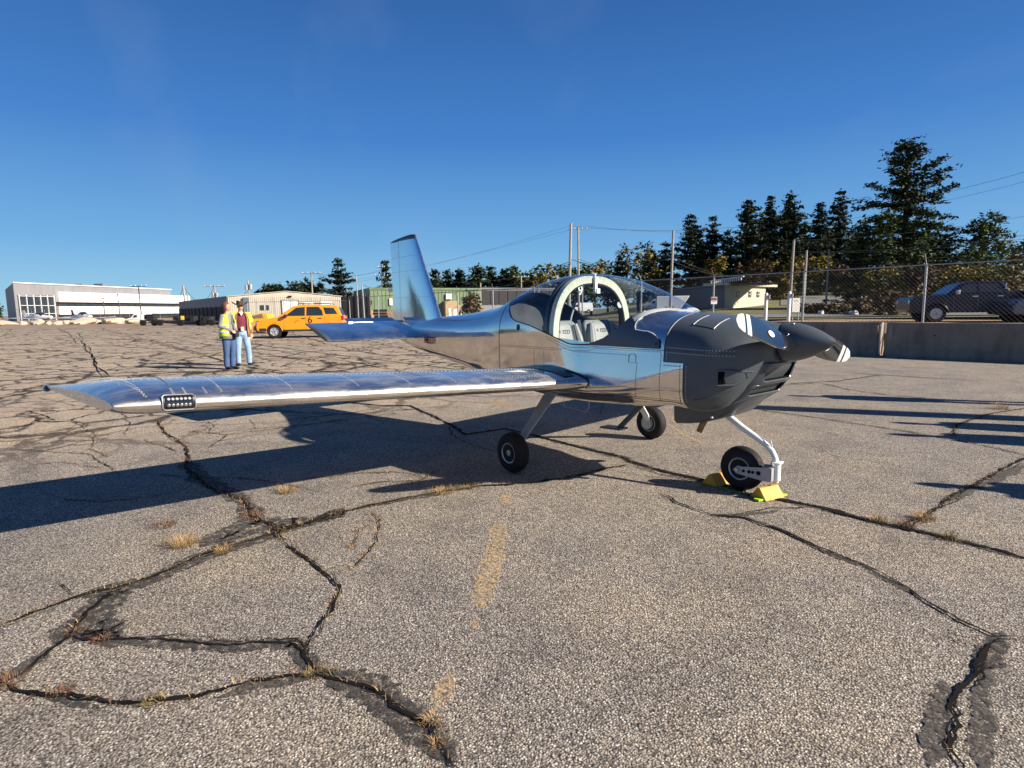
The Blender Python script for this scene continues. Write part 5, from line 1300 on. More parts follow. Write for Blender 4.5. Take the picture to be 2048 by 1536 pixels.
# right hand stand of pines (column, depth, top row, width)
conifer(1378, 98, 430, 74, 'dense pine at the left end of the right-hand stand, beside the lone pole', 1, low=.06, dens=1.3)
conifer(1420, 102, 436, 66, 'narrow topped pine, second from left in the right-hand stand', 2, low=.06, dens=1.2)
conifer(1490, 96, 404, 104, 'broad dark pine, third from left in the right-hand stand', 3, low=.05, dens=1.5)
conifer(1532, 104, 396, 84, 'dark pine tucked between two broader pines', 4, low=.05, dens=1.4)
conifer(1571, 97, 392, 98, 'tall dense pine just left of the two bare utility poles', 5, low=.05, dens=1.5)
conifer(1630, 106, 409, 74, 'loose pine with forked tips behind the bare utility poles', 6, openness=.25, low=.06, dens=1.2)
conifer(1668, 108, 386, 84, 'slender greyish pine left of the tallest pine', 7, openness=.2, m=m_spruce, low=.06, dens=1.3)
def great_pine():
    px, dep = 1796, 66; z0 = th(px, dep); H = CAM.z+ray(px, 294).z*dep-z0; b = base(px, dep, z0)
    t = thing('pine_tree', b, 'tallest pine in the photo with long flat open branches', 'pine tree', 0, 'conifers behind the fence'); r = random.Random(77); tr = MB(); cr = MB()
    tr.tube([(0, 0, -.3), (.1, 0, H*.4), (.0, 0, H*.75), (-.2, 0, H)], [.42, .30, .17, .04], 9)
    sc_ = dep/FPX
    # (height fraction, side reach in picture px, rise px): boughs read off the tree's outline
    B = [(.955,-22,22),(.955,24,18),(.91,-38,22),(.91,36,20),(.87,-42,10),(.86,66,26),(.82,-40,14),(.815,82,22),(.77,-28,8),(.765,70,12),(.72,-70,12),(.715,96,20),(.69,-52,2),(.68,60,4),(.645,-84,10),(.64,70,-2),(.61,-92,-4),(.60,52,-8),(.565,-74,-10),(.56,88,-6),(.52,-50,-8),(.52,118,-14),(.48,124,-20),(.47,-60,-6),(.43,96,-10),(.42,-74,-8),(.38,84,-8),(.36,-66,-8),(.32,76,-6),(.28,-60,0),(.27,66,0),(.22,60,0),(.2,-54,0)]
    for k, dx, up in B:
        for sp in (0, r.choice((-1, 1))*r.uniform(.5, .9), r.choice((-1, 1))*r.uniform(1.2, 1.6)):
            L_ = abs(dx)*sc_*(1.05 if sp == 0 else r.uniform(.35, .7)); s = 1 if dx > 0 else -1
            dirv = (c_r*s*math.cos(sp)+Vector((c_d.x, c_d.y, 0)).normalized()*math.sin(sp)); h = H*(k+r.uniform(-.012, .012))
            p0 = Vector((0, 0, h-abs(up)*sc_*.5)); tip = p0+dirv*L_+Vector((0, 0, up*sc_)); mid = p0.lerp(tip, .5)+Vector((0, 0, -.10*L_ if up > 0 else .06*L_))
            tr.tube([p0, mid, tip], [.07, .045, .015], 5)
            n = max(4, int(L_/.30))
            for j in range(n):
                f = .18+.82*(j+.5)/n; c = (p0.lerp(mid, f*2) if f < .5 else mid.lerp(tip, f*2-1))
                for _ in range(4): clump(cr, c+Vector((r.gauss(0, .36), r.gauss(0, .36), r.uniform(-.08, .26))), .56, r, 5, .28)
    for _ in range(16): clump(cr, Vector((-.2+r.gauss(0, .35), r.gauss(0, .35), H*(1-r.random()*.06))), .42, r, 5, .8)
    tr.build('trunk', m_bark, t, recalc=False); cr.build('crown', m_pine, t, smooth=False, recalc=False)
great_pine()
conifer(1716, 62, 440, 82, 'shadowy hemlock left of the tallest pine trunk', 8, low=.04, dens=1.4)
broadleaf(1748, 60, 412, 92, 'dense dark leafy tree in front of the tallest pine', 9, m=m_leafg, n=330)
broadleaf(1806, 62, 424, 100, 'bushy tree with a pointed top below the tallest pine', 10, m=m_leafg, n=330)
conifer(1880, 66, 470, 110, 'wide low pine right of the tallest pine', 11, low=.05, dens=1.4, openness=.1)
broadleaf(1955, 66, 417, 92, 'rounded pale green tree standing alone at the right', 12, m=m_leafg, n=330)
broadleaf(2022, 74, 466, 100, 'olive autumn tree at the right edge of the photo', 13, m=m_leafo, n=260)
broadleaf(1920, 58, 495, 120, 'green understorey tree below the rounded pale tree', 14, m=m_leafg, n=260, low=.05)
broadleaf(2110, 70, 470, 120, 'olive tree just outside the right edge', 15, m=m_leafo, n=200)
for i, (px, ty, w, lb) in enumerate([(1398,478,70,'dark pine filling the gap behind the two leftmost pines'),(1450,462,80,'dark pine filling the gap left of the broad dark pine'),(1512,440,80,'dark pine seen between the broad pine and its neighbour'),(1602,452,84,'dark pine filling the gap left of the loose forked pine'),(1650,460,90,'dark pine low behind the slender greyish pine'),(1700,452,90,'dark pine between the slender greyish pine and the tallest pine'),(1850,480,90,'dark pine low behind the tallest pine')]):
    conifer(px, 116, ty, w, lb, 220+i, low=.04, dens=1.2)
# autumn scrub below the stand
for i, (px, dep, ty, w, m_, lb) in enumerate([
 (1425, 92, 512, 52, m_leafo, 'yellow green small tree under the leftmost pines'),
 (1500, 90, 525, 80, m_leafb, 'brown shrub under the broad dark pine'),
 (1560, 92, 520, 84, m_leafo, 'orange brown shrub behind the cream guardhouse roof'),
 (1625, 104, 515, 80, m_leafo, 'yellow brown shrub behind the bare utility poles'),
 (1690, 102, 528, 90, m_leafb, 'brown thicket left of the near fence post'),
 (1760, 54, 534, 100, m_leafo, 'dark brown thicket behind the pickup bonnet'),
 (1830, 52, 530, 90, m_leafb, 'reddish brown thicket at the rusty fence post'),
 (1880, 54, 535, 90, m_leafo, 'yellow shrub just right of the rusty fence post'),
 (1940, 52, 538, 100, m_leafo, 'olive shrub above the pickup cab'),
 (2010, 50, 540, 110, m_leafo, 'brown shrub above the pickup bed')]):
    broadleaf(px, dep, ty, w, lb, 40+i, m=m_, kind='shrub', n=210, group='autumn shrubs along the road', low=.0, cat='shrub')
for i, (px, dep, ty, w, lb) in enumerate([(1716, 44, 604, 90, 'low brown brush on the verge left of the pickup'), (1640, 46, 612, 70, 'reddish brush around the pale boulders'), (1780, 40, 585, 110, 'grey brown brush at the pickup front'), (2060, 44, 560, 140, 'grey bare brush behind the pickup bed')]):
    broadleaf(px, dep, ty, w, lb, 60+i, m=m_leafb, kind='brush', n=150, group='brush on the verge', low=.0, cat='brush')
# middle tree line
L_ = [(1330,100,484,58,'p','pine just left of the lone pole, right of the canopy top'),(1275,100,488,74,'o','round gold-green tree above the canopy top'),(1240,104,512,60,'p','dark pine behind the canopy, left of the gold-green tree'),(1300,112,500,60,'p','dark pine behind the gold-green tree'),
(1215,120,528,54,'g','low green tree right of the crossarm pole'),(1182,115,524,50,'o','orange tinged tree just right of the crossarm pole'),(1150,112,530,44,'g','green tree behind the twin poles'),(1122,118,527,44,'g','dark round tree left of the tall bare pole'),(1080,110,532,58,'o','orange edged tree left of the canopy'),(1052,112,533,50,'g','green tree next to the orange edged tree'),
(1030,116,531,44,'p','dark pine in the middle tree line above the canopy tail'),(1010,116,540,44,'p','short dark pine in the middle tree line'),(985,118,533,44,'p','pine with thin top in the middle tree line'),(958,112,531,46,'p','tallest pine of the middle tree line, right of the fin'),(935,118,545,40,'g','low tree in a dip of the tree line'),(921,114,537,36,'p','narrow pine right of the fin'),(897,114,540,36,'p','second pine right of the fin'),(872,112,538,42,'p','first pine right of the fin'),(848,118,545,42,'p','pine half hidden by the fin leading edge'),
(1005,126,548,60,'g','green tree filling behind the short dark pine'),(1060,126,545,70,'g','green tree filling behind the orange edged tree'),(905,128,553,70,'g','green tree filling behind the narrow pine')]
for i, (px, dep, ty, w, k, lb) in enumerate(L_):
    if k == 'p': conifer(px, dep, ty, w*1.25, lb, 100+i, z=0 if px < 1200 else None, group='middle tree line', low=.1, dens=1.0)
    else: broadleaf(px, dep, ty, w*1.7, lb, 100+i, z=0 if px < 1200 else None, m=m_leafo if k == 'o' else m_leafg, group='middle tree line', n=150)
conifer(775, 95, 520, 44, 'dark conifer partly hidden by the rudder', 140, z=0, low=.1, group=None)
conifer(681, 92, 516, 62, 'single tall spruce standing clear left of the fin', 141, z=0, m=m_spruce, kind='spruce_tree', cat='spruce', low=.1, dens=1.5, group=None)
for i, (px, ty, w, lb) in enumerate([(532,570,40,'leftmost low round pine above the cream shed'),(553,564,40,'second round pine above the cream shed'),(580,566,44,'third round pine above the cream shed'),(608,556,54,'highest round pine above the cream shed gable'),(635,564,44,'rightmost round pine above the cream shed'),(748,582,50,'low dark tree behind the green building roof')]):
    broadleaf(px, 118, ty, w*1.1, lb, 150+i, z=0, m=m_pine, kind='round_pine', group='round pines above the shed', n=120, low=.1)
broadleaf(942, 74, 588, 46, 'round brown bush in front of the green building', 160, z=0, m=m_leafb, kind='bush', n=120, group=None, low=.0, cat='bush')
for i in range(9): broadleaf(-30+i*9.5-8, 260, 612+(i*37 % 5), 30, 'low distant woodland tree at the far left horizon, number %s from the left' % ['first','second','third','fourth','fifth','sixth','seventh','eighth','ninth'][i], 170+i, z=0, m=m_leafg, kind='distant_tree', n=40, group='distant trees at far left') if i < 4 else None
# wood out of frame at left, mirrored in the fin
for i in range(7): conifer(-1350-i*260, 58+6*(i % 3), 470+20*(i % 2), 200, '%s dark pine counted outward from the left edge of the photo, out of frame' % ('first', 'second', 'third', 'fourth', 'fifth', 'sixth', 'seventh')[i], 190+i, z=0, group='pines outside the left edge', low=.05, dens=.8, cs=1.6)
# ================================================================== poles and wires
m_pole = mat('utility_pole_wood', (.30, .27, .24), .85, 0, .2, 5); m_wirek = mat('power_wire', (.03, .03, .032), .6); m_dkpole = mat('dark_lamp_pole', (.05, .045, .045), .6)
def pole(px, dep, top_y, r0, label, lean_=0, cross=None, m=None, z=None, group='utility poles', xf=None, name='utility_pole', cat='utility pole'):
    z0 = (th(px, dep) if px > 1180 else 0) if z is None else z
    b = base(px, dep, z0); H = CAM.z+ray(px+lean_, top_y).z*dep-z0; t = thing(name, b, label, cat, 0, group)
    dx = c_r*(lean_*dep/FPX)
    mb = MB(); mb.tube([Vector((0, 0, -.2)), Vector((dx.x, dx.y, H))], [r0, r0*.72], 9); mb.build('pole', m or m_pole, t)
    for zf_, hl in (cross or []):
        q = Vector((dx.x*zf_, dx.y*zf_, H*zf_)); mb = MB(); mb.tube([q-c_r*hl, q+c_r*hl], .05*max(1, dep/70), 6); ca = mb.build('crossarm', m or m_pole, t)
        for s in (-.9, -.35, .4, .9): mb = MB(); mb.tube([q+c_r*hl*s, q+c_r*hl*s+Vector((0, 0, .22))], .04*max(1, dep/70), 6); mb.build('insulator', m_bwhite, ca)
    if xf:
        for zf_, sd in xf: mb = MB(); q = Vector((dx.x*zf_, dx.y*zf_, H*zf_))+c_r*sd*.35; mb.lathe([(-.45, .28), (.45, .28)], q, (0, 0, 1), 12); mb.build('transformer', m_grey, t)
    return Vector((b.x+dx.x, b.y+dx.y, z0+H))
pT = pole(1137, 58, 450, .17, 'tall bare leaning pole just left of the crossarm pole', 5)
pC = pole(1158, 78, 458, .16, 'pole with a single crossarm right beside the tall bare pole', -2, cross=[(.985, 1.25)])
p3 = pole(1340, 52, 464, .13, 'bare pole between the canopy and the pine stand', 3)
p4 = pole(1578, 50, 483, .13, 'taller of the two bare poles above the propeller blade', 3)
p5 = pole(1606, 50, 502, .12, 'shorter bare pole beside the near fence post', 1)
p6 = pole(1651, 70, 500, .12, 'thin pole by the road in front of the slender pine', 0)
p7 = pole(1043, 96, 552, .15, 'small crossarm pole rising above the tail cone', 0, cross=[(.97, 1.3)], z=0)
p8 = pole(962, 88, 566, .14, 'thin bare pole right of the fin', 0, z=0); 
p9 = pole(627, 100, 545, .16, 'crossarm pole above the cream shed roof', 0, cross=[(.98, 1.6)], z=0)
p10 = pole(502, 110, 561, .2, 'pole with transformers above the man in the hat', -2, z=0, xf=[(.82, -1), (.84, 1.2)])
p11 = pole(433, 120, 571, .2, 'crossarm pole with transformers above the dark shed flank', 0, cross=[(.97, 2.2)], z=0, xf=[(.72, -1), (.72, 1)])
p12 = pole(374, 100, 571, .22, 'stout leaning pole at the far end of the dark shed flank', -3, z=0)
p12b = pole(379, 110, 581, .15, 'short thin pole right beside the stout leaning pole', -1, z=0)
p13 = pole(717, 62, 552, .075, 'thin pale mast left of the fin, the taller of two', -1, z=0, m=m_galv, name='mast', cat='mast', group='masts left of the fin')
p14 = pole(729, 60, 570, .09, 'shorter pale mast left of the fin', -2, z=0, m=m_galv, name='mast', cat='mast', group='masts left of the fin')
p15 = pole(767, 90, 530, .09, 'thin dark aerial mast beside the rudder', -1, z=0, m=m_dkpole, cross=[(.95, .5), (.8, 1.0)], name='mast', cat='mast', group='masts left of the fin')
for px, dep, ty, lb, cw in ((283, 100, 572, 'tall dark double lamp post in front of the white terminal', 1.4), (210, 118, 596, 'short dark lamp post in front of the white terminal', 1.0), (240, 118, 588, 'thin lamp post between the two dark lamp posts', .2)):
    pole(px, dep, ty, .11, lb, -1, m=m_dkpole, z=0, cross=[(.99, cw)], name='lamp_post', cat='lamp post', group='lamp posts by the terminal')
def wire(a, b, sag, label, r=.012, par='power lines'):
    pts = [a.lerp(b, i/16)-Vector((0, 0, sag*4*(i/16)*(1-i/16))) for i in range(17)]; mb = MB(); mb.tube([p-a for p in pts], r, 4)
    o = mb.build('power_line', m_wirek, smooth=False); o.location = a; tag(o, label, 'power line', par)
far_r = [at(2300, 268, 50), at(2300, 290, 50), at(2300, 378, 46), at(2300, 424, 42), at(2300, 436, 42)]
wire(pC+Vector((0, 0, .2))-c_r*1.1, far_r[0], 3.2, 'uppermost power line crossing the tallest pine', .014)
wire(pC+Vector((0, 0, .2))+c_r*1.1, far_r[1], 3.2, 'second power line crossing the tallest pine', .012)
wire(p4, far_r[2], .8, 'power line running right from the taller bare pole', .012)
wire(p4-Vector((0, 0, .9)), far_r[3], .8, 'lower power line at the right edge of the sky', .014); wire(p5-Vector((0, 0, .2)), far_r[4], .7, 'lowest power line at the right edge of the sky', .012)
wire(at(300, 590, 180), pC+Vector((0, 0, .2))-c_r*1.1, 4.5, 'long faint power line left of the crossarm pole passing behind the fin', .012)
wire(at(240, 598, 190), pC+Vector((0, 0, .1))+c_r*.5, 4.0, 'faint power line sloping down left from the crossarm pole', .010)
wire(pT-Vector((0, 0, 3.4)), p3-Vector((0, 0, 2.2)), .8, 'thick cable between the tall bare pole and the lone pole', .025); wire(pC-Vector((0, 0, 4.0)), p3-Vector((0, 0, 2.0)), .9, 'upper thin cable reaching the lone pole', .02)
wire(at(900, 562, 90), pT-Vector((0, 0, 3.6)), .8, 'thick cable descending left from the tall bare pole', .03); wire(at(930, 572, 90), pT-Vector((0, 0, 4.2)), .8, 'lower thick cable left of the tall bare pole', .03)
wire(p3-Vector((0, 0, 2.2)), p4-Vector((0, 0, 2.6)), 1.0, 'drooping cable in front of the left pines', .018); wire(p3-Vector((0, 0, 2.6)), at(1450, 552, 60), .2, 'service cable dropping right from the lone pole', .018)
wire(p12, p11, 3.0, 'slack cable between the stout leaning pole and the transformer pole', .04); wire(p11-Vector((0, 0, 1.5)), p10-Vector((0, 0, 1.5)), 2.2, 'slack cable above the dark shed flank', .04); wire(p12, at(345, 610, 110), 1.0, 'cable dropping left from the stout leaning pole', .03)
wire(p9, at(778, 535, 92), 1.0, 'thin line from the shed pole towards the rudder', .02); wire(p14, at(800, 565, 62), .5, 'low cable from the shorter mast to the green building', .02)
# ================================================================== small fixtures at right
def sign(px, py0, py1, wpx, dep, name, m, label, rz=0, legs=True):
    c = at(px, (py0+py1)/2, dep); h = (py1-py0)*dep/FPX; w = wpx*dep/FPX; z0 = th(px, dep); ang = math.atan2(c_r.y, c_r.x)+rz
    t = thing(name, (c.x, c.y, z0), label, 'sign', ang); mb = MB(); mb.box((0, 0, c.z-z0), (w, .03, h)); pn = mb.build('sign_panel', m, t, smooth=False)
    if legs:
        for s in (-.38, .38): mb = MB(); mb.tube([(w*s, .03, 0), (w*s, .03, c.z-z0+h*.45)], .025, 6); mb.build('sign_post', m_galv, t)
    return t, w, h, c.z-z0, pn
t, w, h, zc1, pn = sign(1592, 596, 624, 15, 30, 'notice_board', m_bwhite, 'white notice board on posts behind the fence, above the propeller')
for j, (tx, sz) in enumerate((('NOTICE', .075), ('- - - - -', .07), ('- - - -', .07))): text_mesh('sign_lettering', tx, sz, m_grey, t, frame_matrix((0, -.02, zc1+h*(.3-.28*j)), (1, 0, 0), (0, 0, 1)), .001, 1, .8)
t, w, h, zc1, pn = sign(1428, 594, 608, 12, 21.4, 'warning_sign', m_bwhite, 'small red and white warning sign hung on the fence', legs=False)
mb = MB(); mb.box((0, -.018, zc1+h*.22), (w*.9, .004, h*.42)); mb.build('red_band', m_red, t, smooth=False)
text_mesh('sign_lettering', 'WARNING', .038, m_bwhite, t, frame_matrix((0, -.024, zc1+h*.22), (1, 0, 0), (0, 0, 1)), .001, 1, .9); text_mesh('sign_lettering', 'RESTRICTED', .026, m_red, t, frame_matrix((0, -.02, zc1-h*.15), (1, 0, 0), (0, 0, 1)), .001, 1, .9)
for px, ty, by, dep, lb in ((1531, 586, 640, 30, 'pale bollard post behind the fence, left of the notice board'), (1577, 583, 636, 31, 'thicker pale bollard post right beside the notice board')):
    c = base(px, dep, .62); H = CAM.z+ray(px, ty).z*dep-.62; t = thing('bollard_post', c, lb, 'bollard', 0, 'pale bollard posts'); mb = MB(); mb.lathe([(0, .085), (H-.06, .085), (H, .05)], (0, 0, 0), (0, 0, 1), 14); mb.build('post', m_bwhite, t); mb = MB(); mb.box((.12, 0, H*.86), (.14, .06, .2)); mb.build('junction_box', m_grey, t, smooth=False)
def boulder(px, py, wpx, hpx, dep, z0, seed, label, m, group):
    c = base(px, dep, z0); r = random.Random(seed); w, h = wpx*dep/FPX/2, hpx*dep/FPX; mb = MB(); mb.ell((0, 0, h*.42), (w, w*r.uniform(.6, .9), h*.58), 12, 8, Euler((r.uniform(-.2, .2), r.uniform(-.2, .2), YAW+1.57+r.uniform(-.4, .4))).to_matrix())
    mb.v = [tuple(Vector(v)*(1+.14*math.sin(v[0]*7/w*.6+seed)+.10*math.sin(v[1]*9/w*.5+v[2]*6/h+seed*2))) for v in mb.v]
    o = mb.build('boulder', m, angle=25); o.location = c; tag(o, label, 'boulder', group)
m_rock = concmat('pale_rock', (.42, .36, .28), 1.2); m_rock2 = concmat('white_rock', (.55, .53, .5), 1.2)
boulder(1641, 0, 12, 9, 44, .75, 5, 'small pale rock on the verge near the notice board', m_rock2, 'rocks on the verge'); boulder(1707, 0, 20, 10, 42, .74, 6, 'larger white rock on the verge left of the pickup', m_rock2, 'rocks on the verge')
bl = [(8,40,9,'long low tan boulder cut by the left photo edge'),(45,16,8,'small tan boulder, second from the left edge'),(72,26,10,'tan boulder under the first parked plane'),(96,12,8,'small boulder right of the first parked plane'),(118,26,9,'low tan boulder between the parked planes'),(133,14,9,'short pale boulder left of the big block'),(165,50,13,'largest tan block under the second parked plane'),(196,10,9,'tiny tan boulder right of the largest block'),(225,46,13,'wide mossy block left of the white van'),(266,34,11,'tan block below the white van')]
for i, (px, w, h, lb) in enumerate(bl): boulder(px, 0, w, h, 88, -.05, 20+i, lb, m_rock, 'boulders along the far apron edge')
# ================================================================== vehicles
def paint(name, col, rough=.28, coat=.8): return mat(name, col, rough, 0, .04, 2, coat=coat)
m_yel = paint('orange_yellow_paint', (.86, .29, .006)); m_purp = mat('dark_purple_paint', (.010, .006, .024), .22, 0, .04, 2, spec=.35); m_vwhite = paint('white_vehicle_paint', (.70, .70, .70)); m_plast = mat('dark_plastic', (.02, .02, .022), .6); m_tail = mat('tail_lamp_red', (.45, .015, .02), .2); m_alloy = mat('alloy_wheel', (.5, .5, .52), .35, .5)
m_eqy = paint('equipment_yellow', (.62, .36, .03), .5, .2); m_blk = mat('number_red_black', (.10, .008, .004), .4)
def vehicle(name, loc, rz, label, L_, W_, low, green, windows, wheels, wr, body_m, sc=1.0, zbelt=1.1, zroof=1.7, tum=.18, group=None, cat='car'):
    """x runs from the nose (0) to the tail (L_); both flanks are built"""
    t = thing(name, loc, label, cat, rz, group); t.scale = (sc, sc, sc)
    cx = L_/2
    mb = MB(); mb.prism(low, (-cx, -W_/2, 0), (1, 0, 0), (0, 0, 1), (0, W_, 0)); b = mb.build('body', body_m, t, smooth=False); bevel(b, .06, 3, 50)
    hw = lambda z: W_/2-.045-tum*max(0, (z-zbelt)/(zroof-zbelt))
    mb = MB(); n = len(green)
    mb.add([Vector((x-cx, -hw(z), z)) for x, z in green]+[Vector((x-cx, hw(z), z)) for x, z in green], [tuple(range(n-1, -1, -1)), tuple(range(n, 2*n))]+[(i, (i+1) % n, (i+1) % n+n, i+n) for i in range(n)])
    c = mb.build('cabin', body_m, t, smooth=False); bevel(c, .05, 3, 30)
    for poly in windows:
        for s in (-1, 1):
            mb = MB(); k = len(poly); a = [Vector((x-cx, s*(hw(z)+.004), z)) for x, z in poly]; bq = [v+Vector((0, s*-.03, 0)) for v in a]
            mb.add(a+bq, [tuple(range(k)), tuple(range(2*k-1, k-1, -1))]+[(i, (i+1) % k, (i+1) % k+k, i+k) for i in range(k)]); mb.build('side_window', m_glass, c, smooth=False)
    for i in range(len(green)-1):
        (x0, z0), (x1, z1) = green[i], green[i+1]
        if abs(z1-z0) > .28 and i in (0, len(green)-2):
            mb = MB(); f0, f1 = .12, .9; p0 = (x0+(x1-x0)*f0, z0+(z1-z0)*f0); p1 = (x0+(x1-x0)*f1, z0+(z1-z0)*f1); nx, nz = (z1-z0), -(x1-x0); l = math.hypot(nx, nz); nx, nz = nx/l*-.006, nz/l*-.006
            if i == 0: nx, nz = -abs(nx), abs(nz)
            else: nx, nz = abs(nx), abs(nz)
            w0_, w1_ = hw(p0[1])-.07, hw(p1[1])-.07
            mb.quad((p0[0]-cx+nx, -w0_, p0[1]+nz), (p0[0]-cx+nx, w0_, p0[1]+nz), (p1[0]-cx+nx, w1_, p1[1]+nz), (p1[0]-cx+nx, -w1_, p1[1]+nz)); mb.build('windscreen' if i == 0 else 'rear_window', m_glass, c, smooth=False)
    for wx in wheels:
        for s in (-1, 1):
            ctr = Vector((wx-cx, s*(W_/2-.13), wr)); mb = MB(); mb.lathe([(-.02, wr*.60), (-.11, wr*.62), (-.115, wr*.9), (-.09, wr), (.09, wr), (.115, wr*.9), (.11, wr*.62), (.04, wr*.60)], ctr, (0, s, 0), 30); wh = mb.build('wheel', m_tyre, t)
            mb = MB(); mb.lathe([(.06, wr*.62), (.10, wr*.63), (.105, wr*.56), (.07, wr*.52)], ctr, (0, s, 0), 26)
            mb.lathe([(.06, .001), (.085, wr*.16), (.09, .001)], ctr, (0, s, 0), 12)
            for k in range(5):
                a = 2*math.pi*k/5+.3; d_ = Vector((math.cos(a), 0, math.sin(a))); q = Vector((-d_.z, 0, d_.x)); o0 = ctr+Vector((0, s*.075, 0)); mb.add([o0-q*wr*.16, o0+q*wr*.16, o0+d_*wr*.57+q*wr*.12, o0+d_*wr*.57-q*wr*.12]+[v+Vector((0, s*.022, 0)) for v in (o0-q*wr*.13, o0+q*wr*.13, o0+d_*wr*.57+q*wr*.09, o0+d_*wr*.57-q*wr*.09)], [(4, 5, 6, 7), (0, 1, 5, 4), (1, 2, 6, 5), (2, 3, 7, 6), (3, 0, 4, 7)])
            mb.build('rim', m_alloy, wh, angle=30); mb = MB(); mb.lathe([(.05, wr*.54), (.06, wr*.54)], ctr, (0, s, 0), 20); mb.build('brake_disc', m_plast, wh)
            mb = MB(); mb.tube([Vector((wx-cx+math.cos(a)*(wr*1.17), s*(W_/2-.012), wr+math.sin(a)*wr*1.17)) for a in xr(.05, 3.09, 14)], .028, 6); mb.build('wheel_arch', body_m, t)
            mb = MB(); mb.lathe([(-.3, wr*1.12), (-.06, wr*1.12)], ctr+Vector((0, 0, .01)), (0, s, 0), 20); mb.build('wheel_well', m_dark, t)
    return t, c, hw, cx
def arched(pts_top, bot, wheels, R):
    """closed outline with wheel openings, front at x=0"""
    out = list(pts_top)
    for wx in sorted(wheels, reverse=True):
        out += [(wx+R*math.cos(a), max(bot, .34+R*math.sin(a))) for a in xr(0.0, math.pi, 12)] if True else []
    return out
suv_low = arched([(.10,.36),(.02,.46),(0,.60),(.03,.80),(.16,.93),(.60,1.02),(1.05,1.09),(1.3,1.11),(4.28,1.14),(4.40,1.08),(4.44,.78),(4.42,.50),(4.34,.36)], .34, (.90, 3.52), .43)
suv_green = [(1.05,1.07),(1.86,1.655),(2.25,1.72),(3.65,1.71),(4.12,1.63),(4.36,1.10)]
suv_win = [[(1.46,1.15),(2.02,1.58),(2.46,1.61),(2.46,1.15)],[(2.54,1.15),(2.54,1.615),(3.16,1.61),(3.34,1.40),(3.38,1.15)],[(3.50,1.22),(3.38,1.58),(3.92,1.55),(4.12,1.22)]]
c = base(606, 34.0, 0); suv_rz = R_(59)
suv, cab, hw, cx = vehicle('airport_suv', (c.x, c.y, 0), suv_rz, 'orange-yellow airport SUV with a dark number 6 on its rear door', 4.44, 1.80, suv_low, suv_green, suv_win, (.90, 3.52), .35, m_yel, 1.07)
def vbox(t, name, m, c_, d_, bev=0, par=None):
    mb = MB(); mb.box(c_, d_); o = mb.build(name, m, par or t, smooth=False)
    if bev: bevel(o, bev)
    return o
for s in (-1, 1):
    text_mesh('door_number', '6', .50, m_blk, suv, frame_matrix((2.72-cx, -.912, .93), (1, 0, 0), (0, 0, 1)), .003, 1, 1.0) if s < 0 else None
    for x in (2.40, 3.22): vbox(suv, 'door_handle', m_yel if False else m_plast, (x-cx, s*.915, 1.02), (.20, .03, .035), .008)
    for x in (1.40, 2.50, 3.46): vbox(suv, 'door_seam', m_seam, (x-cx, s*.9005, .78), (.010, .004, .66))
    vbox(suv, 'sill_trim', m_plast, (2.2-cx, s*.90, .40), (1.75, .03, .10), .01)
    mb = MB(); mb.tube([(2.1-cx, s*.66, 1.74), (2.2-cx, s*.66, 1.79), (3.7-cx, s*.66, 1.78), (3.8-cx, s*.66, 1.73)], .02, 6); mb.build('roof_rail', m_plast, suv)
    vbox(suv, 'door_mirror', m_plast, (1.52-cx, s*1.0, 1.16), (.16, .22, .15), .03)
    vbox(suv, 'tail_lamp', m_tail, (4.36-cx, s*.83, 1.02), (.14, .16, .24), .02); vbox(suv, 'head_lamp', m_lens, (.12-cx, s*.72, .80), (.20, .30, .16), .03)
    vbox(suv, 'bumper_trim', m_plast, (.35-cx, s*.905, .46), (.34, .03, .14), .01)
mb = MB(); 
for q in ((0, 0), (.07, .05), (.13, .08)): mb.tube([(1.93-cx+q[0], -.915, .80+q[1]), (2.03-cx+q[0], -.915, .88+q[1]*.4)], .010, 4)
mb.build('door_emblem', m_plast, suv); vbox(suv, 'grille', m_plast, (.0-cx, 0, .68), (.03, 1.0, .18)); vbox(suv, 'roof_light', m_bwhite, (2.55-cx, 0, 1.80), (.35, .9, .10), .02)
# purple pickup beyond the fence
pk_low = arched([(.10,.42),(.0,.55),(.0,.95),(.15,1.10),(1.45,1.20),(1.6,1.22),(3.75,1.24),(3.78,1.30),(5.72,1.32),(5.78,1.25),(5.80,.60),(5.70,.48)], .42, (1.02, 4.62), .47)
pk_green = [(1.35,1.18),(1.92,1.66),(2.15,1.73),(3.40,1.72),(3.68,1.22)]
pk_win = [[(1.68,1.27),(2.05,1.60),(2.45,1.64),(2.45,1.27)],[(2.54,1.27),(2.54,1.64),(3.22,1.62),(3.42,1.27)]]
c = base(1955, 27.6, .60)
pk, cab, hw, cx = vehicle('pickup_truck', (c.x, c.y, .61), math.atan2(c_r.y, c_r.x)+R_(-17), 'dark purple crew-cab pickup parked behind the chain link fence', 5.8, 1.95, pk_low, pk_green, pk_win, (1.02, 4.62), .38, m_purp, 1.06, 1.22, 1.73, .18, cat='pickup truck')
for s in (-1, 1):
    vbox(pk, 'door_mirror', m_alloy, (1.72-cx, s*1.06, 1.28), (.12, .20, .18), .03); vbox(pk, 'head_lamp', m_lens, (.06-cx, s*.78, .88), (.12, .28, .2), .03)
    for x in (2.38, 3.28): vbox(pk, 'door_handle', m_alloy, (x-cx, s*.985, 1.10), (.2, .03, .04), .008)
    for x in (1.62, 2.50, 3.55): vbox(pk, 'door_seam', m_seam, (x-cx, s*.9765, .85), (.010, .004, .70))
vbox(pk, 'cab_pillar_strip', m_alloy, (3.50-cx, -.86, 1.46), (.05, .02, .36))
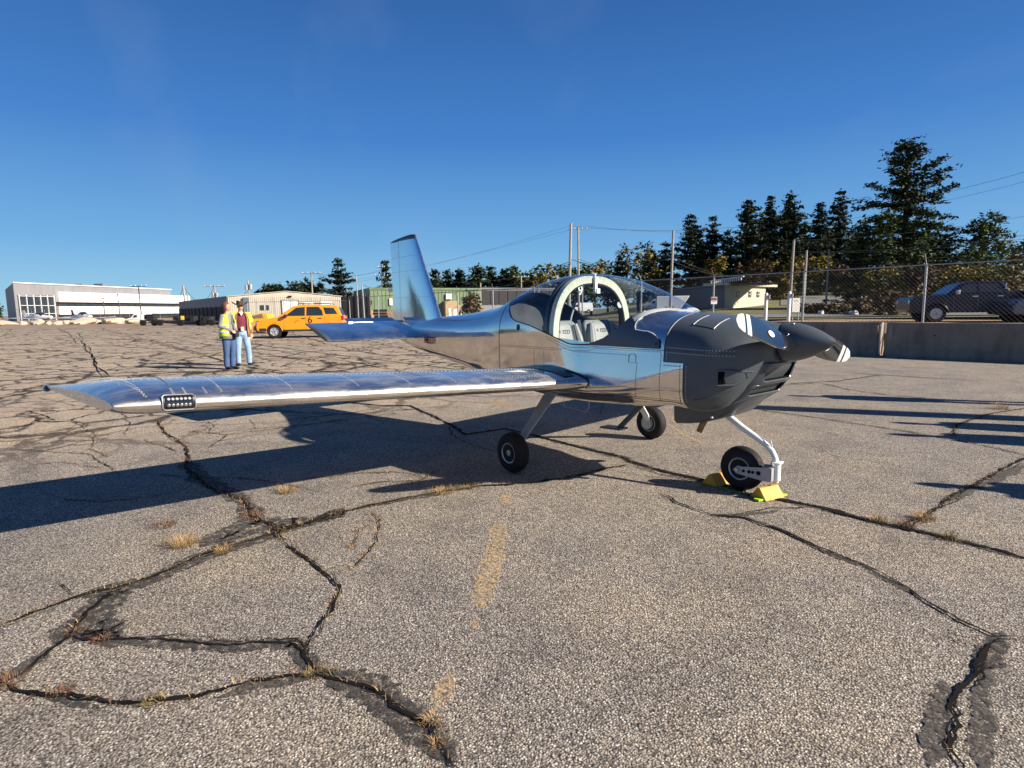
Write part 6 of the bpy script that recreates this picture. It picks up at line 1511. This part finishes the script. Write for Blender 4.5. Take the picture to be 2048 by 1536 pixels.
# second dark vehicle at the edge
c = base(2110, 25.5, .60)
v2, *_ = vehicle('parked_car', (c.x, c.y, .61), math.atan2(c_r.y, c_r.x)+R_(-8), 'dark blue car cut off by the right photo edge behind the barrier', 4.44, 1.80, suv_low, suv_green, suv_win, (.90, 3.52), .35, paint('navy_paint', (.01, .015, .04)), 1.0)
# white vehicles seen through the canopy, far side of the road
van_low = arched([(.05,.36),(0,.55),(.05,1.0),(.9,1.2),(1.3,1.25),(5.3,1.25),(5.35,.6),(5.3,.4)], .36, (.95, 4.3), .42); van_green = [(.85,1.15),(1.5,1.95),(1.8,2.15),(5.2,2.15),(5.3,1.2)]; van_win = [[(1.25,1.25),(1.65,1.8),(2.2,1.85),(2.2,1.25)]]
for px, dep, lb, rzz in ((1160, 92, 'white van seen through the canopy behind the seats', 10), (1316, 90, 'white van seen through the windscreen front', -20)):
    c = base(px, dep, 0); vehicle('parked_van', (c.x, c.y, max(.8, th(px, dep))), math.atan2(c_r.y, c_r.x)+R_(rzz), lb, 5.35, 1.9, van_low, van_green, van_win, (.95, 4.3), .36, m_vwhite, .72, 1.25, 2.15, .12, 'white vans', 'van')
c = base(282, 94, 0); vehicle('parked_van', (c.x, c.y, 0), math.atan2(c_r.y, c_r.x)+R_(8), 'white van beyond the boulders at far left', 5.35, 1.9, van_low, van_green, van_win, (.95, 4.3), .36, m_vwhite, .72, 1.25, 2.15, .12, 'white vans', 'van')
c = base(1028, 84, 0); vehicle('parked_car', (c.x, c.y, .9), math.atan2(c_r.y, c_r.x)+R_(4), 'white car with a roof bar seen just above the tail cone, far behind', 4.44, 1.8, suv_low, suv_green, suv_win, (.9, 3.52), .35, m_vwhite, .6, cat='car')
# ---------------------------------------------------------------- parked planes far left
def small_plane(px, dep, rz, label, red, low_=True):
    c = base(px, dep, 0); t = thing('parked_light_aircraft', c, label, 'aeroplane', rz, 'white light aircraft beyond the boulders'); mb = MB(); rings = []
    for x, w, z0, z1 in ((2.6,.12,.95,1.15),(2.4,.35,.75,1.35),(1.5,.5,.6,1.45),(.9,.55,.55,1.5),(.4,.55,.55,1.95),(-.6,.55,.6,1.9),(-1.3,.42,.7,1.6),(-3.6,.12,1.0,1.3)): rings.append([Vector((x, w*math.cos(a), (z0+z1)/2+(z1-z0)/2*math.sin(a))) for a in [2*math.pi*k/16 for k in range(16)]])
    mb.loft(rings, True, (True, True)); mb.build('fuselage', m_vwhite, t)
    zw = .75 if low_ else 1.85
    for s in (-1, 1):
        mb = MB(); mb.loft([[Vector((x, s*y, zw+.09*(y/5)*3+dz)) for x, dz in ((.7, 0), (.3, .10), (-.8, 0), (.2, -.06))] for y in (.3, 2, 4.9)], True, (True, True)); mb.build('wing', m_vwhite, t)
        mb = MB(); mb.loft([[Vector((x, s*y, 1.15+dz)) for x, dz in ((-2.9, 0), (-3.2, .04), (-3.7, 0), (-3.2, -.03))] for y in (.05, 1.5)], True, (True, True)); mb.build('tailplane', m_vwhite, t)
        mb = MB(); mb.lathe([(-.07, .2), (.07, .2)], (-.2, s*1.1, .2), (0, 1, 0), 16); mb.tube([(-.2, s*1.1, .2), (-.1, s*.9, .7)], .04, 6); mb.build('main_wheel', m_tyre, t)
    mb = MB(); mb.loft([[Vector((x, -.04, z)), Vector((x2, 0, z)), Vector((x, .04, z)), Vector((x3, 0, z))] for x, x2, x3, z in ((-3.1, -2.7, -3.8, 1.2), (-3.5, -3.3, -4.0, 2.3))], True, (True, True)); mb.build('fin', m_red if red else m_vwhite, t)
    mb = MB(); mb.loft([[Vector((x, w*math.cos(a), z0+h*math.sin(a))) for a in [math.pi*k/10 for k in range(11)]] for x, w, z0, h in ((.95, .48, 1.35, .2), (.4, .52, 1.35, .63), (-.6, .50, 1.35, .58), (-1.25, .38, 1.35, .28))], False); mb.build('cabin_window', m_glass, t)
    mb = MB(); mb.tube([(2.66, -.85, 1.05), (2.66, .85, 1.05)], .03, 6); mb.build('propeller', m_plast, t); mb = MB(); mb.box((.8, 0, .72), (3.2, 1.06, .10)); mb.build('red_stripe', m_red, t)
small_plane(80, 100, R_(35), 'white low-wing plane with red belly and white fin, left of the two beyond the boulders', False); small_plane(166, 100, R_(20), 'white plane facing the camera, right of the two beyond the boulders', True)
# ---------------------------------------------------------------- ground equipment
def cart(px, dep, w, h, label, body_m, top_m=None, seed=0):
    c = base(px, dep, 0); t = thing('equipment_trailer', c, label, 'trailer', math.atan2(c_r.y, c_r.x)+R_(3*((seed % 3)-1)), 'equipment parked along the far apron edge'); r = random.Random(seed)
    mb = MB(); mb.box((0, 0, h*.42), (w, 1.4, .16)); mb.build('deck', body_m, t, smooth=False)
    n = max(2, int(w/1.1))
    for i in range(n):
        x = -w/2+.4+(w-.8)*i/(n-1)
        mb = MB(); mb.lathe([(-.12, .30), (-.12, .36), (.12, .36), (.12, .30)], (x, -.72, .36), (0, 1, 0), 18); mb.lathe([(-.13, .14), (-.12, .14)], (x, -.72, .36), (0, 1, 0), 10); mb.build('trailer_wheel', m_tyre, t)
    for i in range(max(2, int(w/1.5))):
        x = -w/2+.6+r.uniform(0, w-1.2); mb = MB(); mb.box((x, r.uniform(-.3, .3), h*.42+.08+h*.22), (r.uniform(.5, 1.1), .8, h*r.uniform(.35, .5))); bevel(mb.build('engine_box', top_m if (top_m and i % 2 == 0) else body_m, t, smooth=False), .03)
    mb = MB(); mb.tube([(-w/2+.1, -.6, h*.4), (-w/2+.1, -.6, h), (w/2-.1, -.6, h), (w/2-.1, -.6, h*.4)], .03, 6); mb.build('frame_rail', body_m, t); mb = MB(); mb.tube([(w/2, 0, .5), (w/2+.9, 0, .4)], .04, 6); mb.build('drawbar', body_m, t)
cart(303, 74, 2.2, 1.5, 'black machine with small wheels at the left end of the equipment row', m_plast, seed=1)
cart(344, 73, 3.1, 1.3, 'yellow topped mower unit in the middle of the equipment row', m_plast, m_eqy, 2)
cart(386, 70, 3.0, 1.2, 'dark navy trailer frame left of the people', m_plast, seed=3)
cart(420, 69, 1.8, 1.1, 'low dark trailer just left of the woman', m_plast, seed=4)
c = base(519, 42, 0); t = thing('snow_plough', c, 'yellow plough machine with slanted dark grille between the man and the SUV', 'plough', math.atan2(c_r.y, c_r.x)+R_(6))
mb = MB(); mb.prism([(-1.05, .2), (.75, .2), (.95, .55), (.75, 1.35), (.45, 1.42), (-.6, 1.25), (-1.05, .95)], (0, -.8, 0), (1, 0, 0), (0, 0, 1), (0, 1.6, 0)); bevel(mb.build('machine_body', m_eqy, t, smooth=False), .05, 2)
mb = MB(); mb.prism([(-.55, 1.0), (.5, 1.08), (.4, 1.36), (-.4, 1.18)], (0, -.815, 0), (1, 0, 0), (0, 0, 1), (0, .02, 0)); mb.build('slanted_grille', m_wood, t, smooth=False)
for x in (-.55, .25): mb = MB(); mb.prism([(-.33, .3), (.33, .3), (.28, .85), (-.26, .85)], (x, -.812, 0), (1, 0, 0), (0, 0, 1), (0, .02, 0)); mb.build('dark_opening', m_dark, t, smooth=False); mb = MB(); mb.lathe([(-.1, .34), (.1, .34)], (x, -.86, .34), (0, 1, 0), 18); mb.build('machine_wheel', m_tyre, t)
# ================================================================== people
def skinmat(name, col): return mat(name, col, .55, 0, .06, 20)
m_skin = skinmat('skin', (.52, .29, .20)); m_hairr = mat('reddish_grey_hair', (.11, .045, .025), .7, 0, .3, 40); m_hat = mat('brown_felt', (.045, .028, .020), .85, 0, .15, 20)
m_knit = mat('grey_knit', (.20, .185, .19), .95, 0, .2, 45, .4, 120); m_jean = mat('dark_denim', (.045, .085, .19), .9, 0, .2, 14); m_jeanl = mat('light_denim', (.22, .34, .52), .9, 0, .22, 9); m_hiv = mat('hi_vis_yellow', (.55, .85, .04), .75, 0, .06, 8); m_refl = mat('reflective_band', (.62, .66, .66), .4, .2, .05)
m_tanj = mat('tan_jacket', (.26, .12, .06), .85, 0, .15, 8); m_shoe = mat('dark_shoe', (.012, .012, .014), .6)
m_plaid, nt, p, o = nodes('plaid_shirt'); tcx = N(nt, 'TexCoord'); cols_ = []
for ax in ('BANDS_DIRECTION_X',):
    pass
w1 = N(nt, 'TexWave'); w1.bands_direction = 'X'; w1.inputs['Scale'].default_value = 9; w2 = N(nt, 'TexWave'); w2.bands_direction = 'Z'; w2.inputs['Scale'].default_value = 9
L(nt, tcx.outputs['Object'], w1.inputs[0]); L(nt, tcx.outputs['Object'], w2.inputs[0]); mm = N(nt, 'Math'); mm.operation = 'ADD'; L(nt, w1.outputs['Fac'], mm.inputs[0]); L(nt, w2.outputs['Fac'], mm.inputs[1]); mh = N(nt, 'Math'); mh.operation = 'MULTIPLY'; mh.inputs[1].default_value = .5; L(nt, mm.outputs[0], mh.inputs[0])
L(nt, ramp(nt, mh.outputs[0], [(.2, (.015, .01, .035)), (.5, (.16, .012, .03)), (.85, (.26, .04, .06))]), p.inputs['Base Color']); p.inputs['Roughness'].default_value = .9
def blob(mb, pts, n=14):
    """rounded tapered limb through (point, radius[, flattening]) stations"""
    P = [Vector(q[0]) for q in pts]; rr = [q[1] for q in pts]; fl = [q[2] if len(q) > 2 else 1 for q in pts]; rings = []
    for i, q in enumerate(P):
        t_ = (P[min(i+1, len(P)-1)]-P[max(i-1, 0)]).normalized(); a = Vector((1, 0, 0)); a = (a-t_*a.dot(t_)); a = a.normalized() if a.length > .1 else Vector((0, 1, 0)); b = t_.cross(a).normalized()
        rings.append([q+(a*math.cos(2*math.pi*k/n)+b*math.sin(2*math.pi*k/n)*fl[i])*rr[i] for k in range(n)])
    t0 = (P[0]-P[1]).normalized(); t1 = (P[-1]-P[-2]).normalized()
    r0 = [P[0]+t0*rr[0]*.55+(v-P[0])*.5 for v in rings[0]]; r1 = [P[-1]+t1*rr[-1]*.55+(v-P[-1])*.5 for v in rings[-1]]
    mb.loft([r0]+rings+[r1], True, (True, True))
def fused(mb, name, m, par, vox=.012, sm=2):
    o = mb.build(name, m, par); md = o.modifiers.new('fuse', 'REMESH'); md.mode = 'VOXEL'; md.voxel_size = vox; md.use_smooth_shade = True
    if sm: s = o.modifiers.new('smooth', 'SMOOTH'); s.factor = .5; s.iterations = sm
    return o
def arc_garment(name, m, par, rows, gap0, gap1, n=26, z_bands=None, th_=.008):
    """open-front garment: rows of (z, half width, half depth, y shift); arc leaves a gap in front (-Y)"""
    mb = MB(); rings = []
    for z, hw_, hd, ys in rows: rings.append([Vector((hw_*math.sin(a), ys-hd*math.cos(a), z)) for a in xr(gap0, 2*math.pi-gap1, n)])
    mb.loft(rings, False); o = mb.build(name, m, par); s = o.modifiers.new('cloth', 'SOLIDIFY'); s.thickness = th_; s.offset = 1; return o
def arm_pts(sh, el, wr_): return sh, el, wr_
def hand(mb, wr_, d_, side, r=.0):
    wr_ = Vector(wr_); d_ = Vector(d_).normalized(); w = d_.cross(Vector((0, -1, .2))).normalized(); blob(mb, [(wr_, .026, .8), (wr_+d_*.05, .040, .55), (wr_+d_*.09, .038, .5)], 10)
    for i in range(4): o_ = wr_+d_*.085+w*(.027-.018*i); ln = (.062, .072, .067, .05)[i]; q = (d_+Vector((0, .1, -.25))*.5).normalized(); blob(mb, [(o_, .0095), (o_+d_*ln*.5, .009), (o_+d_*ln*.5+q*ln*.5, .008)], 7)
    o_ = wr_+d_*.035+w*.03*side; blob(mb, [(o_, .012), (o_+(d_*.6+w*.6*side)*.035, .0105), (o_+(d_*.9+w*.3*side)*.065, .009)], 7)
def person(loc, rz, label, H=1.70, sex='m', out=None, arms=None, legs=None, simple=False, group=None):
    """local frame: faces -Y, x is the figure's left"""
    t = thing('person', loc, label, 'person', rz, group); k = H/1.72; mb = MB(); S = lambda x, y, z: (x*k, y*k, z*k)
    sw = .19 if sex == 'm' else .17; hipw = .095 if sex == 'm' else .10
    lf = legs or ((.13, 0), (-.13, 0))
    blob(mb, [(S(0, .01, .90), .15*k, .75), (S(0, .0, 1.05), .135*k, .75), (S(0, 0, 1.25), .155*k, .68), (S(0, .01, 1.38), .15*k, .6), (S(0, .01, 1.44), .08*k, .8), (S(0, 0, 1.50), .055*k), (S(0, -.01, 1.56), .055*k)])
    hy = -.015
    blob(mb, [(S(0, hy+.01, 1.535), .050*k), (S(0, hy-.015, 1.565), .062*k, 1.1), (S(0, hy, 1.62), .075*k, 1.18), (S(0, hy+.005, 1.67), .074*k, 1.15), (S(0, hy+.01, 1.70), .045*k, 1.1)], 18)
    blob(mb, [(S(0, hy-.082, 1.63), .009*k), (S(0, hy-.102, 1.60), .014*k)], 8)
    for s in (-1, 1): blob(mb, [(S(s*.076, hy+.01, 1.625), .012*k, .5), (S(s*.076, hy+.012, 1.60), .009*k, .5)], 8)
    blob(mb, [(S(-.02, hy-.083, 1.572), .008*k), (S(.02, hy-.083, 1.572), .008*k)], 8)
    A = arms or {1: ((.215, .02, 1.13), (.20, -.06, .87), (0, -.1, -1)), -1: ((-.215, .02, 1.13), (-.20, -.06, .87), (0, -.1, -1))}
    for s in (-1, 1):
        el, wr_, hd = A[s]; blob(mb, [(S(s*sw*.85, .01, 1.40), .055*k), (S(*el), .040*k), (S(*wr_), .027*k)], 10); hand(mb, Vector(S(*wr_)), Vector(hd), -s)
        fx, fy = lf[0] if s > 0 else lf[1]
        blob(mb, [(S(s*hipw, .01, .90), .095*k), (S((s*hipw+fx)/2+fx*.05, -.01+fy*.5, .50), .062*k), (S(fx, .02+fy, .30), .052*k), (S(fx, .03+fy, .08), .036*k)], 12)
    body = fused(mb, 'body', m_skin, t, .012 if not simple else .02)
    o = out
    for s in (-1, 1):
        fx, fy = lf[0] if s > 0 else lf[1]; m2 = MB(); blob(m2, [(S(fx, .035+fy, .045), .046*k, .9), (S(fx+s*.008, -.05+fy, .04), .045*k, .8), (S(fx+s*.015, -.14+fy, .03), .038*k, .7)], 10); m2.build('shoe', m_shoe, t)
    m2 = MB(); bl_ = [(S(0, .01, 1.0), .150*k, .78), (S(0, .01, .92), .168*k, .80), (S(0, .015, .86), .165*k, .82)]; blob(m2, bl_)
    for s in (-1, 1):
        fx, fy = lf[0] if s > 0 else lf[1]; blob(m2, [(S(s*hipw*.9, .01, .88), .108*k), (S((s*hipw+fx)/2+fx*.05, -.005+fy*.5, .52), .083*k), (S(fx, .02+fy, .30), .072*k), (S(fx, .025+fy, .07), .068*k)], 12)
    fused(m2, 'jeans', o['jeans'], t, .012 if not simple else .02)
    m2 = MB(); blob(m2, [(S(0, .005, .97), .155*k, .80), (S(0, 0, 1.10), .150*k, .78), (S(0, 0, 1.25), .170*k, .70), (S(0, .01, 1.385), .160*k, .62), (S(0, .01, 1.45), .085*k, .8)]); 
    if o.get('sleeves') == 'top':
        for s in (-1, 1):
            el, wr_, hd = A[s]; blob(m2, [(S(s*sw*.85, .01, 1.395), .072*k), (S(*el), .060*k), (S(*[a+(b-a)*.9 for a, b in zip(el, wr_)]), .048*k)], 10)
    fused(m2, o.get('topname', 'shirt'), o['top'], t, .012 if not simple else .02)
    return t, k, S, A
# the woman: grey knit jacket, open hi-vis waistcoat, hands clasped
gW = G(462, 738); gM = G(488, 731)
view_ang = math.atan2(CAM.x-gW.x, -(CAM.y-gW.y))     # yaw that makes local -Y look at the camera
armsW = {1: ((.24, .02, 1.13), (.055, -.21, .99), (-.95, -.2, -.15)), -1: ((-.24, .02, 1.13), (-.045, -.20, 1.00), (.95, -.25, -.2))}
w, k, S, A = person((gW.x, gW.y, 0), view_ang+R_(44), 'woman with short reddish hair, grey knit jacket and open yellow safety waistcoat, hands clasped', 1.68, 'f', dict(jeans=m_jean, top=m_knit, sleeves='top', topname='knit_jacket'), armsW, ((.085, -.01), (-.085, .02)))
arc_garment('knit_hem', m_knit, w, [(.80*k, .235*k, .18*k, .01), (.92*k, .215*k, .165*k, .01), (1.06*k, .185*k, .15*k, 0), (1.20*k, .19*k, .145*k, 0)], .22, .22)
v = arc_garment('safety_waistcoat', m_hiv, w, [(.87*k, .245*k, .19*k, .012), (1.0*k, .222*k, .175*k, .01), (1.12*k, .205*k, .165*k, 0), (1.26*k, .205*k, .155*k, 0), (1.38*k, .175*k, .125*k, .01), (1.435*k, .10*k, .085*k, .015)], .55, .55)
arc_garment('reflective_band', m_refl, v, [(.955*k, .238*k, .189*k, .012), (1.0*k, .232*k, .185*k, .01)], .56, .56); arc_garment('reflective_band', m_refl, v, [(1.13*k, .214*k, .174*k, .0), (1.17*k, .214*k, .173*k, .0)], .56, .56)
mb = MB(); blob(mb, [(S(0, .04, 1.54), .080*k, 1.0), (S(0, .03, 1.63), .102*k, 1.02), (S(0, .02, 1.69), .096*k, 1.12), (S(0, .01, 1.735), .06*k)], 18); fused(mb, 'hair', m_hairr, w, .010)
mb = MB(); mb.tube([S(.05, -.12, 1.42), S(.03, -.16, 1.30), S(.0, -.17, 1.20)], .012, 6); mb.build('scarf', m_jean, w)
mb = MB(); mb.box(S(.05, -.245, .93), (.10, .03, .17)); bevel(mb.build('held_glove', m_shoe, w, smooth=False), .01)
for s in (-1, 1): mb = MB(); mb.ell(S(s*.032, -.098, 1.628), (.010, .006, .006), 8, 6); mb.build('eye', m_dark, w)
# the man: hat, sunglasses, plaid shirt, tan jacket, light jeans
armsM = {1: ((.27, .04, 1.14), (.24, -.02, .88), (-.1, -.1, -1)), -1: ((-.25, .10, 1.15), (-.18, .10, .95), (.3, .2, -1))}
mn, k, S, A = person((gM.x, gM.y, 0), view_ang+R_(8), 'man in a brown wide-brimmed hat, sunglasses, plaid shirt and tan jacket with yellow waistcoat', 1.70, 'm', dict(jeans=m_jeanl, top=m_plaid), armsM, ((.15, -.02), (-.12, .03)))
mb = MB()
for s in (-1, 1):
    el, wr_, hd = A[s]; blob(mb, [(S(s*.165, .01, 1.40), .082*k), (S(*el), .066*k), (S(*[a+(b-a)*.92 for a, b in zip(el, wr_)]), .052*k)], 12)
fused(mb, 'jacket_sleeve', m_tanj, mn, .014)
arc_garment('tan_jacket', m_tanj, mn, [(.80*k, .235*k, .17*k, .03), (.95*k, .222*k, .165*k, .02), (1.12*k, .208*k, .16*k, .01), (1.28*k, .215*k, .155*k, .005), (1.40*k, .185*k, .125*k, .01), (1.455*k, .10*k, .09*k, .015)], .62, .62)
v = arc_garment('safety_waistcoat', m_hiv, mn, [(.98*k, .258*k, .19*k, .03), (1.12*k, .245*k, .185*k, .015), (1.28*k, .245*k, .178*k, .005), (1.41*k, .205*k, .14*k, .01), (1.47*k, .12*k, .10*k, .015)], .85, .85)
arc_garment('reflective_band', m_refl, v, [(1.06*k, .258*k, .198*k, .02), (1.10*k, .256*k, .196*k, .018)], .86, .86)
for s in (-1, 1):
    el, wr_, hd = A[s]; mb = MB(); blob(mb, [(S(s*.175, .01, 1.42), .088*k), (S(*[a+(b-a)*.75 for a, b in zip((s*.165, .01, 1.40), el)]), .082*k)], 12); fused(mb, 'waistcoat_shoulder', m_hiv, mn, .014)
mb = MB(); rings = []
for i in range(7):
    t_ = i/6; rr_ = .088+.10*t_
    rings.append([Vector((rr_*k*1.08*math.cos(a), -.01*k+rr_*k*.95*math.sin(a), (1.675+.055*(t_**1.5)*(abs(math.cos(a))**2)*1.6-.012*t_*abs(math.sin(a)))*k)) for a in [2*math.pi*j/32 for j in range(32)]])
mb.loft(rings, True); hb = mb.build('hat_brim', m_hat, mn); sd = hb.modifiers.new('felt', 'SOLIDIFY'); sd.thickness = .007
mb = MB(); mb.loft([[Vector((r_*k*1.05*math.cos(a), (-.01+r_*1.15*math.sin(a))*k, (z-(.022*(1-abs(math.cos(a))) if z > 1.77 else 0))*k)) for a in [2*math.pi*j/28 for j in range(28)]] for z, r_ in ((1.672, .090), (1.72, .088), (1.77, .080), (1.79, .066), (1.782, .03))], True, (False, True)); mb.build('hat_crown', m_hat, hb)
mb = MB()
for s in (-1, 1): mb.ell(S(s*.033, -.100, 1.628), (.026, .008, .017), 10, 6); mb.tube([S(s*.055, -.095, 1.632), S(s*.082, 0, 1.63)], .004, 5)
mb.tube([S(-.01, -.106, 1.632), S(.01, -.106, 1.632)], .004, 5); mb.build('sunglasses', m_gloss, mn)
mb = MB(); mb.prism([(-.05, 1.47), (.05, 1.47), (0, 1.37)], (0, -.135*k, 0), (k, 0, 0), (0, 0, k), (0, .02, 0)); mb.build('collar', m_bwhite, mn, smooth=False)
mb = MB(); mb.box(S(.0, -.165, 1.02), (.075, .006, .10)); mb.build('badge', mat('badge_card', (.75, .72, .35), .5), mn, smooth=False)
# ---------------------------------------------------------------- onlookers just outside the right edge; only their shadows are seen
tips = [((1830, 967), 'onlooker nearest the photographer, outside the right edge', 1.72), ((1782, 845), 'onlooker outside the right edge casting the two-part shadow', 1.66), ((1775, 868), 'onlooker outside the right edge casting the middle shadow', 1.78), ((1575, 791), 'onlooker outside the right edge casting the farthest shadow', 1.74)]
first = None
for i, (px, lb, H) in enumerate(tips):
    g = G(*px); pos = Vector((g.x+SUNV.x/SUNV.z*H, g.y+SUNV.y/SUNV.z*H, 0))
    if first is None:
        first, *_ = person(pos, R_(122), lb, 1.72, 'm', dict(jeans=m_jean, top=m_plaid, sleeves='top'), simple=True, group='onlookers outside the right edge')
    else: copy_tree(first, pos, R_(108+9*i), lb, 'onlookers outside the right edge', sc=H/1.72)
g = G(1400, 806); pos = Vector((g.x+SUNV.x*2.55/SUNV.z, g.y+SUNV.y*2.55/SUNV.z, 0))  # unseen flag, added to cast the long shadow band
t = thing('shadow_flag', pos, 'plain white feather flag outside the right edge, added to cast the tall shadow', 'flag', R_(-60)); mb = MB(); mb.tube([(0, 0, 0), (0, 0, 2.3), (.12, 0, 2.5), (.3, 0, 2.55)], .018, 6); mb.build('flag_pole', m_galv, t)
mb = MB(); mb.loft([[Vector((.02, 0, z)), Vector((.02+w_, .0, z)), Vector((.02+w_, .006, z)), Vector((.02, .006, z))] for z, w_ in ((.35, .38), (1.2, .42), (2.0, .40), (2.4, .30), (2.54, .12))], True, (True, True)); mb.build('flag_cloth', m_bwhite, t); mb = MB(); mb.lathe([(0, .25), (.03, .25), (.05, .05)], (0, 0, 0), (0, 0, 1), 16); mb.build('flag_base', m_plast, t)
